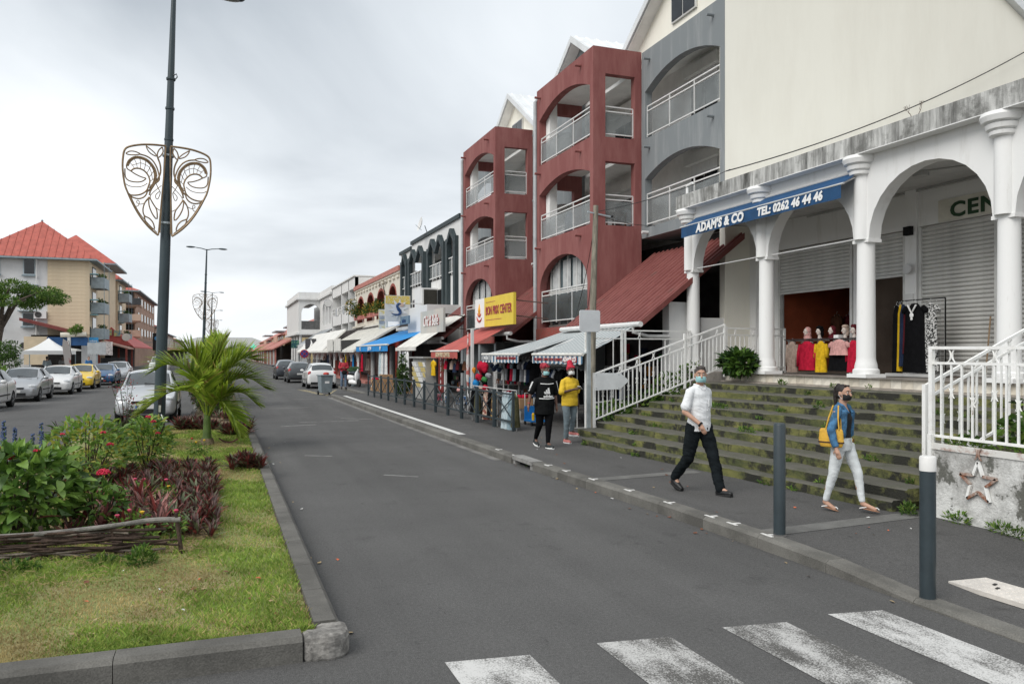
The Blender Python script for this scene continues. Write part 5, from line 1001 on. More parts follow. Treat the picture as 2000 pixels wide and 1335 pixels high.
# ---------------- street furniture ----------------
lampm=M('lamp_paint',(.028,.046,.054),.45,.1,2,spec=.5); bronze=M('mask_bronze',(.24,.165,.095),.5,.2,6,metal=.3); galv=M('galvanised',(.36,.40,.42),.45,.15,4,metal=.3)
def sm(pts,k=4):
    """Catmull-Rom through points"""
    P=[Vector(p) for p in pts]; o=[]
    for i in range(len(P)-1):
        a=P[max(i-1,0)];b=P[i];c=P[i+1];d=P[min(i+2,len(P)-1)]
        for j in range(k):
            t=j/k; o.append(.5*((2*b)+(c-a)*t+(2*a-5*b+4*c-d)*t*t+(3*b-a-3*c+d)*t**3))
    return o+[P[-1]]
MASK=[('frame',.020,[(580,172),(480,172),(360,182),(260,205),(190,235),(162,275),(152,350),(150,430),(157,520),(180,650),(215,740),(270,860),(340,980),(420,1080),(490,1145),(535,1180)]),
('frame',.014,[(535,1180),(545,1000),(560,700),(575,400),(580,172)]),('frame',.009,[(520,1150),(420,1050),(345,960),(280,850),(230,740)]),
('eye',.017,[(190,440),(210,380),(260,335),(320,325),(390,345),(450,400),(485,470),(490,550),(470,620),(430,680),(405,700)]),('eye',.013,[(205,440),(225,390),(268,350),(320,342),(385,362),(440,412),(470,475),(475,550),(455,620),(425,660)]),
('eye',.016,[(235,490),(270,460),(320,455),(370,475),(410,520),(430,580),(420,630),(400,690),(350,735),(290,755),(235,757)]),('eye',.012,[(190,440),(198,470),(235,492),(280,520),(340,545),(385,553)]),
('eyelid',.012,[(175,470),(182,560),(220,600),(290,608),(350,595),(385,565),(385,553)]),('cheek',.008,[(190,640),(230,660),(300,662),(360,645),(405,610)]),('eyelid',.015,[(235,757),(260,780),(320,790),(370,770),(400,730),(405,700)]),
('leaf',.012,[(180,300),(215,275),(260,270),(300,280),(320,295),(260,310),(200,312),(180,300)]),('brow',.015,[(320,295),(390,310),(450,350),(495,420),(520,500),(525,560),(490,600)]),('brow',.012,[(270,325),(340,330),(420,365),(480,440),(500,520)]),
('leaf',.012,[(380,195),(430,230),(470,265),(490,300),(430,275),(395,235),(380,195)]),('leaf',.012,[(545,190),(555,240),(530,290),(505,310),(497,270),(515,220),(545,190)]),('stem',.015,[(500,310),(530,390),(535,480),(510,550),(480,610),(440,690),(430,740)]),
('scroll',.008,[(550,620),(500,670),(455,720),(440,760),(460,820),(500,870),(540,900)]),('scroll',.008,[(495,605),(520,660),(540,700),(520,770),(500,770),(495,730),(530,690)]),
('leaf',.014,[(430,760),(470,830),(510,900),(515,1000),(470,950),(435,870),(425,800),(430,760)]),('leaf',.014,[(430,760),(390,820),(370,900),(385,970),(440,1000),(480,1050),(490,1115),(430,1080),(395,1020),(385,970)]),('scroll',.008,[(275,880),(320,870),(330,820),(310,810),(305,835),(340,850),(385,830),(415,790)])]
MASK+=[('lattice',.007,[(230+i*0,0),(0,0)]) for i in range(0)]
for a,b in (((222,400),(268,462)),((262,350),(300,455)),((320,342),(330,455)),((380,360),(365,474)),((432,405),(395,500)),((465,465),(418,545)),((475,545),(428,590)),((460,610),(420,640)),((240,430),(330,390)),((330,390),(420,430)),((420,430),(455,560))): MASK.append(('lattice',.006,[a,((a[0]+b[0])/2+6,(a[1]+b[1])/2-4),b]))
LEAN=R(1.8)
def lamp_post(y,label,mask_label,full):
    L=thing('street_lamp',label,'street lamp',(-1.36,y,.125),rot=(0,LEAN,0),group='median street lamps')
    part('pole',MB().lathe([(.165,0),(.165,.02),(.13,.03),(.128,1.6),(.115,4.6),(.10,6.4),(.075,8.6),(.055,10.3),(.05,10.5)],(0,0,0),18),lampm,L,smooth=35)
    for z in (6.96,8.4,7.7): part('collar',MB().lathe([(.10,z),(.104,z+.01),(.104,z+.05),(.09,z+.06)],(0,0,0),18),lampm,L)
    for s_ in (-1,1):
        part('arm',MB().tube([(0,0,10.44),(s_*.4,0,10.54),(s_*.95,0,10.60)],[.04,.035,.03],8),lampm,L,smooth=True)
        hd=part('lamp_head',MB().ball((s_*1.22,0,10.60),(.38,.16,.07),16,8),lampm,L,smooth='all'); part('lens',MB().ball((s_*1.26,0,10.555),(.24,.11,.035),12,6),M('lamp_lens',(.3,.31,.31),.2,.1),hd,smooth='all')
    part('base_plate',MB().lathe([(.21,0),(.21,.03),(.17,.035)],(0,0,0),8),lampm,L)
    if full:
        d=part('hatch_recess',MB().box(-.03,.05,-.138,-.10,.55,.95),plastic,L); part('hatch_card',MB().box(-.015,.035,-.142,-.1381,.56,.72),M('card_pale',(.5,.5,.45),.6,.2),d); part('hook',MB().tube([(.05,-.06,8.5),(.12,-.06,8.55),(.14,-.06,8.48),(.1,-.06,8.42)],.015,6),lampm,L); part('cut_cable',MB().tube([(.05,-.14,.5),(.1,-.22,.4),(.18,-.2,.36)],.014,6),wr,L)
    K=thing('mask_ornament',mask_label,'mask ornament',(-1.36,y-.16,.125),rot=(0,LEAN,0),group='bronze masks on the lamps')
    joined={}
    for nm,r,pts in MASK:
        for s_ in (-1,1):
            q=[Vector((s_*(605-x)*.00209*-1,0,6.80-(yy-170)*.00209)) for x,yy in pts]; mb=MB() if full else joined.setdefault(nm,MB())
            mb.tube(sm(q,3 if full else 2),r*1.25 if full else r,6 if full else 4)
            if full: part(nm,mb,bronze,K,smooth=True)
    if not full:
        for nm,mb in joined.items(): part(nm,mb,bronze,K)['kind']='stuff'
    for z in (4.98,6.58): part('clamp',MB().lathe([(.13,z),(.135,z+.01),(.135,z+.04),(.13,z+.05)],(0,.16,0),16),galv,K)
    for s_ in (-1,1): part('upright',MB().bar((s_*.115,0,4.75),(s_*.06,0,6.75),.02),bronze,K)
lamp_post(20.5,'tall dark lamp post on the near lawn, carrying the largest mask','large bronze filigree mask on the nearest lamp post',True)
lamp_post(70,'second double-armed lamp post, behind the palm','second mask, on the lamp post behind the palm',False)
lamp_post(119.5,'third double-armed lamp post down the median','third mask down the median',False)
lamp_post(169,'fourth double-armed lamp post down the median','fourth mask, small above the palm fronds',False)
lamp_post(218.5,'farthest double-armed lamp post down the median','farthest mask down the median',False)
bol=M('bollard_grey',(.030,.043,.050),.4,.08,5,spec=.5)
for (x,y,z,wc,lb) in ((5.55,6.93,.13,0,'dark grey steel bollard standing on the kerb without a white top'),(5.46,4.97,.03,1,'dark grey steel bollard with a white top, nearest the crossing')):
    b=thing('bollard',lb,'bollard',(x,y,z),group='pavement bollards'); h=1.18
    part('post',MB().lathe([(.062,-.05),(.062,h-.11 if wc else h-.01),(.058,h-.11 if wc else h)],(0,0,0),24),bol,b,smooth=35)
    if wc: part('white_band',MB().lathe([(.064,h-.12),(.064,h-.01),(.058,h)],(0,0,0),24),M('band_white',(.72,.71,.69),.5,.06),b,smooth=35)
    else: part('cap',MB().lathe([(.0585,h),(.05,h+.008)],(0,0,0),24),bol,b)
    part('collar',MB().lathe([(.085,0),(.078,.012),(.064,.02)],(0,0,0),20),walk_asphalt,b)
# barrier fence
bf=thing('barrier_fence','long dark steel barrier with crossed braces along the pavement','fence',(6.6,27,.13),world=True)
NP=13; A_=Vector((6.81,18.5));B_=Vector((6.38,36.7))
for i in range(NP):
    a=A_.lerp(B_,i/NP); b=A_.lerp(B_,(i+1)/NP); b2=b-(b-a).normalized()*.10
    for q in (a,b2): part('post',MB().bar((*q,.13),(*q,1.12),.06),bol,bf)
    for z in (1.04,.36): part('rail',MB().bar((*a,z),(*b2,z),.045),bol,bf)
    part('brace',MB().bar((*a,.38),(*b2,1.02),.022),bol,bf); part('brace',MB().bar((a.x+.025,a.y,1.02),(b2.x+.025,b2.y,.38),.022),bol,bf)
# sign post with blank plate and arrow
sp=thing('sign_post','galvanised post with a blank square plate beside the steps','sign',(7.66,15.97,.41),world=True)
part('post',MB().box(7.63,7.70,15.94,16.01,.41,2.53),galv,sp)
part('blank_plate',MB().prism([(7.41+.03,2.53),(7.88,2.53),(7.91,2.56),(7.91,2.98),(7.88,3.01),(7.44,3.01),(7.41,2.98),(7.41,2.56)],15.90,15.93,'y'),M('blank_plate',(.58,.60,.62),.5,.05,2),sp,bevel=.005)
arw=thing('arrow_sign','blank white arrow board fixed to the stair railing','sign',(8.1,15.9,1.4),world=True)
part('board',MB().prism([(7.77,1.24),(8.40,1.26),(8.62,1.45),(8.40,1.62),(7.77,1.63)],15.88,15.91,'y'),M('arrow_white',(.62,.64,.65),.5,.06,3),arw)
for x in (7.8,8.36):
    for z in (1.29,1.58): part('bolt',MB().ball((x,15.88,z),.012,6,4),galv,arw)
wp=thing('wooden_pole','weathered wooden utility pole with wires above the striped awning','utility pole',(8.25,17.0,.13),world=True)
part('pole',MB().tube([(8.22,17.0,.1),(8.26,17.0,3.0),(8.34,17.0,5.55)],[.09,.08,.06],10),M('pole_wood',(.22,.20,.16),.9,.3,4,mapsc=(4,4,.6)),wp,smooth=True)
part('crossarm',MB().bar((8.1,16.95,5.38),(8.75,17.05,5.32),.03),galv,wp); part('insulator',MB().ball((8.8,17.05,5.33),.035,6,5),plastic,wp)
for a,b,sg_ in (((8.34,17,5.4),(12.6,17.7,6.9),.12),((8.3,17,5.35),(13,22,6.1),.1),((8.34,17,5.3),(8.9,19.5,2.9),.3),((8.34,17,5.2),(9.0,19.0,2.85),.4)):
    a=Vector(a);b=Vector(b); part('wire',MB().tube([a.lerp(b,i/10)+Vector((0,0,-sg_*4*(i/10)*(1-i/10))) for i in range(11)],.008,4),plastic,wp)
a=Vector((12.5,17.8,6.85));b=Vector((24.2,17.85,11.8)); single('overhead_cable',MB().tube([a.lerp(b,i/16)+Vector((0,-.05,-.35*4*(i/16)*(1-i/16))) for i in range(17)],.016,5),M('cable_black',(.02,.02,.02),.7,0),'black cable running across the cream gable wall','cable')
# wheelie bin
bn=thing('wheelie_bin','grey wheelie bin on the road beside the pavement','bin',(4.93,40.6,0),rz=R(8)); gb=M('bin_grey',(.20,.24,.26),.5,.1,4)
part('body',MB().add([(-.26,-.28,.12),(.26,-.28,.12),(.26,.28,.12),(-.26,.28,.12),(-.31,-.36,.95),(.31,-.36,.95),(.31,.36,.95),(-.31,.36,.95)],[(0,3,2,1),(4,5,6,7),(0,1,5,4),(1,2,6,5),(2,3,7,6),(3,0,4,7)]),gb,bn,bevel=.02); part('lid',MB().box(-.34,.34,-.40,.42,.95,1.0),gb,bn,bevel=.015); part('sticker',MB().box(-.1,.12,-.335,-.31,.58,.78),lt,bn); part('handle',MB().tube([(-.25,.45,.93),(.25,.45,.93)],.02,6),gb,bn)
for s_ in (-1,1): part('wheel',MB().lathe([(.1,-.03),(.1,.03)],(s_*.28,.28,.1),14,mat=Matrix.Rotation(R(90),3,'Y')),tyre,bn)
part('rubbish',MB().ball((.05,0,1.05),(.16,.14,.08),8,6),M('rubbish_red',(.4,.05,.04),.7,.4,5),bn)
ns=thing('no_stopping_sign','round blue and red no-stopping sign behind the white parked car','traffic sign',(6.7,69.5,.13),world=True)
part('post',MB().tube([(6.7,69.5,.1),(6.7,69.5,2.3)],.035,8),galv,ns); part('disc',MB().lathe([(.36,0),(.36,.04)],(6.7,69.46,2.05),24,mat=Matrix.Rotation(R(90),3,'X')),M('sign_red_ring',(.42,.02,.02),.5,0),ns); part('blue_field',MB().lathe([(.28,0),(.28,.01)],(6.7,69.415,2.05),24,mat=Matrix.Rotation(R(90),3,'X')),M('sign_blue_field',(.02,.06,.28),.5,0),ns)
for s_ in (-1,1): part('stroke',MB().bar((6.5,69.40,2.05-.2*s_),(6.9,69.40,2.05+.2*s_),.05,.05),M('sign_red_ring',(.42,.02,.02),.5,0),ns)
part('panel',MB().box(6.48,6.92,69.44,69.48,1.1,1.62),M('sign_back_grey',(.42,.44,.45),.5,.1),ns)
pg=single('roadside_sign_edge',MB().prism([(-.24,0),(-.24,1.0),(-.1,1.3),(.15,1.3),(.24,1.1),(.24,0)],-.06,.06,'y'),galv,'grey rounded metal box at the left edge of the median planting','street box'); pg.location=(-4.85,19.8,.0)
# ---------------- awnings of the right-hand shops ----------------
def stripes(name,a,b,sc_):
    m=bpy.data.materials.new(name); m.use_nodes=True; t=m.node_tree; bs=t.nodes['Principled BSDF']; tc=N(t,'ShaderNodeTexCoord'); sp_=N(t,'ShaderNodeSeparateXYZ'); t.links.new(tc.outputs['Object'],sp_.inputs[0])
    mu=N(t,'ShaderNodeMath',operation='MULTIPLY'); mu.inputs[1].default_value=sc_; t.links.new(sp_.outputs[1],mu.inputs[0]); fr_=N(t,'ShaderNodeMath',operation='FRACT'); t.links.new(mu.outputs[0],fr_.inputs[0]); gt=N(t,'ShaderNodeMath',operation='GREATER_THAN'); gt.inputs[1].default_value=.5; t.links.new(fr_.outputs[0],gt.inputs[0])
    x=N(t,'ShaderNodeMixRGB'); t.links.new(gt.outputs[0],x.inputs[0]); x.inputs[1].default_value=(*a,1); x.inputs[2].default_value=(*b,1); t.links.new(x.outputs[0],bs.inputs['Base Color']); bs.inputs['Roughness'].default_value=.75; MT[name]=m; return m
sa=stripes('stripe_roof',(.14,.20,.22),(.62,.62,.61),4.2); sv=stripes('stripe_valance',(.06,.15,.24),(.66,.66,.66),3.6)
for i,(y0,y1,xf,xt,t0,t1,lb) in enumerate(((17.0,20.2,8.0,9.9,18.0,20.8,'grey and white striped awning nearest the steps'),(20.22,23.4,7.6,10.1,20.82,22.8,'farther grey and white striped awning with the longer front'))):
    w_=thing('striped_awning',lb,'awning',(8.8,y0,2),world=True,group='striped awnings'); dz=.0
    part('fabric',MB().grid(lambda u,v:(xf+(xt-xf)*u,y0+(y1-y0)*v+((t0-y0)*(1-v)+(t1-y1)*v)*u,2.03+.72*u-.05*math.sin(pi*u)),6,10),sa,w_)
    part('valance',MB().grid(lambda u,v:(xf-.01,y0+(y1-y0)*v,2.01-u*(.19+.03*abs(math.sin(v*34)))),1,70),sv,w_)
    part('front_bar',MB().tube([(xf,y0,2.03),(xf,y1,2.03)],.04,8),canw,w_); part('cassette',MB().tube([(xt,t0,2.75),(xt,t1,2.75)],.05,8),canw,w_)
    for yy,y2 in ((y0+.3,t0+.3),(y1-.3,t1-.3)): part('arm',MB().bar((xf+.05,yy,2.0),(xt-.05,y2,2.66),.04),alu,w_)
    rl=M('letter_red',(.30,.03,.03),.6,0)
    if i==0: part('sign_patch',MB().box(xf-.03,xf-.015,17.3,18.1,1.84,1.96),rl,w_); text("ADAM'S CO",.145,(xf-.034,17.7,1.90),FX,lt,w_,off=.004); text('TEE-SHIRTS  CONFECTION  BONNETS',.11,(xf-.022,19.1,1.9),FX,rl,w_)
    else: text('ARTICLES DE MODE  VETEMENTS',.11,(xf-.022,21.2,1.92),FX,rl,w_); part('sign_patch',MB().box(xf-.03,xf-.015,22.5,23.4,1.86,1.98),M('patch_grey',(.3,.31,.32),.6,.1),w_); text('ACCES',.12,(xf-.034,22.95,1.92),FX,lt,w_)
ra=thing('red_awning','faded red awning with shop lettering on its front','awning',(8.9,29,2.1),world=True); rfab=M('awning_red',(.40,.085,.07),.75,.12,2)
part('fabric',MB().grid(lambda u,v:(8.0+1.9*u,27.5+3.8*v,2.14+.9*u-.04*math.sin(pi*u)),5,8),rfab,ra); part('valance',MB().grid(lambda u,v:(7.99,27.5+3.8*v,2.12-u*(.24+.02*math.sin(v*50))),1,40),rfab,ra); part('front_bar',MB().tube([(8,27.4,2.15),(8,31.4,2.15)],.035,8),canw,ra); text('BON PRIX CENTER',.24,(7.975,29.5,2.0),FX,M('letter_cream',(.62,.52,.35),.6,0),ra,off=.005)
for yy in (27.9,31.0): part('arm',MB().bar((8.05,yy,2.12),(9.9,yy,2.95),.04),alu,ra)
vp=thing('vertical_red_banner','dark red vertical banner with white letters under the red awning','banner',(8.4,31.2,.3),world=True); part('cloth',MB().box(8.40,8.42,30.9,31.7,.5,2.05),M('banner_red',(.16,.012,.010),.7,.1),vp)
for i,ch in enumerate('DU34au'): text(ch,.26,(8.39,31.3,1.88-.235*i),FX,lt,vp)
for (x,y,h,lb) in ((8.05,25.9,2.9,'white awning support post beside the hanging goods'),(8.4,30.6,2.3,'pale awning post beside the vertical red banner'),(8.3,24.2,2.1,'white post holding the wire shelf under the striped awning')): single('awning_post',MB().box(x-.045,x+.045,y-.045,y+.045,.13,h),wr,lb,'post',group='awning posts')
fp=thing('furled_flag','furled striped flag on a white pole above the barrier','flag',(7.5,24.6,.13),world=True); part('pole',MB().tube([(7.5,24.6,.13),(7.5,24.6,2.75)],[.025,.012],8),wr,fp); part('cloth',MB().lathe([(.03,1.0),(.06,1.3),(.055,1.8),(.04,2.2),(.015,2.6)],(7.5,24.6,0),8),M('flag_white',(.58,.56,.54),.8,0,3,c2=(.45,.12,.1),lo_=.5,hi=.56),fp)
# ---------------- planting ----------------
def blade(L,W,droop,n=5,fold=.15,tipw=0):
    """one leaf along +Y, curving down, folded at the midrib; returns verts, faces"""
    vs=[];fs=[]
    for i in range(n+1):
        t=i/n; w_=W*.5*(math.sin(pi*min(1,t*.92+.06))**.8)*(1-.15*t) if i<n else .002
        y=L*t*(1-.25*droop*t); z=-droop*L*t*t*.55
        vs+=[(-w_,y,z+fold*w_*2),(0,y,z),(w_,y,z+fold*w_*2)]
    for i in range(n):
        a=3*i; fs+=[(a,a+1,a+4,a+3),(a+1,a+2,a+5,a+4)]
    return vs,fs
def addleaf(mb,p,az,el,L,W,droop,n=5,roll=0):
    vs,fs=blade(L,W,droop,n); m=Matrix.Rotation(az,3,'Z')@Matrix.Rotation(el,3,'X')@Matrix.Rotation(roll,3,'Y'); p=Vector(p); mb.add([p+m@Vector(v) for v in vs],fs)
pur=[M('rhoeo_dark',(.088,.042,.034),.5,.4,9,spec=.4),M('rhoeo_red',(.20,.045,.04),.5,.35,9,spec=.4),M('rhoeo_green',(.12,.145,.075),.5,.3,9,spec=.4),M('rhoeo_pink',(.38,.17,.15),.5,.3,9,spec=.4)]
[leafy(q,.25) for q in pur]
def rosette(seed,n,L,W,pal,up=(25,85)):
    r=random.Random(seed); mb=MB()
    for i in range(n):
        mb.mi=r.choice(pal); addleaf(mb,(r.uniform(-.03,.03),r.uniform(-.03,.03),r.uniform(0,.05)),r.uniform(0,6.28),R(r.uniform(*up)),L*r.uniform(.75,1.15),W*r.uniform(.8,1.2),r.uniform(.1,.5),4,r.uniform(-.4,.4))
    return mb.mesh('foliage',pur,'all',fix=False)
ros=[rosette(i,26,.23,.036,(0,0,1,1,2,2)) for i in range(4)]; rosp=[rosette(10+i,20,.34,.05,(1,3,3,0,2)) for i in range(3)]
rv=random.Random(11); spots=[]
for _ in range(80): spots.append((rv.uniform(-.6,-.08)+(.1 if rv.random()<.3 else 0),rv.uniform(8.9,13.0),0))
for _ in range(80): spots.append((rv.uniform(-2.1,-.12),rv.uniform(11.9,14.6),0))
for _ in range(14): spots.append((rv.uniform(-1.05,-.55),rv.uniform(9.0,10.9),1))
for _ in range(16): spots.append((rv.uniform(-1.5,-.9),rv.uniform(9.0,11.2),1))
for x,y,k in spots:
    o=link('red_leaved_plant',rv.choice(rosp if k else ros)); o.location=(x,y,.13); s_=rv.uniform(.75,1.15); o.scale=(s_,s_,s_*rv.uniform(.8,1.15)); o.rotation_euler=(rv.uniform(-.15,.15),rv.uniform(-.15,.15),rv.uniform(0,6.28))
    zl=('paler pinkish spiky plant in the middle of the flower bed' if x>-.9 else 'paler pinkish spiky plant close to the flowering shrubs') if k else ('dark red spiky plant on the lawn edge of the bed near the woven fence' if y<10.6 else 'dark red spiky plant on the lawn edge halfway along the bed' if (y<11.9 or x>-.6) else 'dark red spiky plant in the back row of the bed'); tag(o,zl,'plant',zl.replace('plant','plants'))
straw=M('straw_mulch',(.30,.22,.12),.9,.4,14,bump=.8,bscale=60,fine=.3)
structure('mulch_bed',MB().prism([(-2.98,8.6),(-.25,8.35),(-.02,9.5),(-.02,13.2),(-.9,16.6),(-2.98,16.8)],.128,.142,'z'),straw)
sb=MB(); rr=random.Random(2)
for _ in range(1500):
    x=rr.uniform(-2.2,-.1);y=rr.uniform(8.3,11.6) if rr.random()<.8 else rr.uniform(7.2,8.4); a=rr.uniform(0,6.28); l=rr.uniform(.03,.10); sb.bar((x,y,.15+rr.random()*.02),(x+l*math.cos(a),y+l*math.sin(a),.15+rr.random()*.03),.004)
single('straw_litter',sb,g2,'loose straw scattered over the flower bed','straw',kind='stuff',fix=False)
# wattle fence
wd=M('weathered_branch',(.15,.125,.10),.9,.35,7,bump=.6,bscale=50); wd2=M('dark_branch',(.055,.035,.025),.9,.35,7,bump=.6,bscale=50); wg=M('grey_branch',(.17,.16,.145),.9,.3,5,bump=.6,bscale=50)
wf=thing('wattle_fence','low woven branch fence edging the flower bed','fence',(-1.2,8.4,.13),world=True)
part('top_branch',MB().tube(sm([(-2.6,8.7,.34),(-1.9,8.55,.36),(-1.5,8.46,.38),(-1.0,8.38,.42),(-.62,8.33,.46),(-.36,8.30,.455)],4),[.018]*3+[.022]*12+[.026]*6,8),wg,wf,smooth=True)
for x,y,h in ((-.37,8.30,.52),(-.95,8.40,.45),(-1.55,8.5,.44),(-2.15,8.6,.44)): part('stake',MB().tube([(x+.03,y,.05),(x,y,.3),(x-.03,y+.01,h)],[.022,.02,.018],7),wd2,wf,smooth=True)
rr=random.Random(9)
for i in range(16):
    z=.17+.014*i+rr.uniform(-.01,.01); s0=rr.uniform(-2.6,-2.3); e=rr.uniform(-.9,-.32); pts=[]
    for j in range(8):
        t=j/7; x=s0+(e-s0)*t; pts.append((x,8.30+(-.35-x)*.135+(.03 if (j+i)%2 else -.03),z+.012*math.sin(j*1.3+i)-(.06*t*t if i%3==0 else 0)))
    part('woven_branch',MB().tube(sm(pts,3),.009+.007*rr.random(),6),wd2 if rr.random()<.65 else wd,wf,smooth=True)
# shrubs with big single leaves
lm=[M('shrub_leaf_a',(.12,.225,.038),.42,.22,7,spec=.5),M('shrub_leaf_b',(.20,.33,.06),.42,.22,7,spec=.5),M('shrub_leaf_c',(.065,.135,.026),.45,.22,7,spec=.5),M('shrub_leaf_y',(.36,.36,.06),.45,.25,7,spec=.4),M('shrub_leaf_dead',(.20,.075,.06),.7,.25,7)]
[leafy(q) for q in lm]
def leafme(i,m,L,W,dr): mb=MB(); mb.add(*blade(L,W,dr,6,.18)); return mb.mesh('leaf',m,'all',fix=False)
def big_shrub(name,label,c,rx,ry,z0,z1,n,L,W,mats,wts,stems,seed,flowers=(),el=(-25,45),cat='shrub',dens=2.6):
    r=random.Random(seed); t=thing(name,label,cat,(*c,z0),world=False); mes=[[leafme(i,m,L,W,d) for d in (.25,.6)] for i,m in enumerate(mats)]
    sm_=MB()
    for _ in range(stems):
        a=r.uniform(0,6.28); q=r.uniform(.2,.9); p=Vector((rx*q*math.cos(a),ry*q*math.sin(a),(z1-z0)*r.uniform(.6,.95))); sm_.tube([(p.x*.15,p.y*.15,-.02),(p.x*.6,p.y*.6,p.z*.5),p],[.014,.010,.005],5)
    part('stems',sm_,wd2,t)
    for i in range(n):
        a=r.uniform(0,6.28); ph=math.acos(r.uniform(-.55,1)); q=r.uniform(.62,1)**.6
        p=(rx*q*math.sin(ph)*math.cos(a),ry*q*math.sin(ph)*math.sin(a),(z1-z0)*(.48+.50*q*math.cos(ph)))
        o=link('leaf',r.choice(mes[r.choices(range(len(mats)),wts)[0]]),t); o.location=p; o.rotation_euler=Euler((R(r.uniform(*el)),r.uniform(-.5,.5),math.atan2(-p[0],p[1])+r.uniform(-1.1,1.1)),'XYZ'); s_=r.uniform(.8,1.35); o.scale=(s_,s_,s_)
    P_,D_=cloud(int(n*dens),[((0,0,(z1-z0)*.5),(rx*.93,ry*.93,(z1-z0)*.46))],seed+70,.35); D_[:,2]+=.25; part('small_leaves',leafmesh('small_leaves',P_,D_,L*.8,mats[:3],seed,.5,.4),mats,t)['kind']='stuff'
    for (fx,fy,fz,fr_) in flowers:
        f=MB()
        for k in range(46):
            d=Vector((r.gauss(0,1),r.gauss(0,1),abs(r.gauss(0,.8))+.1)).normalized(); p=Vector((fx,fy,fz))+Vector((d.x*fr_,d.y*fr_,d.z*fr_*.75)); f.ball(p,fr_*.2,6,4)
        part('flower_head',f,M('flower_crimson',(.46,.012,.045),.6,.3,30),t,smooth='all'); part('flower_stalk',MB().tube([(fx*.8,fy*.8,fz-.25),(fx,fy,fz)],.005,5),lm[2],t)
    return t
big_shrub('flowering_shrub','large-leaved green shrub with crimson flower heads at the left edge',(-1.95,9.35),.62,.6,.13,1.16,290,.175,.085,[lm[0],lm[1],lm[2],lm[4]],(5,4,4,.4),14,1,
  [(-.14,-.25,.99,.05),(.02,-.25,.88,.042),(-.2,-.3,.80,.04),(.2,-.1,.93,.03)])
big_shrub('flowering_shrub','small open shrub with one round crimson flower head behind the woven fence',(-1.2,9.35),.26,.26,.13,.74,70,.13,.07,[lm[0],lm[1],lm[2]],(4,3,2),9,2,[(.05,-.02,.66,.062)])
big_shrub('flowering_shrub','yellow-tipped light green shrub with small crimson flowers behind the bed',(-1.85,13.2),.62,.9,.13,1.16,290,.125,.058,[lm[1],lm[0],lm[3],lm[2]],(6,3,.5,1.5),14,3,[(.38,-.6,.62,.045),(.3,-.65,.8,.035),(-.2,-.7,.8,.03)],el=(-10,60))
big_shrub('flowering_shrub','light green shrub with small red flowers at the back of the bed beside the lamp',(-1.15,14.6),.42,.7,.13,1.02,240,.12,.055,[lm[1],lm[0],lm[3],lm[2]],(6,3,.4,1.5),12,4,[(.2,-.5,.62,.04),(.05,-.4,.88,.045),(.12,-.3,.80,.04)],el=(-10,60))
big_shrub('broad_leaf_plant','big dark broad-leaved plant on the landing beside the second column',(11.15,15.3),.32,.52,1.56,2.08,140,.24,.10,[lm[2],lm[0],M('glossy_dark_leaf',(.022,.055,.014),.3,.2,6,spec=.6)],(3,1,4),8,6,el=(0,70),cat='plant')
# blue salvia
sal=M('salvia_blue',(.06,.09,.17),.7,.3,20); r=random.Random(6)
for i,(x,y,h) in enumerate(((-2.42,11,1.1),(-2.35,11.2,1.0),(-2.5,11.3,.95),(-2.05,11.1,1.05),(-2.28,10.9,.86),(-2.2,11.4,.9))):
    t=thing('salvia_spike','slim blue flower spike at the left edge of the bed','flower',(x,y,.13),group='blue flower spikes'); part('stem',MB().tube([(0,0,0),(.02,0,h*.6),(0,.01,h)],.006,5),lm[0],t)
    f=MB()
    for k in range(60): z=h*(.66+.36*r.random()); a=r.uniform(0,6.28); q=.03*(1.15-z/h*.9)+.008; f.ball((q*math.cos(a),q*math.sin(a),z),(.012,.012,.014),6,4)
    part('florets',f,sal,t); P,D=cloud(26,[((0,0,h*.4),(.1,.1,h*.3))],i,.1); part('leaves',leafmesh('leaves',P,D,.09,lf,i),lf,t)
# small zinnias and marigolds
zc=[M('zinnia_pink',(.55,.06,.13),.6,.2,30),M('zinnia_yellow',(.68,.42,.03),.6,.2,30),M('zinnia_red',(.42,.015,.03),.6,.2,30)]
for i,(x,y,h,c) in enumerate(((-1.02,11.2,.32,0),(-.9,11.0,.34,0),(-.62,10.6,.38,0),(-.6,10.7,.28,1),(-.88,9.1,.30,0),(-.75,8.95,.3,1),(-.42,8.75,.33,0),(-.98,8.95,.28,0),(-.68,8.75,.22,0),(-.5,16.2,.32,2),(-.28,16.0,.3,1),(-.42,15.9,.28,1))):
    t=thing('zinnia_plant',('pink','yellow','red')[c]+' zinnia flower growing '+('on the lawn behind the bed' if y>15 else 'through the straw mulch'),'flower',(x,y,.13),group=('pink','yellow','red')[c]+(' lawn' if y>15 else ' bed')+' zinnias')
    P,D=cloud(70,[((0,0,h*.5),(.09,.09,h*.45))],i,.1); part('leaves',leafmesh('leaves',P,D,.06,lfy,i),lfy,t); part('flower',MB().lathe([(.004,h-.02),(.021,h),(.024,h+.010),(.014,h+.016),(.0,h+.018)],(0,0,0),12),zc[c],t); part('stem',MB().tube([(0,0,0),(0,0,h)],.005,5),lm[0],t)
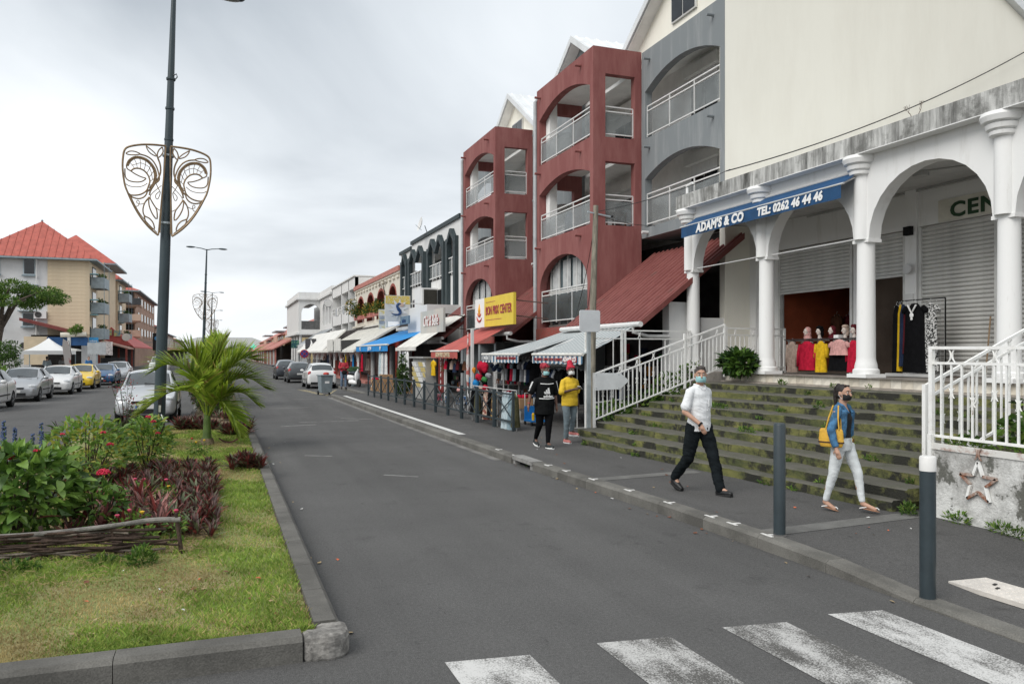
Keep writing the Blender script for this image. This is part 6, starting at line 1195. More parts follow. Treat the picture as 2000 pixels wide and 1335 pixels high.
# red clumps along the right kerb of the median and behind
for i,(x,y,s_,n,lb) in enumerate(((.40,14.0,1.15,17,'dark red clump on the lawn against the median kerb'),(.36,19.9,1.35,18,'dark red clump on the kerb side behind the palm'),(-.72,21.9,1.35,20,'dark red clump between the lamp post and the palm'),(-.25,21.6,1.1,10,'dark red clump directly behind the palm trunk'),(.2,24.5,1.2,10,'dark red clump beyond the lawn on the median'))):
    t=thing('red_leaved_clump',lb,'plant',(x,y,.13),group='dark red clumps on the lawn'); r=random.Random(40+i)
    for k in range(n):
        o=link('rosette',r.choice(ros),t); o.location=(r.uniform(-.22,.22)*s_,r.uniform(-.22,.22)*s_,.02); q=s_*r.uniform(.85,1.15); o.scale=(q,q,q); o.rotation_euler=(r.uniform(-.2,.2),r.uniform(-.2,.2),r.uniform(0,6.28))
# palm
pf=[M('palm_leaf_a',(.31,.42,.045),.45,.2,5,spec=.45),M('palm_leaf_b',(.40,.49,.07),.45,.2,5,spec=.45),M('palm_leaf_c',(.17,.27,.03),.45,.2,5,spec=.45),M('palm_leaf_tip',(.33,.25,.08),.6,.2,5)]
[leafy(q,.45) for q in pf]
def frond(pts,Lmax,seed,mats,n=66,wleaf=.056,droop=.10):
    """one pinnate frond: rachis through pts, paired leaflets"""
    r=random.Random(seed); P=sm(pts,8); mb=MB(); mb.mi=1; k=len(P); mb.tube(P,[.016*(1-.85*i/k)+.003 for i in range(k)],6)
    for i in range(n):
        t=.2+.8*i/(n-1); f=t*(k-1); a=int(min(k-2,f)); p=P[a].lerp(P[a+1],f-a); d=(P[a+1]-P[a]).normalized(); s0=d.cross(Vector((0,0,1)))
        if s0.length<.05: s0=Vector((1,0,0))
        s0.normalize(); nn=s0.cross(d)
        L=1.25*Lmax*(math.sin(pi*(.12+.80*(t-.2)/.8))**.7)*r.uniform(.9,1.08)
        for s_ in (-1,1):
            fw=.55+.75*t; dr=(s0*s_*.9+d*fw+nn*r.uniform(.2,.65)).normalized(); mb.mi=r.choice((0,0,1,2)) if r.random()>.06 else 3
            q=[p]; cur=p.copy(); dd=dr.copy()
            for j in range(4): cur=cur+dd*L/4; dd=(dd+Vector((0,0,-droop*r.uniform(.5,1.1)))).normalized(); q.append(cur.copy())
            side=dr.cross(nn).normalized() if dr.cross(nn).length>.1 else d; wv=[.5,1,.95,.65,.05]; vs=[]
            for j,c_ in enumerate(q): w_=side*wleaf*.5*wv[j]; vs+=[c_-w_,c_+w_]
            mb.add(vs,[(2*j,2*j+1,2*j+3,2*j+2) for j in range(4)])
    return mb.mesh('frond',mats,False,fix=False)
def palm(label,loc,fr_,sc=1,th=.75,name='young_palm',brown=True):
    t=thing(name,label,'palm',loc); t.scale=(sc,sc,sc)
    part('trunk',MB().lathe([(.10,.12),(.085,.2),(.078,th*.7),(.062,th),(.04,th+.2)],(0,0,0),14),M('palm_green_trunk',(.10,.16,.035),.5,.25,6),t,smooth=True); part('trunk_base',MB().lathe([(.15,-.02),(.13,.1),(.118,.13)],(0,0,0),14),M('palm_base',(.20,.15,.10),.9,.3,12,bump=.5),t,smooth=True)
    for i,(pts,L) in enumerate(fr_): link('frond',frond([(0,0,th*.85)]+pts,L,i+int(loc[1]),pf),t)
    return t
FR=[([(-.30,-.1,1.15),(-.75,-.15,1.22),(-1.15,-.2,1.0),(-1.45,-.2,.72)],.5),([(-.25,.1,1.4),(-.55,.2,1.75),(-.95,.25,1.85),(-1.2,.25,1.7)],.55),([(-.08,.0,1.5),(-.2,-.05,1.9),(-.42,-.1,2.15),(-.62,-.1,2.15)],.5),
 ([(.08,.05,1.5),(.22,.1,2.0),(.36,.15,2.35)],.62),([(.2,-.05,1.3),(.5,-.1,1.75),(.85,-.15,2.0),(1.15,-.2,1.95)],.62),([(.25,0,1.1),(.6,0,1.45),(1.0,0,1.5),(1.38,0,1.25)],.58),([(.25,-.15,.95),(.5,-.25,1.15),(.85,-.35,1.15),(1.15,-.4,.88)],.45),([(.16,-.2,.9),(.32,-.4,.95),(.52,-.55,.70),(.68,-.62,.25)],.5),([(-.05,-.35,1.2),(-.15,-.7,1.45),(-.28,-1.0,1.35)],.5),([(0,.35,1.3),(.1,.8,1.7),(.2,1.2,1.7)],.55),([(.05,0,1.6),(.12,.02,2.1),(.16,.05,2.5)],.22)]
palm('bright green young palm on the lawn in front of the lamp post',(-.26,18.1,.13),[([(x*.86,y*.86,.64+(z-.64)*.87) for x,y,z in p_],l_*1.0) for p_,l_ in FR],th=.62)
single('fallen_sheath',MB().grid(lambda u,v:(.05+.42*u-.2,.06*math.sin(v*pi)-.0,.02+.10*abs(2*u-1)**2+.03*math.sin(v*pi)),10,4),M('sheath_red',(.13,.045,.035),.7,.2,8),'curled brown palm sheath lying beside the palm trunk','palm sheath').location=(.12,18.0,.13)
palm('second small palm further along the median',(-.15,33,.13),FR[1:7]+FR[9:],.95); palm('third small palm far along the median',(-.1,47,.13),FR[1:7]+FR[9:],1.15)
# other median bushes
def bush(name,label,c,blobs,n,size,mats,seed,cat='bush',stemh=.5,asp=.42):
    t=thing(name,label,cat,c); P,D=cloud(n,blobs,seed,.25); part('foliage',leafmesh('foliage',P,D,size,mats,seed,asp),mats,t); part('stem',MB().tube([(0,0,-.02),(.02,0,stemh)],.02,5),bark,t); return t
rdm=[M('bush_bronze',(.085,.05,.03),.6,.3,5),M('bush_olive',(.06,.075,.025),.6,.3,5),lf[0]]
bush('bronze_bush','bronze-green bush behind the palm on the median',(-.25,26,.13),[((0,0,.6),(.5,.6,.5)),((.1,.8,.9),(.5,.6,.5)),((-.2,1.8,.8),(.5,.7,.6))],3500,.11,rdm,21)
bush('median_hedge','tall green hedge further along the narrow median',(-.05,31,.13),[((0,i*1.3,.5+.12*(i%3)),(.5,.8,.45)) for i in range(9)],5000,.12,lf,22,stemh=.4)
bush('median_hedge','distant green hedge at the far end of the median',(-.05,52,.13),[((0,i*2.2,.5+.15*(i%3)),(.5,1.3,.45)) for i in range(14)],5000,.16,lf,23,stemh=.4)
bush('low_bush','small grey-green bush at the foot of the lamp post',(-1.95,21.2,.13),[((0,0,.14),(.4,.3,.18)),((-.4,.1,.12),(.3,.25,.15))],1200,.06,[M('bush_grey',(.075,.08,.05),.7,.3,5),lf[1]],24)
t=thing('nandina_plant','slender red-berried plant in front of the silver parked car','plant',(-2.15,21.2,.13)); r=random.Random(8); m=MB(); P=[];D=[]; bb=MB()
for k in range(9):
    a=r.uniform(0,6.28); q=r.uniform(.1,.42); top=Vector((q*math.cos(a),q*math.sin(a)*.6,r.uniform(.8,1.42))); m.tube([(0,0,0),(top.x*.4,top.y*.4,top.z*.5),top],[.010,.007,.003],5)
    for j in range(16): s_=r.uniform(.3,1); p=top*s_+Vector((r.uniform(-.09,.09),r.uniform(-.09,.09),r.uniform(-.05,.05))); P.append(p[:]); D.append((r.gauss(0,1),r.gauss(0,1),r.gauss(0,.6)))
    for j in range(7): bb.ball(top+Vector((r.uniform(-.08,.08),r.uniform(-.08,.08),r.uniform(-.2,.05))),.011,6,4)
part('stems',m,wd2,t); part('leaves',leafmesh('leaves',P,D,.07,[lf[0],M('leaf_red',(.16,.03,.03),.6,.2)],3),lf,t); part('berries',bb,M('berry_red',(.4,.03,.03),.4,.1),t)
# climber on the planter, weeds
P,D=cloud(700,[((8.6,6.3,1.25),(.28,.35,.35)),((8.7,5.9,1.6),(.25,.3,.5)),((8.9,6.6,1.1),(.3,.3,.25)),((9.2,5.6,1.3),(.4,.5,.5)),((8.5,6.9,1.05),(.35,.15,.12)),((8.5,5.3,1.2),(.3,.5,.4))],31,.1)
t=thing('climbing_vine','leafy green climber growing through the planter railing','vine',(8.7,6.2,.93),world=True); part('foliage',leafmesh('foliage',P,D,.11,lf+lfy,31,.85),lf,t); part('stems',MB().tube([(8.7,6.2,.9),(8.6,6.1,1.4),(8.75,5.9,2.0)],.012,5).tube([(8.8,6.0,.9),(8.9,6.4,1.3)],.01,5),wd2,t)
P,D=cloud(900,[((8.55,16.5,.62),(.45,.35,.3)),((9.3,16.5,.85),(.5,.3,.3)),((10.0,16.6,1.2),(.4,.3,.4)),((9.7,16.4,1.0),(.3,.2,.2)),((10.6,16.5,1.4),(.3,.3,.45))],32,.1)
t=thing('weed_bush','leafy green weeds growing behind the left stair railing','plant',(9,16.5,.2),world=True); part('foliage',leafmesh('foliage',P,D,.13,lf+lfy,32,.6),lf,t)
W=[];
r=random.Random(13)
def tuft(x,y,z,rx,ry,h): W.append(((x,y,z+h*.4),(rx,ry,h)))
for k in range(9): # in the step corners
    for _ in range(3): tt=r.random(); yy=7.6+8.2*tt; tuft(XR[k]+(XL[k]-XR[k])*((yy-7.4)/8.6)-.02,yy,.13+.14*k,.02,r.uniform(.05,.18),.03)
for x,y,z,rx,ry,h in ((7.86,6.75,.13,.04,.16,.09),(7.86,6.15,.13,.05,.25,.07),(7.88,5.7,.13,.04,.15,.05),(7.72,7.3,.13,.08,.08,.10),(8.05,6.8,.98,.08,.3,.05),(8.1,6.0,.98,.1,.4,.06),(8.05,5.2,.98,.1,.4,.07),(7.2,15.2,.13,.04,.08,.04),(9.4,13.6,.55+.42,.06,.3,.05),(8.0,14.5,.41,.05,.3,.05),(8.6,11.6,.69,.05,.25,.05),(-.68,7.95,.13,.12,.1,.12),(-1.7,8.1,.13,.2,.1,.06),(-1.0,8.1,.13,.1,.05,.06),(9.9,11.3,1.11,.05,.1,.06),(11.2,13.9,1.41,.05,.12,.05),(11.2,11.5,1.41,.03,.06,.03),(11.2,12.4,1.41,.03,.08,.03),(5.3,13.5,0,.05,.12,.03),(5.2,15.5,0,.04,.1,.03)): tuft(x,y,z,rx,ry,h)
P,D=cloud(3600,W,33,0); D[:,2]+=.8; o=link('weeds',leafmesh('weeds',P,D,.055,lfy+[lf[1]],33,.35)); tag(o,'small weeds and moss tufts in the joints of steps and walls','weeds',kind='stuff')
# plants on the far arched building
for i,(y,lb) in enumerate(((59.4,'flowering plants in the nearest arch of the cream building'),(64.1,'flowering plants in the second arch of the cream building'),(68.8,'flowering plants in the third arch of the cream building'),(73.9,'dark bushy plant in the far arch of the cream building'))):
    bush('arch_plant',lb,(12.0,y,5.45),[((0,0,.25),(.3,1.2,.4)),((0,.6,.5),(.3,.6,.5))]+([((-.5,.5,.9),(.6,.9,.8))] if i==3 else []),700,.22,lf+[M('flower_bits',(.5,.3,.05),.7,.3)],50+i,cat='plant',stemh=.3)
t=MB(); branchlet(Vector((11.95,60.2,5.6)),Vector((-.15,.1,1)).normalized(),.9,.06,4,t,random.Random(3)); single('bare_frangipani',t,bark,'bare branching shrub on the ledge of the cream arched building','shrub')
# fallen leaves and litter
lt_c=[M('litter_brown',(.16,.06,.03),.8,.2),M('litter_tan',(.35,.26,.14),.8,.2),M('litter_white',(.6,.6,.58),.8,.1),M('litter_orange',(.5,.12,.05),.8,.1)]
r=random.Random(21); lm_=MB()
for _ in range(90):
    lm_.mi=r.choice((0,0,1,1,2,3)); q=r.random()
    if q<.35: x,y,z=kx(8)+r.uniform(-.25,-.02),r.uniform(5,15),.006
    elif q<.6: x,y,z=.80+abs(r.gauss(0,.2))+.02,r.uniform(5.5,20),.006
    elif q<.8: x,y,z=r.uniform(-2,.55),r.uniform(5.8,8.2),.15
    else: x,y,z=r.uniform(5.6,7.3),r.uniform(6.5,17),.136
    a=r.uniform(0,6.28); s_=r.uniform(.008,.028); lm_.add([(x+s_*math.cos(a+b),y+s_*math.sin(a+b)*1.4,z+.004*j) for j,b in enumerate((0,1.6,3.1,4.7))],[(0,1,2,3)])
single('street_litter',lm_,lt_c,'dry leaves and scraps of litter along the kerbs','litter',kind='stuff',fix=False)
# ---------------- people ----------------
from mathutils import noise as mn
def blobmesh(caps,vox,smooth=6,disp=0,dsc=9,name='blob'):
    """union of tapered capsules 'c', ellipsoids 'e' and elliptical lofts 'l' grown into one continuous skin"""
    mb=MB()
    for c in caps:
        if c[0]=='c':
            p,q,r0,r1=Vector(c[1]),Vector(c[2]),c[3],c[4]; mb.tube([p,q],[r0,r1],14); mb.ball(p,r0,14,10); mb.ball(q,r1,14,10)
        elif c[0]=='e': mb.ball(c[1],c[2],16,12,c[3] if len(c)>3 else None)
        elif c[0]=='l':
            n=20; S=c[1]; vs=[];k=len(S)
            for z,cx,cy,rx,ry in S: vs+=[(cx+rx*math.cos(2*pi*j/n),cy+ry*math.sin(2*pi*j/n),z) for j in range(n)]
            fs=[(i*n+j,i*n+(j+1)%n,(i+1)*n+(j+1)%n,(i+1)*n+j) for i in range(k-1) for j in range(n)]+[tuple(reversed(range(n))),tuple(range((k-1)*n,k*n))]
            mb.add(vs,fs)
    me=mb.mesh('tmp',plastic); o=bpy.data.objects.new('tmp',me)
    r=o.modifiers.new('r','REMESH'); r.mode='VOXEL'; r.voxel_size=vox
    s=o.modifiers.new('s','SMOOTH'); s.iterations=smooth; s.factor=.5
    res=evalmesh(o); bpy.data.objects.remove(o); bpy.data.meshes.remove(me)
    if disp:
        n_=len(res.vertices); co=np.empty(n_*3); nr_=np.empty(n_*3); res.vertices.foreach_get('co',co); res.vertex_normals.foreach_get('vector',nr_); co=co.reshape(-1,3); nr_=nr_.reshape(-1,3)
        for i_,p in enumerate(co): # soft bulges plus sharper slanted creases
            a_=mn.noise(Vector((p[0]*dsc,p[1]*dsc,p[2]*dsc*1.4))); b_=mn.noise(Vector((p[0]*dsc*1.3+5,p[1]*dsc*1.3,p[2]*dsc*3.2+p[0]*dsc*2)))
            co[i_]+=nr_[i_]*disp*(a_+.9*(.35-abs(b_)))
        res.vertices.foreach_set('co',co.ravel()); res.update()
    res.polygons.foreach_set('use_smooth',[True]*len(res.polygons)); res.name=name; return res
def bp(name,caps,vox,m,par,smooth=5,disp=0,dsc=9):
    me=blobmesh(caps,vox,smooth,disp,dsc,name); me.materials.clear(); me.materials.append(m); return link(name,me,par)
SK=[M('skin_tan',(.36,.19,.12),.55,.08,8),M('skin_light',(.46,.27,.19),.55,.08,8),M('skin_dark',(.075,.036,.024),.5,.1,8),M('skin_brown',(.14,.07,.048),.5,.1,8)]
def hand(w,d,pal,curl,side):
    """palm plus five bent fingers at wrist w pointing along d, palm facing pal; side=+1 puts the thumb on +axis"""
    w=Vector(w);d=Vector(d).normalized();pal=Vector(pal).normalized(); ax=d.cross(pal).normalized()*side; o=[]
    o.append(('c',w,w+d*.055,.024,.030)); o.append(('c',w+d*.03-ax*.018,w+d*.075-ax*.024,.016,.014)); o.append(('c',w+d*.03+ax*.018,w+d*.08+ax*.02,.016,.014))
    for i,L in enumerate((.058,.07,.075,.066)):
        b=w+d*.078+ax*(.027-.0185*(3-i)+.0); k=b+d*L*.5+pal*L*.18*curl; e=k+(d*(1-.55*curl)+pal*curl).normalized()*L*.5
        o.append(('c',b,k,.0092,.0085)); o.append(('c',k,e,.0085,.007))
    b=w+d*.02+ax*.026; k=b+(d*.6+ax*.7+pal*.25).normalized()*.04; o.append(('c',b,k,.012,.0105)); o.append(('c',k,k+(d*.9+ax*.15+pal*.4).normalized()*.033,.010,.008)); return o
def person(label,loc,rz,sc,J,sk,hair,garments,mask=None,yaw=0,pitch=0,extra=None,hd=1.0,group=None,lo_res=False):
    """J: joints hip/knee/ankle/toe, sh/el/wr for 'R','L'; garments: list of (name, caps, material, disp)"""
    t=thing('person',label,'person',loc,rz,group); t.scale=(sc,sc,sc); v=.0085 if not lo_res else .016
    nk=Vector(J.get('neck',(0,.0,1.47))); hc=Vector(J.get('head',(0,-.03,1.625)))
    Rm=Matrix.Rotation(R(yaw),3,'Z')@Matrix.Rotation(R(pitch),3,'X')
    H=lambda x,y,z:hc+Rm@(Vector((x,y,z))*hd)
    caps=[('c',nk,H(0,.012,-.07),.056,.05),('e',H(0,.008,.02),(.076*hd,.095*hd,.105*hd),Rm),('e',H(0,-.022,-.045),(.060*hd,.070*hd,.078*hd),Rm),('e',H(0,-.045,-.095),(.034*hd,.03*hd,.025*hd),Rm),('c',H(0,-.085,.02),H(0,-.112,-.025),.011,.016),('e',H(0,-.082,.04),(.05*hd,.015,.014),Rm)]
    for s_ in (-1,1): caps+=[('e',H(s_*.078,.012,-.005),(.012,.022,.032),Rm),('e',H(s_*.036,-.068,-.02),(.022,.018,.016),Rm)]
    caps.append(('l',[(.86,0,.01,.14,.095),(.97,0,.01,.15,.10),(1.10,0,0,.135,.092),(1.28,0,0,.155,.10),(1.38,0,.0,.145,.08),(1.46,0,.005,.06,.055)]))
    for s_,k in ((-1,'R'),(1,'L')):
        h=Vector(J['hip'+k]);kn=Vector(J['knee'+k]);an=Vector(J['ankle'+k]);to=Vector(J['toe'+k]); sh=Vector(J['sh'+k]);el=Vector(J['el'+k]);wr_=Vector(J['wr'+k])
        caps+=[('c',h,kn,.075,.05),('c',kn,an,.048,.034),('c',kn.lerp(an,.3)+Vector((0,.012,0)),kn.lerp(an,.55)+Vector((0,.01,0)),.05,.044),('c',an,to,.034,.026),('c',Vector((0,.01,1.36)),sh,.05,.05),('c',sh,el,.05,.038),('c',el,wr_,.038,.026)]
        caps+=hand(wr_,J.get('hd'+k,(wr_-el)),J.get('pal'+k,(-s_,0,0)),J.get('curl'+k,.45),1 if k=='L' else -1)
    bp('body',caps,v,SK[sk],t,4)
    for s_ in (-1,1):
        e=link('eye',MB().ball(H(s_*.033,-.084,.012),(.016,.010,.009),10,6,Rm).mesh('eye',M('eye_white',(.6,.58,.55),.3,0),'all'),t); part('iris',MB().ball(H(s_*.033,-.092,.012),(.0075,.004,.0075),8,6,Rm),M('iris_dark',(.02,.012,.008),.2,0),e,smooth='all')
        part('eyebrow',MB().tube([H(s_*.016,-.096,.033),H(s_*.036,-.094,.041),H(s_*.056,-.08,.034)],[.0025,.0038,.002],6),M('brow_dark',(.02,.014,.01),.8,0),t)
    if mask:
        mm,zo=mask
        def mf(u,v):
            a=R(-82+164*v); el_=R(32-74*u); return H(.071*math.sin(a)*math.cos(el_*.6),-.030-.088*math.cos(a)*math.cos(el_)+.01,-.048+zo+.068*math.sin(el_)+.006*math.sin(u*25)*math.cos(a))
        mo=part('face_mask',MB().grid(mf,8,16),mm,t,smooth='all',fix=False)
        for s_ in (-1,1): part('ear_loop',MB().tube([H(s_*.066,-.02,-.02+zo),H(s_*.08,.005,.0),H(s_*.082,.03,-.01)],.003,5).tube([H(s_*.066,-.02,-.08+zo),H(s_*.082,.03,-.02)],.003,5),wr,mo)
    for nm,c,m,dp in garments: bp(nm,c,.0095 if not lo_res else .018,m,t,4,dp)
    if hair: hair(t,H,Rm,hd)
    if extra: extra(t,H,J)
    return t
def short_hair(m):
    def f(t,H,Rm,hd): bp('hair',[('e',H(0,.018,.045),(.080*hd,.095*hd,.092*hd),Rm),('e',H(0,.06,-.01),(.066*hd,.05*hd,.07*hd),Rm),('c',H(-.045,-.055,.108),H(.045,-.055,.108),.016,.016)],.01,m,t,3,.004,30)
    return f
def pony(m):
    def f(t,H,Rm,hd):
        bp('hair',[('e',H(0,.02,.035),(.081*hd,.095*hd,.092*hd),Rm),('e',H(0,.055,-.02),(.07*hd,.05*hd,.07*hd),Rm),('c',H(-.04,-.045,.105),H(.04,-.045,.105),.014,.014),('c',H(0,.09,.10),H(0,.13,.06),.035,.035)],.01,m,t,3,.003,30); bp('ponytail',[('c',H(0,.10,.11),H(0,.145,.02),.026,.034),('c',H(0,.145,.02),H(0,.14,-.14),.034,.026),('c',H(0,.14,-.14),H(0,.125,-.25),.026,.01)],.009,m,t,3,.004,25)
    return f
def headwrap(m,tall):
    def f(t,H,Rm,hd): bp('headscarf',[('e',H(0,.02,.06),(.088*hd,.105*hd,.088*hd),Rm),('c',H(-.06,-.055,.07),H(.06,-.055,.07),.024,.024)]+([('c',H(0,.015,.10),H(0,.03,.20),.075,.062)] if tall else [('e',H(0,.07,.10),(.06,.06,.05),Rm)]),.01,m,t,3,.006,22)
    return f
C=lambda a,b,r0,r1:('c',a,b,r0,r1)
def legs(J,rh,rk,ra,drop=0):
    o=[('l',[(.84,0,.01,.165,.125),(.92,0,.01,.172,.13),(1.02,0,.01,.16,.115)])]
    for k in 'RL': o+=[C(J['hip'+k],J['knee'+k],rh,rk),C(J['knee'+k],Vector(J['knee'+k]).lerp(Vector(J['ankle'+k]),1-drop),rk,ra)]
    return o
def shoes(t,J,m,sole,nm='shoe',big=1):
    for k in 'RL':
        a=Vector(J['ankle'+k]);b=Vector(J['toe'+k]); d=(b-a); d.z=0; d.normalize(); z0=min(a.z,.2)
        base=a+Vector((0,0,-.055)); tip=b+Vector((0,0,-.005))
        o=bp(nm,[C(base-d*.03,base.lerp(tip,.55),.045*big,.047*big),C(base.lerp(tip,.55),tip+d*.03,.047*big,.034*big),C(a+Vector((0,0,-.01)),base,.042,.045)],.009,m,t,4)
        part('sole',MB().tube([base-d*.055+Vector((0,0,-.035)),base.lerp(tip,.5)+Vector((0,0,-.036)),tip+d*.05+Vector((0,0,-.02))],[.034,.046,.032],10),sole,o)
white_sh=M('shirt_white',(.72,.73,.74),.8,.03,5,bump=.1,bscale=40); trou=M('trousers_black',(.009,.012,.014),.9,.2,6,spec=.12); bsh=M('shoe_black',(.012,.012,.013),.45,.1); surg=M('mask_teal',(.30,.55,.56),.8,.06,25); hk=M('hair_dark',(.018,.013,.011),.6,.3,40); hg=M('hair_grey',(.07,.06,.055),.7,.3,40)
# man in white shirt
J=dict(hipR=(-.095,.01,.90),kneeR=(-.10,.10,.49),ankleR=(-.10,.36,.19),toeR=(-.10,.27,.045),hipL=(.095,-.01,.90),kneeL=(.11,-.17,.50),ankleL=(.11,-.29,.095),toeL=(.12,-.43,.05),shR=(-.185,-.01,1.385),elR=(-.27,.0,1.13),wrR=(-.17,-.20,.97),shL=(.185,.02,1.385),elL=(.26,.12,1.15),wrL=(.25,.10,.90),hdR=(.25,-.35,-1),palR=(1,.3,0),palL=(-1,0,0),neck=(0,0,1.47),head=(0,-.035,1.625))
def man_x(t,H,J):
    shoes(t,J,bsh,M('sole_dark',(.02,.02,.02),.8,0))
    part('wristwatch',MB().lathe([(.036,-.012),(.038,0),(.036,.012)],J['wrR'],14,mat=Vector((.1,-.2,-.16)).to_track_quat('Z','X').to_matrix()),black,t); 
    for i in range(5): part('button',MB().ball((.012,-.142-.004*i,1.34-.095*i),.006,6,4),lt,t)
    part('pocket',MB().obox((.085,-.128,1.25),(.09,.012,.10),.35),white_sh,t); part('collar',MB().tube([(-.075,.02,1.50),(-.055,-.06,1.475),(-.01,-.10,1.425)],[.014,.018,.006],8).tube([(.075,.02,1.50),(.055,-.06,1.475),(.02,-.10,1.425)],[.014,.018,.006],8),white_sh,t); part('belt_loop',MB().obox((.02,-.139,.90),(.02,.01,.03)),trou,t)
sh_=[('l',[(.86,0,-.005,.185,.135),(.93,0,-.005,.185,.135),(1.08,0,-.01,.17,.13),(1.25,0,-.005,.18,.128),(1.37,0,0,.188,.112),(1.44,0,.005,.15,.085),(1.49,0,.01,.075,.065)]),C((-.185,-.01,1.385),(-.25,-.0,1.20),.060,.068),C((.185,.02,1.385),(.24,.08,1.20),.060,.068),C((-.07,.01,1.43),(-.185,-.01,1.39),.055,.058),C((.07,.01,1.43),(.185,.02,1.39),.055,.058)]
person('man in white short-sleeved shirt and black trousers walking past the steps',(6.2,9.43,.13),R(12),1.0,J,1,short_hair(hg),[('trousers',legs(J,.110,.082,.064,.0),trou,.014),('shirt',sh_,white_sh,.009)],(surg,0),yaw=-38,extra=man_x)
# woman with denim jacket
denim=M('denim',(.045,.13,.24),.85,.35,14,bump=.2,bscale=80); wj=M('jeans_white',(.64,.67,.68),.8,.04,6,bump=.15,bscale=30); blkt=M('top_black',(.01,.01,.011),.8,.1); yel=M('bag_yellow',(.62,.36,.045),.6,.12,8); bag_d=M('bag_strap_dark',(.06,.03,.02),.6,.1)
J=dict(hipR=(-.095,.01,.94),kneeR=(-.115,.08,.52),ankleR=(-.10,.20,.115),toeR=(-.10,.07,.04),hipL=(.095,-.01,.94),kneeL=(.10,-.17,.53),ankleL=(.09,-.24,.12),toeL=(.11,-.40,.06),shR=(-.165,.0,1.41),elR=(-.315,.03,1.14),wrR=(-.335,-.05,.89),shL=(.165,.0,1.41),elL=(.22,.10,1.15),wrL=(.20,.16,.92),palR=(1,0,0),palL=(-1,0,0),neck=(0,.0,1.46),head=(0,-.025,1.625))
def wom_x(t,H,J):
    for k in 'RL': # flat sandals
        a=Vector(J['ankle'+k]);b=Vector(J['toe'+k]); d=b-a; d.z=0; d.normalize(); s_=d.cross(Vector((0,0,1)))
        s0=a+Vector((0,0,-.055))-d*.035; e0=b+d*.05+Vector((0,0,-.028)); qm=(e0-s0).to_track_quat('Y','Z').to_matrix(); o=part('sandal',MB().ball((s0+e0)/2,(.040,(e0-s0).length/2+.01,.010),14,6,qm),M('sandal_sole',(.28,.15,.09),.7,.1),t)
        for p,q in ((a-d*.035+s_*.035+Vector((0,0,-.06)),b+Vector((0,0,.022))),(a-d*.035-s_*.035+Vector((0,0,-.06)),b+Vector((0,0,.022))),(b+Vector((0,0,.022)),b+d*.05)): part('strap',MB().tube([p,(p+q)/2+Vector((0,0,.012)),q],.006,6),lt,o)
    part('belt_buckle',MB().lathe([(.032,-.006),(.034,.0),(.032,.006),(.02,.006),(.02,-.006)],(.0,-.148,.985),14,mat=Matrix.Rotation(R(90),3,'X')),M('buckle_brass',(.35,.22,.08),.35,.1,metal=.7),t)
    part('collar',MB().tube([(-.07,.04,1.49),(-.085,-.04,1.45),(-.06,-.115,1.36)],[.02,.026,.01],8).tube([(.07,.04,1.49),(.085,-.04,1.45),(.06,-.115,1.36)],[.02,.026,.01],8),denim,t)
    part('cuff',MB().lathe([(.043,-.02),(.045,.0),(.043,.02)],(-.332,-.035,.935),14,mat=Vector((-.02,-.08,-.25)).to_track_quat('Z','X').to_matrix()),denim,t)
person('woman with ponytail, denim jacket and white trousers walking by the bottom step',(7.14,7.75,.13),R(26),.885,J,1,pony(hk),[('trousers',legs(J,.10,.066,.042,.12),wj,.006),('top',[('l',[(.98,0,0,.145,.105),(1.12,0,0,.14,.10),(1.27,0,-.01,.155,.115),(1.38,0,0,.14,.09)])],blkt,.003),
 ('jacket',[C((-.165,.0,1.39),(-.315,.03,1.14),.058,.056),C((-.315,.03,1.14),(-.332,-.03,.94),.056,.046),C((.165,.0,1.41),(.22,.10,1.15),.062,.056),C((.22,.10,1.15),(.203,.145,.96),.056,.046),C((-.09,.02,1.42),(-.165,0,1.41),.065,.062),C((.09,.02,1.42),(.165,0,1.41),.065,.062),('l',[(1.04,0,.055,.165,.085),(1.15,0,.05,.162,.085),(1.3,0,.045,.17,.09),(1.42,0,.03,.13,.07)]),C((-.135,-.05,1.06),(-.125,-.075,1.36),.05,.045),C((.135,-.05,1.06),(.125,-.075,1.36),.05,.045)],denim,.006)],(M('mask_black',(.008,.008,.009),.7,.1),0),yaw=-18,extra=wom_x)
bg_=thing('handbag','yellow woven handbag hanging from the shoulder of the woman in denim','handbag',(7.14,7.75,.13),R(26)); bg_.scale=(.885,)*3
bp('bag_body',[('l',[(.90,-.235,.06,.05,.15),(.97,-.235,.06,.055,.175),(1.10,-.235,.06,.05,.165),(1.15,-.235,.06,.04,.155)])],.012,yel,bg_,3,.003,20)
part('dark_band',MB().lathe([(1,.955),(1,.975)],(-.235,.06,0),20,.058,.179),bag_d,bg_)
for y_ in (-.06,.12): part('handle',MB().tube([(-.27,y_,1.14),(-.255,y_*.7,1.30),(-.20,y_*.4,1.462),(-.13,y_*.5,1.44),(-.19,y_*.9,1.14)],.010,6),yel,bg_)
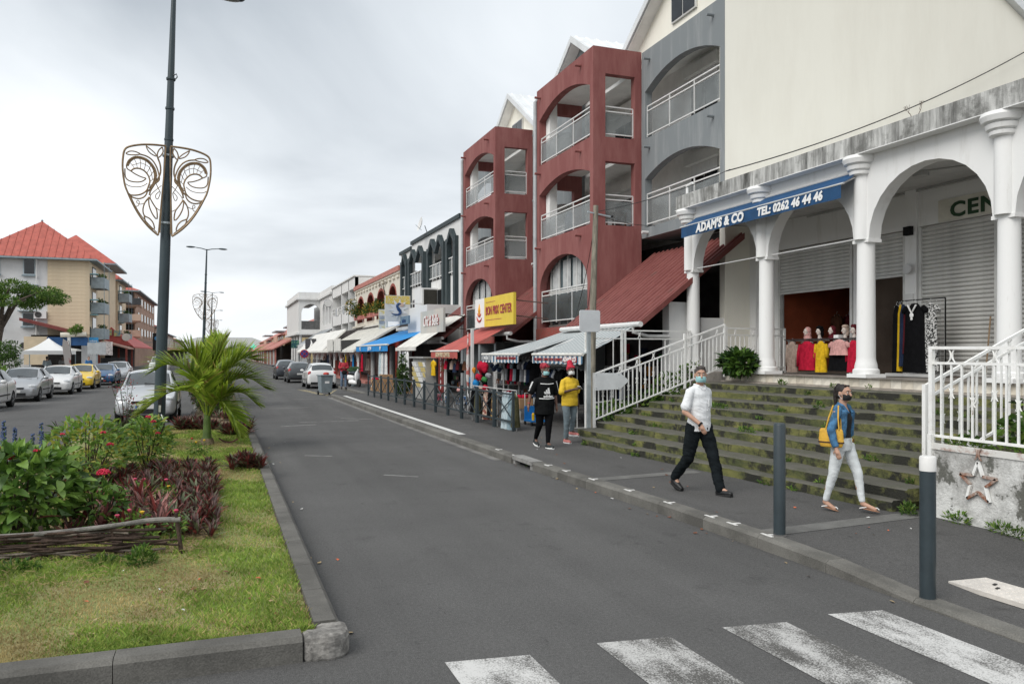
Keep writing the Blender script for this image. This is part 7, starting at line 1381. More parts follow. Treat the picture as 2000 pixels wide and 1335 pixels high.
# woman in black sports t-shirt
blk=M('tshirt_black',(.009,.0095,.010),.95,.15,8,spec=.08); leg_=M('leggings_black',(.005,.005,.006),.9,.1,spec=.1)
J=dict(hipR=(-.11,.01,.92),kneeR=(-.085,.05,.50),ankleR=(-.06,.30,.16),toeR=(-.06,.20,.05),hipL=(.11,-.01,.92),kneeL=(.06,-.08,.50),ankleL=(.02,-.12,.10),toeL=(.03,-.28,.05),shR=(-.195,.0,1.37),elR=(-.30,.04,1.14),wrR=(-.36,.0,.90),shL=(.195,.0,1.37),elL=(.27,.04,1.12),wrL=(.27,-.02,.86),palR=(1,0,0),palL=(-1,0,0),neck=(0,.0,1.46),head=(0,-.03,1.615))
def blk_x(t,H,J):
    shoes(t,J,M('trainer_black',(.02,.025,.025),.6,.2),lt)
    for z,w_ in ((1.325,.15),(1.02,.17)): part('white_stripe',MB().tube([(x,-.005-.155*math.cos(math.asin(min(1,abs(x)/.21)))-.006,z+.01*abs(x)/.15) for x in [w_*(i/8-1) for i in range(17)]],.010,6),lt,t)
    for i in range(3): # three slanted bars of the chest emblem
        x0=-.075+.042*i; part('emblem_bar',MB().prism([(x0+.0,1.125+.0),(x0+.042,1.125),(x0+.012+.002*i,1.165+.038*i+.012),(x0-.018,1.165+.038*i-.002)],-.172,-.164,'y'),lt,t)
    text('adidas',.085,(0,-.172,1.075),FY,lt,t,ext=.003,off=.002)
    for s_,k in ((-1,'R'),(1,'L')):
        a=Vector(J['sh'+k]);b=Vector(J['el'+k])
        for d in (-.022,.0,.022): part('sleeve_stripe',MB().tube([a.lerp(b,q)+Vector((s_*(.073-.004*q),d-.01,.02*(1-q))) for q in (.05,.35,.65,.82)],.006,5),lt,t)
    part('bracelet',MB().lathe([(.032,-.006),(.034,0),(.032,.006)],Vector(J['wrR'])+Vector((.01,.005,.04)),12),M('bracelet_red',(.5,.06,.05),.5,0),t)
sh_=[('l',[(.70,0,0,.22,.165),(.85,0,.005,.21,.165),(.98,0,0,.20,.16),(1.12,0,-.005,.19,.155),(1.27,0,-.01,.195,.15),(1.37,0,0,.19,.115),(1.43,0,.005,.14,.08),(1.47,0,.01,.08,.065)]),C((-.195,0,1.37),(-.285,.035,1.17),.066,.074),C((.195,0,1.37),(.262,.03,1.15),.066,.074),C((-.08,.01,1.42),(-.195,0,1.375),.058,.064),C((.08,.01,1.42),(.195,0,1.375),.058,.064)]
rs_=M('scarf_red',(.28,.02,.035),.8,.5,28); 
person('woman in long black sports t-shirt and leggings with a red headscarf',(6.22,15.05,.13),R(4),.985,J,3,headwrap(rs_,False),[('leggings',legs(J,.115,.075,.045,.08),leg_,.004),('tshirt',sh_,blk,.008)],(surg,-.012),yaw=12,extra=blk_x)
# woman in yellow t-shirt
yt=M('tshirt_yellow',(.66,.44,.03),.8,.06,5); gj=M('trousers_grey',(.15,.19,.21),.8,.15,8); wm_=M('mask_white',(.62,.62,.60),.8,.03); rs2=M('scarf_red_bright',(.46,.02,.045),.8,.3,40)
J=dict(hipR=(-.095,.0,.93),kneeR=(-.11,-.05,.51),ankleR=(-.115,-.02,.10),toeR=(-.12,-.17,.04),hipL=(.095,.0,.93),kneeL=(.10,.0,.56),ankleL=(.10,.08,.25),toeL=(.14,-.07,.185),shR=(-.175,.0,1.35),elR=(-.24,-.06,1.12),wrR=(-.03,-.26,1.20),shL=(.175,.02,1.35),elL=(.25,.10,1.12),wrL=(.26,.06,.88),hdR=(.75,-.6,.12),palR=(0,-.2,1),curlR=.7,palL=(-1,0,0),neck=(0,.0,1.45),head=(0,-.05,1.60))
def yel_x(t,H,J): shoes(t,J,M('trainer_pink',(.55,.19,.17),.7,.2,12),lt)
sh_=[('l',[(.82,0,0,.20,.145),(.95,0,0,.195,.145),(1.12,0,-.005,.18,.14),(1.27,0,-.01,.185,.135),(1.36,0,0,.18,.11),(1.42,0,.005,.14,.08),(1.46,0,.01,.08,.065)]),C((-.175,0,1.35),(-.235,-.05,1.13),.062,.075),C((.175,.02,1.35),(.242,.08,1.15),.062,.075),C((-.07,.01,1.405),(-.175,0,1.355),.055,.06),C((.07,.01,1.405),(.175,.02,1.355),.055,.06)]
person('woman in yellow t-shirt and grey trousers looking at her phone',(7.1,15.75,.13),R(8),.97,J,2,headwrap(rs2,True),[('trousers',legs(J,.10,.07,.05,.05),gj,.007),('tshirt',sh_,yt,.010)],(wm_,-.008),yaw=-12,pitch=-14,extra=yel_x)
ph_=thing('mobile_phone','pale mobile phone held by the woman in yellow','phone',(7.1,15.75,.13),R(8)); ph_.scale=(.97,)*3; part('case',MB().obox((.055,-.335,1.235),(.075,.15,.010),.5,mat=Matrix.Rotation(R(-50),3,'Z')@Matrix.Rotation(R(-25),3,'X')),M('phone_pale',(.55,.55,.56),.3,.05),ph_)
# standing figures further off
def stand(label,loc,rz,sc,sk,shirt,trs,hairm,lean=0):
    J=dict(hipR=(-.095,0,.92),kneeR=(-.11,-.05,.5),ankleR=(-.11,.04,.10),toeR=(-.12,-.1,.04),hipL=(.095,0,.92),kneeL=(.10,-.02,.5),ankleL=(.10,-.06,.10),toeL=(.11,-.2,.04),shR=(-.18,0,1.40),elR=(-.25,-.02,1.13),wrR=(-.1,-.25,1.15),shL=(.18,0,1.40),elL=(.25,-.02,1.13),wrL=(.08,-.25,1.12),neck=(0,0,1.46),head=(0,-.03,1.615))
    g=[('trousers',legs(J,.10,.075,.06,.04),trs,.006),('shirt',[('l',[(.88,0,0,.18,.13),(1.1,0,0,.175,.13),(1.3,0,0,.185,.13),(1.42,0,0,.14,.08)]),C((-.18,0,1.40),(-.24,-.02,1.16),.07,.065),C((.18,0,1.40),(.24,-.02,1.16),.07,.065),C((-.24,-.02,1.14),(-.14,-.2,1.14),.055,.045),C((.24,-.02,1.14),(.12,-.2,1.12),.055,.045)],shirt,.006)]
    return person(label,loc,rz,sc,J,sk,short_hair(hairm),g,yaw=-15,pitch=-10,lo_res=True,extra=lambda t,H,J:shoes(t,J,bsh,bsh))
jn=M('jeans_blue',(.12,.17,.24),.85,.2,8)
stand('person in red jacket and jeans on the far right pavement',(6.42,44.6,.13),R(0),1.0,3,M('jacket_red',(.38,.03,.045),.8,.15),jn,hk)
single('shoulder_bag',MB().ball((6.42,44.35,1.02),(.15,.07,.13),12,8),black,'black bag worn in front by the person in red','bag')
stand('person in blue shirt and mask standing by the left pavement shops',(-9.95,72,.12),R(30),.98,1,M('shirt_blue',(.03,.14,.32),.8,.1),trou,hk)
stand('person in pale shirt under the market tent',(-12.0,67,.12),R(200),1,1,M('shirt_pale',(.35,.42,.45),.8,.1),jn,hk)
stand('person in grey shirt behind the table in the market tent',(-11.0,67.2,.12),R(20),1,3,M('shirt_grey',(.2,.2,.2),.8,.1),trou,hk)
stand('shopper in dark clothes inside the red awning shop',(9.6,29.3,.13),R(60),1,3,trou,trou,hk)

stand('shopper in pale blouse under the long white canopy',(8.3,58.5,.3),R(70),.95,2,M('shirt_pale',(.35,.42,.45),.8,.1),trou,hk)
stand('shopper in dark clothes by the red arcade columns',(7.6,63.5,.13),R(-20),1,3,trou,jn,hk)
stand('shopkeeper in grey standing in the dark entrance behind the newspaper rack',(9.9,38.6,.13),R(40),.97,2,M('shirt_grey',(.2,.2,.2),.8,.1),trou,hk)
# ---------------- goods, racks and stalls ----------------
def clothmat(n,c,c2=None,sc_=12): return M('cloth_'+n,c,.95,.12 if not c2 else 0,sc_,c2=c2,lo_=.47,hi=.53,spec=.06)
CL=dict(crimson=clothmat('crimson',(.42,.015,.04)),yellow=clothmat('yellow',(.60,.38,.02)),beige=clothmat('beige',(.38,.29,.24)),black=clothmat('black',(.007,.007,.008)),pink=clothmat('pink',(.55,.30,.28)),maroon=clothmat('maroon',(.09,.015,.02)),brown=clothmat('brown',(.11,.05,.03)),dots=clothmat('dots',(.02,.02,.02),(.55,.55,.54),30),olive=clothmat('olive',(.10,.095,.05)),paleblue=clothmat('paleblue',(.42,.50,.53)),greyblue=clothmat('greyblue',(.22,.30,.34)),floral=clothmat('floral',(.52,.40,.32),(.24,.09,.07),8),floral2=clothmat('floral2',(.10,.06,.035),(.42,.28,.12),9),white=clothmat('white',(.62,.62,.61)),grey=clothmat('grey',(.25,.26,.28)),navy=clothmat('navy',(.02,.03,.06)),green=clothmat('green',(.06,.25,.08)),orange=clothmat('orange',(.55,.2,.03)),zebra=clothmat('zebra',(.6,.6,.6),(.03,.03,.03),25),blue=clothmat('blue',(.02,.18,.42)))
def garment(w_,h,d,flare,seed,sleeve=0,neck=.35):
    """hanging garment: shoulders at z=0, hem at -h, width along local X"""
    r=random.Random(seed); n=28; vs=[];rows=10; ph=r.uniform(0,6.28)
    for i in range(rows+1):
        t=i/rows; hw=w_/2*(neck if i==0 else 1-.06*math.sin(t*pi))*(1+flare*t); dd=d/2*(.5 if i==0 else 1)*(1+.5*t)
        for j in range(n):
            a=2*pi*j/n; rip=1+.16*t*math.sin(5*a+ph)+.08*t*math.sin(9*a+2*ph); vs.append((hw*math.cos(a)*(.97+.03*rip),dd*math.sin(a)*rip,-h*t+(.035 if i==0 else 0)-(.02*abs(math.cos(a)) if i==1 else 0)))
    fs=[(i*n+j,i*n+(j+1)%n,(i+1)*n+(j+1)%n,(i+1)*n+j) for i in range(rows) for j in range(n)]+[tuple(range(n))]
    mb=MB().add(vs,fs)
    if sleeve:
        for s_ in (-1,1): mb.tube([(s_*w_*.42,0,-.04),(s_*w_*.58,.01,-.04-sleeve*.5),(s_*w_*.60,0,-.04-sleeve)],[.05,.055,.045],8)
    return mb
hang_m=M('hanger',(.45,.45,.44),.4,.1)
def hang(label,loc,rz,kind,w_,h,d=.12,flare=.1,seed=0,sleeve=0,group=None,name='hanging_garment',cat='garment',tilt=0):
    t=thing(name,label,cat,loc,rot=(0,tilt,rz),group=group); part('cloth',garment(w_,h,d,flare,seed,sleeve),CL[kind],t,smooth='all'); part('hanger',MB().tube([(0,0,.04),(0,0,.09),(.02,0,.11),(.03,0,.085)],.004,5).tube([(-w_*.4,0,-.0),(0,0,.045),(w_*.4,0,.0)],.006,5),hang_m,t); return t
Z=R(-90)
# landing: low rail with mannequin heads in front of the half-open shutter
rk=thing('display_rail','low steel display rail with a shelf on the landing','rack',(12.6,14.3,1.6),world=True)
for y in (15.4,13.25): part('leg',MB().tube([(12.6,y,1.63),(12.6,y,2.37)],.015,6),hang_m,rk); part('foot',MB().bar((12.4,y,1.64),(12.8,y,1.64),.03),hang_m,rk); part('castor',MB().ball((12.42,y,1.62),.03,8,6),black,rk)
part('rail',MB().tube([(12.6,15.45,2.35),(12.6,13.2,2.35)],.015,6),hang_m,rk); part('shelf',MB().box(12.5,12.75,13.2,15.45,2.37,2.39),M('shelf_dark',(.05,.04,.04),.6,.1),rk)
for i,(y,kd,w_,h,fl,sl,lb) in enumerate(((15.22,'beige',.3,.68,.1,.5,'beige long-sleeved top at the left end of the landing rail'),(14.72,'crimson',.5,.62,.05,.5,'crimson long-sleeved top hanging in the middle of the landing rail'),(14.27,'yellow',.3,.66,.1,.3,'yellow top beside the crimson top on the landing rail'),(13.72,'black',.5,.62,.35,0,'black flared skirt on the landing rail'),(13.30,'crimson',.32,.64,.05,.4,'second crimson top at the column end of the landing rail'))):
    hang(lb,(12.55,y,2.3),Z,kd,w_,h,.12,fl,i,sl)
hang('short pink top hanging over the black skirt',(12.5,13.66,2.32),Z,'pink',.46,.30,.15,.15,9,.1)
mh=M('mannequin_white',(.60,.52,.47),.35,.03); mb_=M('mannequin_black',(.02,.02,.02),.4,0)
for i,(y,sc_,lb) in enumerate(((14.78,CL['pink'],'mannequin head in a pink headscarf on the landing rail'),(14.37,CL['black'],'mannequin head in a black headscarf with white band'),(13.99,CL['maroon'],'mannequin head with long dark red scarf'),(13.59,CL['beige'],'mannequin head in a beige turban'),(13.33,CL['maroon'],'mannequin head in dark scarf beside the column'))):
    t=thing('mannequin_head',lb,'mannequin head',(12.6,y,2.39),R(-98),group='mannequin heads'); 
    bp('head',[('c',(0,0,0),(0,0,.10),.045,.04),('e',(0,-.01,.19),(.06,.075,.09)),('e',(0,-.03,.13),(.046,.05,.048)),('c',(0,-.085,.19),(0,-.10,.16),.008,.012)],.009,mh,t,3); t.scale=(.9,.9,.9)
    for s_ in (-1,1): part('eye',MB().ball((s_*.026,-.083,.195),(.012,.006,.006),8,5),mb_,t)
    part('lips',MB().ball((0,-.092,.128),(.017,.007,.007),8,5),M('lips_red',(.35,.03,.04),.5,0),t)
    bp('headscarf',[('e',(0,.025,.215),(.076,.085,.090)),('e',(0,.045,.12),(.072,.062,.10))]+([('e',(0,.02,.02),(.12,.09,.09)),('c',(-.06,-.02,.1),(.06,-.02,.1),.03,.03)] if i in (0,2) else [('e',(0,.0,.27),(.085,.085,.05))]),.011,sc_,t,3,.004,20)
single('tissue_box',MB().box(12.53,12.7,13.72,13.86,2.39,2.46),lt,'small white box on the landing display shelf','box')
# grid panel with dresses
gr=thing('grid_panel','black wire grid panel hung with dresses on the landing','rack',(13.0,12.0,1.6),world=True)
for i in range(13): part('wire',MB().bar((13.0,11.45+i*.09,1.63),(13.0,11.45+i*.09,3.12),.006),hang_m,gr)
for i in range(16): part('wire',MB().bar((13.0,11.43,1.63+i*.099),(13.0,12.55,1.63+i*.099),.006),hang_m,gr)
part('frame',MB().bar((13.0,11.43,3.12),(13.0,12.57,3.12),.02).bar((13.0,11.43,1.63),(13.0,11.43,3.12),.02).bar((13.0,12.57,1.63),(13.0,12.57,3.12),.02),black,gr); part('basket',MB().box(12.7,13.0,11.5,12.6,1.6,1.66),hang_m,gr)
for i,(y,kd,w_,h,lb,x) in enumerate(((12.5,'black',.16,1.35,'narrow black dress with yellow hem at the left of the grid panel',12.9),(12.38,'yellow',.10,1.3,'yellow sash hanging on the grid panel',12.88),(12.28,'navy',.16,1.2,'navy dress with blue trim on the grid panel',12.85),(12.15,'maroon',.2,.9,'maroon patterned tunic on the grid panel',12.83),(12.08,'pink',.12,1.2,'pink hem showing under the maroon tunic',12.86),(11.92,'black',.44,1.32,'long black dress with white embroidered collar on the grid panel',12.76),(11.62,'dots',.30,1.3,'black and white dotted dress on the grid panel',12.82))):
    o=hang(lb,(x,y,3.0 if kd!='maroon' else 2.95),Z,kd,w_,h,.10,.35 if w_>.25 else .2,20+i,.12 if w_>.25 else 0)
    if w_==.44: part('embroidery',MB().tube([(-.10,-.075,.0),(0,-.085,-.16),(.10,-.075,.0)],.018,6).ball((0,-.085,-.2),(.05,.015,.05),8,6).ball((0,-.085,-.27),(.03,.012,.03),8,6),lt,o)
for i in range(9): hang('dress in the dim shop behind the half-open shutter',(15.2+.15*(i%2),16.7-i*.27,3.05),Z,('brown','maroon','maroon','brown','black','grey')[i%6],.26,1.05,.1,.15,40+i,.2,group='dresses in the dim shop')
for i in range(5): hang('garment in the dark doorway beside the closed shutter',(14.9,13.9-i*.22,2.9),Z,('maroon','black','grey','brown','black')[i],.24,1.0,.1,.15,60+i,.2,group='garments in the dark doorway')
cab=thing('display_cabinet','small brown display cabinet inside the terracotta shop','cabinet',(14.6,14.65,1.6),world=True)
for a in (1.6,2.3,2.75,3.1): part('shelf',MB().box(14.4,14.9,14.4,14.95,a,a+.03),CL['brown'],cab)
for y in (14.4,14.93): part('side',MB().box(14.4,14.9,y,y+.02,1.6,3.13),CL['brown'],cab)
part('bowl',MB().lathe([(.02,2.33),(.1,2.37),(.13,2.45)],(14.55,14.68,0),12),M('wood_bowl',(.3,.15,.08),.5,.1),cab)
ex=thing('fire_extinguisher','red fire extinguisher beside the terracotta shop wall','fire extinguisher',(13.75,16.6,1.6)); part('cylinder',MB().lathe([(.07,0),(.08,.03),(.08,.42),(.05,.5),(.025,.52)],(0,0,0),14),M('ext_red',(.40,.02,.015),.35,.05),ex,smooth=35); part('valve',MB().box(-.03,.03,-.05,.05,.52,.58),black,ex); part('hose',MB().tube([(.03,0,.55),(.1,0,.45),(.09,0,.2)],.012,6),black,ex)
single('broom_handle',MB().tube([(13.45,10.95,1.6),(13.52,10.9,2.75)],.014,6),M('broom_wood',(.30,.2,.12),.7,.2),'wooden broom handle leaning on the closed shutter','broom')
# clothes hung along the barrier
for i,(y,kd,h,lb) in enumerate(((18.72,'olive',.82,'olive garment nearest the end of the barrier'),(18.98,'greyblue',.95,'grey-blue dress on the barrier beside the olive garment'),(19.2,'paleblue',.93,'first pale blue dress on the barrier'),(19.42,'paleblue',.93,'second pale blue dress on the barrier'),(20.2,'floral2',.75,'brown and gold floral dress on the barrier'),(20.5,'black',.72,'dark patterned dress between the floral dresses'),(20.85,'floral',.78,'cream and red floral dress on the barrier'),(21.6,'olive',.70,'olive coat hung behind the barrier'),(21.95,'black',.72,'black coat hung behind the barrier'))):
    hang(lb,(6.86-(y-18.5)*.024+.09,y,1.03),Z,kd,.30,h,.14,.08,80+i)
rl2=thing('street_rail','chrome garment rail behind the barrier','rack',(6.95,20.2,.13),world=True); part('bar',MB().tube([(6.94,18.6,1.13),(6.86,22.1,1.13)],.014,6),hang_m,rl2)
for y in (18.62,20.0,22.08): part('leg',MB().tube([(6.95-.023*(y-18.5),y,.13),(6.95-.023*(y-18.5),y,1.13)],.014,6),hang_m,rl2)
# rails of dark clothes under the striped awnings
for q,(x,y0,n,lb,lb2) in enumerate(((8.55,18.6,16,'chrome rail of dark clothes under the near striped awning','dark garment on the rail under the near striped awning'),(9.4,17.0,9,'chrome rail of dark clothes behind the sign post','dark garment on the rail behind the sign post'),(9.6,21.2,12,'chrome rail of dark clothes deep under the far striped awning','dark garment on the rail deep under the far striped awning'))):
    t=thing('clothes_rail',lb,'rack',(x,y0,.13),world=True); L=n*.17+.1; part('bar',MB().tube([(x,y0-.1,1.72),(x,y0+L,1.72)],.015,6),hang_m,t)
    for y in (y0-.1,y0+L): part('leg',MB().tube([(x,y,.15),(x,y,1.55),(x,y+.0,1.72)],.015,6),hang_m,t); part('foot',MB().bar((x-.25,y,.16),(x+.25,y,.16),.03),hang_m,t)
    for i in range(n):
        kd=('black','black','navy','grey','black','white' if i%7==3 else 'black','black','zebra' if q==0 and i<3 else 'grey')[(i*3+q)%8]
        if q==0 and i==n-1: hang('pale grey shirt at the far end of the near rail',(x,y0+i*.17,1.64),Z+.9,'grey',.42,.8,.1,.08,100+i,.3)
        elif q==0 and i==1: hang('zebra-striped dress on the near rail behind the women',(x-.1,y0+i*.17,1.64),Z,'zebra',.36,1.25,.1,.2,100+i)
        else: hang(lb2,(x,y0+i*.17,1.64),R(rnd.uniform(-25,25)),kd,.42,rnd.uniform(.7,.95),.09,.1,100+20*q+i,.3,group=lb2+'s')
ct=thing('blue_hand_cart','blue folding hand cart pulled by the woman in black','cart',(5.98+2.0,19.95,.13)); cb=M('cart_blue',(.01,.16,.46),.5,.1)
part('deck',MB().box(-.22,.22,-.3,.3,.1,.14),cb,ct); part('panel',MB().box(-.2,.2,.28,.31,.14,.5),cb,ct); part('handle',MB().tube([(-.18,.3,.14),(-.18,.32,.85),(.18,.32,.85),(.18,.3,.14)],.014,6),hang_m,ct); part('drink',MB().lathe([(.04,.14),(.04,.3),(.02,.34)],(-.1,-.1,0),10),CL['yellow'],ct)
for a,b in ((-.2,-.25),(.2,-.25),(-.2,.25),(.2,.25)): part('wheel',MB().lathe([(.06,-.015),(.06,.015)],(a,b,.06),12,mat=Matrix.Rotation(R(90),3,'Y')),black,ct)
card=M('cardboard',(.36,.22,.12),.9,.12,3)
def box(label,loc,sz,fill=None,rz=0):
    t=thing('cardboard_box',label,'box',loc,rz,group='cardboard boxes'); a,b,c=sz; part('carton',MB().box(-a/2,a/2,-b/2,b/2,0,c-.02).box(-a/2,-a/2+.01,-b/2,b/2,c-.019,c),card,t)
    part('label',MB().box(-a/2-.004,-a/2,-.08,.08,c*.35,c*.65),lt,t)
    for i in range(6 if fill else 0): part('content',MB().ball((rnd.uniform(-a/3,a/3),rnd.uniform(-b/3,b/3),c+.02),(.09,.08,.06),8,6),CL[fill],t)
box('cardboard box heaped with red goods under the striped awning',(8.0,20.95,.52),(.4,.55,.3),'crimson'); single('box_stand',MB().box(7.82,8.18,20.7,21.2,.13,.16).box(7.83,7.86,20.72,20.75,.161,.52).box(8.14,8.17,21.15,21.18,.161,.52).box(7.83,7.86,21.15,21.18,.161,.52).box(8.14,8.17,20.72,20.75,.161,.52).box(7.81,8.19,20.69,21.21,.50,.52),hang_m,'light metal stand under the box of red goods','stand')
# bicycles
def bike(label,loc,rz,sc_,m):
    t=thing('bicycle',label,'bicycle',loc,rz,group='bicycles behind the barrier'); t.scale=(sc_,)*3
    for y in (-.48,.48):
        w_=part('wheel',MB().tube([(0,y+.29*math.cos(a),.30+.29*math.sin(a)) for a in [2*pi*i/24 for i in range(25)]],.018,6,cap=False),tyre,t)
        part('rim',MB().tube([(0,y+.265*math.cos(a),.30+.265*math.sin(a)) for a in [2*pi*i/24 for i in range(25)]],.010,5,cap=False),rimm,w_)
        sp_=MB()
        for i in range(9): a=2*pi*i/9; sp_.tube([(0,y,.30),(0,y+.26*math.cos(a),.3+.26*math.sin(a))],.002,3)
        part('spokes',sp_,rimm,w_); part('hub',MB().lathe([(.03,-.03),(.03,.03)],(0,y,.3),8,mat=Matrix.Rotation(R(90),3,'Y')),rimm,w_)
    part('frame',MB().tube([(0,-.36,.66),(0,.05,.34),(0,.2,.62),(0,-.34,.62)],.02,6).tube([(0,.05,.34),(0,.48,.30),(0,.2,.62)],.013,6).tube([(0,-.34,.72),(0,-.48,.30)],.016,6),m,t); part('handlebar',MB().tube([(-.24,-.30,.86),(-.1,-.34,.84),(.1,-.34,.84),(.24,-.30,.86)],.012,6).tube([(0,-.34,.7),(0,-.34,.84)],.014,6),black,t); part('saddle',MB().ball((0,.24,.74),(.06,.13,.035),10,6),black,t); part('seat_post',MB().tube([(0,.2,.6),(0,.23,.73)],.012,6),rimm,t); part('crank',MB().lathe([(.07,-.01),(.07,.01)],(.03,.05,.34),12,mat=Matrix.Rotation(R(90),3,'Y')),black,t)
    return t
for i,(x,y,sc_,c,lb) in enumerate(((7.35,22.6,.95,(.02,.02,.022),'black bicycle nearest the hanging coats'),(7.55,23.6,1.0,(.03,.03,.035),'black bicycle in the middle of the row behind the barrier'),(7.4,24.6,.9,(.45,.46,.47),'silver bicycle behind the barrier'),(7.6,25.7,.75,(.02,.16,.42),'blue child bicycle with silver wheels'),(7.4,26.8,.7,(.02,.2,.5),'small blue child bicycle farther along'),(7.5,28.2,.7,(.45,.05,.1),'small red child bicycle farther along'))): bike(lb,(x,y,.13),R(-14+9*i%30),sc_,M('bike%d'%i,c,.35,.05,metal=.2))
hm=thing('child_helmet','pale pink helmet hanging on a bicycle handlebar','helmet',(7.35,24.9,.82)); part('shell',MB().lathe([(.13,0),(.14,.06),(.11,.13),(.05,.17),(0,.18)],(0,0,0),14),CL['pink'],hm,smooth='all'); part('strap',MB().tube([(-.12,0,.02),(0,0,-.1),(.12,0,.02)],.006,5),black,hm)
# colourful toys, nets and baskets on the shelf unit
su=thing('wire_shelf','grey wire shelf of small wares under the far striped awning','shelf',(8.3,23.4,.13),world=True)
for z in (.75,1.1,1.45): 
    for k in range(7): part('wire',MB().bar((8.1,22.9+.14*k,z),(8.6,22.9+.14*k,z),.01),hang_m,su)
for y in (22.85,23.8): part('upright',MB().bar((8.1,y,.13),(8.1,y,2.0),.03).bar((8.6,y,.13),(8.6,y,2.0),.03),hang_m,su)
r=random.Random(77)
for i in range(26):
    z=r.choice((.77,1.12,1.47)); kd=r.choice(('grey','grey','black','white','brown','greyblue','crimson')); w_=r.uniform(.06,.14)
    single('packet',MB().obox((8.2+.25*r.random(),22.95+r.random()*.8,z+w_*.6),(.12,w_,w_*1.2),r.uniform(-.4,.4)),CL[kd],'small packet of wares on the grey wire shelf','packet',group='packets on the wire shelf')
for i,(y,z,kd,s_,lb) in enumerate(((24.9,1.62,'crimson',(.18,.34,.17),'red inflatable toy under the red roof eave'),(25.3,1.28,'crimson',(.12,.22,.10),'red toy hanging below the inflatable'),(24.7,1.22,'green',(.10,.15,.08),'green toy hanging beside the flag'),(25.6,1.05,'blue',(.12,.2,.12),'blue toy bag hanging beside the post'),(24.6,.92,'crimson',(.10,.16,.12),'small red toy hanging low by the barrier'),(25.1,.86,'floral',(.10,.2,.12),'mixed patterned toy hanging low'),(25.9,1.5,'orange',(.08,.14,.1),'orange toy beside the red awning'),(24.3,1.35,'grey',(.10,.18,.08),'grey net of toys above the wire shelf'),(26.4,1.15,'blue',(.10,.16,.10),'second blue toy under the red awning'))):
    t=thing('hanging_toy',lb,'toy',(8.1,y,z)); bp('shape',[('e',(0,0,0),s_),('e',(0,s_[1]*.7,s_[2]*.6),(s_[0]*.5,s_[1]*.4,s_[2]*.5)),('e',(0,-s_[1]*.7,-s_[2]*.6),(s_[0]*.5,s_[1]*.35,s_[2]*.6)),('e',(0,s_[1]*.5,-s_[2]*.7),(s_[0]*.4,s_[1]*.3,s_[2]*.7))],.02,CL[kd],t,3,.01,15); part('string',MB().tube([(0,0,s_[2]),(0,0,s_[2]+.25)],.005,4),black,t)
tb=thing('ball_net','net of grey footballs hanging at the striped awning corner','ball net',(8.0,23.1,1.62))
for i in range(9): part('ball',MB().ball((-.05+.07*(i%2),-.3+.085*i,.05*(i%3)-.05),.075,10,7),CL['greyblue'] if i%2 else CL['navy'],tb,smooth='all')
# under the red awning and further on
nr=thing('newspaper_rack','grey newspaper rack full of papers beside the red banner','newspaper rack',(8.1,33.4,.13),world=True); part('cabinet',MB().box(8.05,8.5,32.4,34.8,.13,1.85),M('rack_grey',(.32,.32,.31),.6,.1),nr)
for i in range(5):
    for j in range(6): part('newspaper',MB().obox((8.02,32.62+j*.39,.72+i*.22),(.02,.33,.19),mat=Matrix.Rotation(R(-15),3,'Y')),(lt,M('paper_yellow',(.62,.5,.2),.8,.1),M('paper_grey',(.5,.5,.5),.8,.3,12))[(i*2+j*3)%5%3],nr)
part('canopy',MB().box(7.9,8.5,32.3,34.9,1.86,1.92),M('rack_grey',(.32,.32,.31),.6,.1),nr)
bush('potted_conifer','dark green potted conifer on the pavement beside the newspaper rack',(7.9,36.2,.13),[((0,0,.5),(.34,.34,.4)),((0,0,1.0),(.26,.26,.4)),((0,0,1.5),(.14,.14,.4))],1500,.12,lf,71,cat='plant',stemh=1.5)
for i,(x,y,z,sx,sy,sz,kd,lb) in enumerate(((7.8,39.5,.13,.6,.7,.5,None,'lower cardboard box on the far pavement'),(7.8,39.6,.63,.55,.6,.4,None,'upper cardboard box on the far pavement'),(7.6,41.2,.13,.5,.5,.6,'crimson','cardboard box topped with red toys on the far pavement'),(8.6,38.2,.13,.5,.5,.7,None,'tall cardboard box beside the pale columns'))): box(lb,(x,y,z),(sx,sy,sz),kd)
for i,(y,kd,lb) in enumerate(((42.6,'white','first'),(43.1,'grey','second'),(43.7,'white','third'),(44.3,'paleblue','fourth'),(37.4,'white','fifth'),(37.9,'white','sixth'),(38.4,'grey','last'))):
    single('goods_sack',MB().lathe([(.15,0),(.2,.1),(.2,.6),(.12,.8),(.03,.9)],(7.9,y,.13),10),CL[kd],lb+' of the pale sacks standing on the far pavement, counted from the arcade','sack',group='pale sacks',smooth='all') if False else hang(lb+' pale sheet of goods hanging along the azure awning front',(8.4,y,2.1),Z,kd,.5,1.2,.1,.1,150+i,group='sheets under the azure awning')
for i,(y,kd) in enumerate(((40.2,'paleblue'),(41.5,'white'),(45.2,'crimson'),(46.1,'grey'),(47,'white'))): hang(('pale blue','white','crimson','grey','far white')[i]+' garment hanging under the azure awning',(8.9,y,2.2),Z,kd,.5,1.0,.1,.1,170+i)
hang('yellow and green shirt hanging beside the red banner',(8.3,32.1,1.75),Z,'yellow',.5,.6,.1,.05,180,.2); hang('green shirt beside the yellow one by the red banner',(8.35,32.5,1.75),Z,'green',.45,.6,.1,.05,181,.2)
sc_=thing('parked_scooter','white scooter parked on the far right pavement','scooter',(7.3,46.6,.13),R(20))
for y in (-.55,.55): part('wheel',MB().lathe([(.22,-.05),(.24,0),(.22,.05)],(0,y,.24),16,mat=Matrix.Rotation(R(90),3,'Y')),tyre,sc_)
bp('body',[('e',(0,.4,.55),(.16,.4,.18)),('e',(0,-.38,.6),(.18,.1,.35)),('c',(0,-.3,.25),(0,.4,.28),.12,.14),('c',(0,-.4,.8),(0,-.45,1.0),.06,.05)],.025,lt,sc_,3)
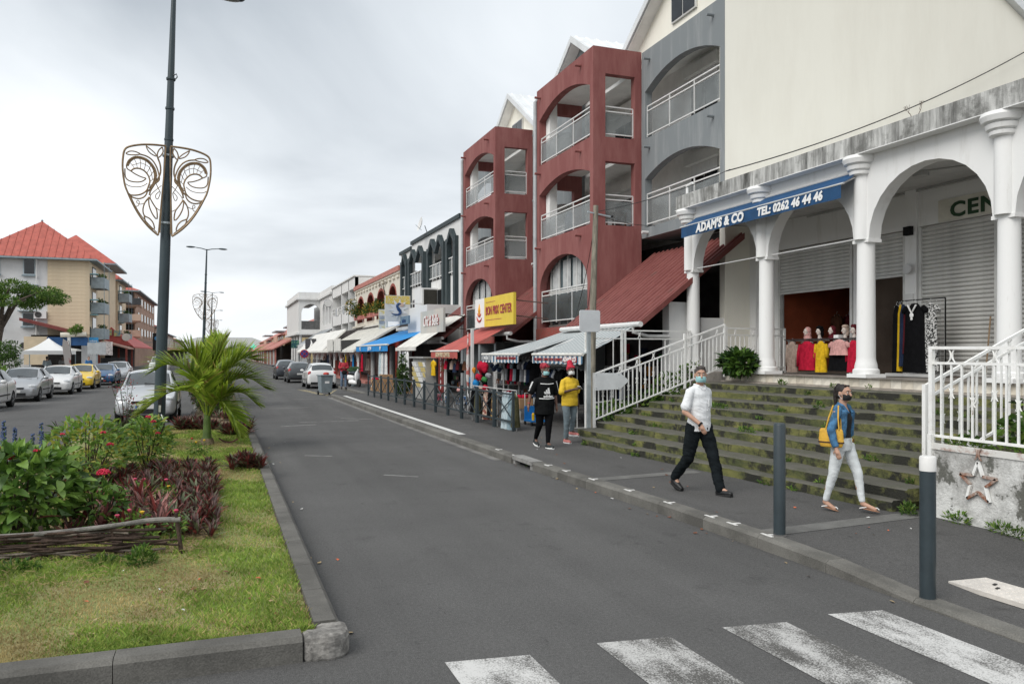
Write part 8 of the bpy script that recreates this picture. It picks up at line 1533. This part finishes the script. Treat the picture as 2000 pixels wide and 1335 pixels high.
part('seat',MB().ball((0,.35,.74),(.14,.36,.07),10,6),black,sc_); part('handlebar',MB().tube([(-.3,-.42,1.02),(.3,-.42,1.02)],.02,6),black,sc_)
gc=thing('green_crate','green crate on a rubbish bin by the far red columns','crate',(7.45,47.9,.13)); part('bin',MB().lathe([(.22,0),(.27,.9)],(0,0,0),12),gb,gc); part('crate',MB().box(-.3,.3,-.3,.3,.9,1.15),M('crate_green',(.06,.12,.05),.6,.1),gc)
# balcony bits
for i,(y,z,lb) in enumerate(((19.3,6.25,'white plastic chair on the lower grey balcony'),(20.6,6.25,'second white plastic chair on the lower grey balcony'))):
    t=thing('balcony_chair',lb,'chair',(13.3,y,z-.2)); part('seat',MB().box(-.22,.22,-.22,.22,.42,.46),wr,t); part('backrest',MB().box(.18,.22,-.22,.22,.461,.9),wr,t)
    for a in (-.19,.19):
        for b in (-.19,.19): part('leg',MB().box(a-.02,a+.02,b-.02,b+.02,0,.42),wr,t)
t=thing('table_on_balcony','dark table with a bottle on the middle red balcony','table',(12.4,24.2,6.02)); part('top',MB().box(-.4,.4,-.5,.5,.7,.74),CL['brown'],t)
for a in (-.35,.35):
    for b in (-.45,.45): part('leg',MB().box(a-.025,a+.025,b-.025,b+.025,0,.7),CL['brown'],t)
hang('dark towel drying on the middle red balcony',(11.5,25.6,7.0),Z,'navy',.7,.8,.05,.0,200)

# dark shop depth: wall displays behind the awnings
for q,(x,y0,y1,lb) in enumerate(((11.6,27.4,31.4,'crowded wall display at the back of the red awning shop'),(11.6,18.4,22.2,'crowded wall display behind the striped awnings'),(11.6,36.8,40.8,'crowded wall display in the dark shop behind the newspaper rack'))):
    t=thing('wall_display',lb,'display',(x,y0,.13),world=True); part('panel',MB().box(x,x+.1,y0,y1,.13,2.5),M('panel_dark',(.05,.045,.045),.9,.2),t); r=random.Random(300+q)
    for i in range(46):
        y=r.uniform(y0+.2,y1-.2); z=r.choice((.5,.85,1.2,1.55,1.9,2.2))+r.uniform(-.05,.05); w_=r.uniform(.08,.22); h=r.uniform(.1,.28)
        part('display_item',MB().obox((x-.06-r.random()*.08,y,z),(.06+.08*r.random(),w_,h),r.uniform(-.3,.3)),CL[r.choice(('grey','white','crimson','blue','black','brown','yellow','greyblue','orange','pink','navy','floral','green'))],t)
for i in range(8): hang('handbag hanging in the row under the red awning',(8.35,27.8+i*.42,1.75-.1*(i%2)),Z,('brown','black','maroon','navy','beige','black','crimson','brown')[i],.28,.3,.12,.1,400+i,group='handbags under the red awning',name='hanging_handbag',cat='handbag')
for i in range(10): hang('shirt in the row hanging from the striped awning arm',(8.25,20.6+i*.26,1.85),R(rnd.uniform(-30,30)),('black','navy','white','grey','black','greyblue','crimson','black','grey','white')[i],.38,.6,.08,.08,420+i,.2,group='shirts under the farther striped awning')
for i,(y,kd) in enumerate(((52.5,'crimson'),(54,'white'),(56.2,'blue'),(59.7,'yellow'),(62.2,'pink'),(66,'white'),(70,'navy'))): hang(('crimson','white','blue','yellow','pink','second white','navy')[i]+' dress hanging at the front of the long white canopy',(8.75,y,2.0),Z,kd,.5,1.1,.1,.15,440+i)
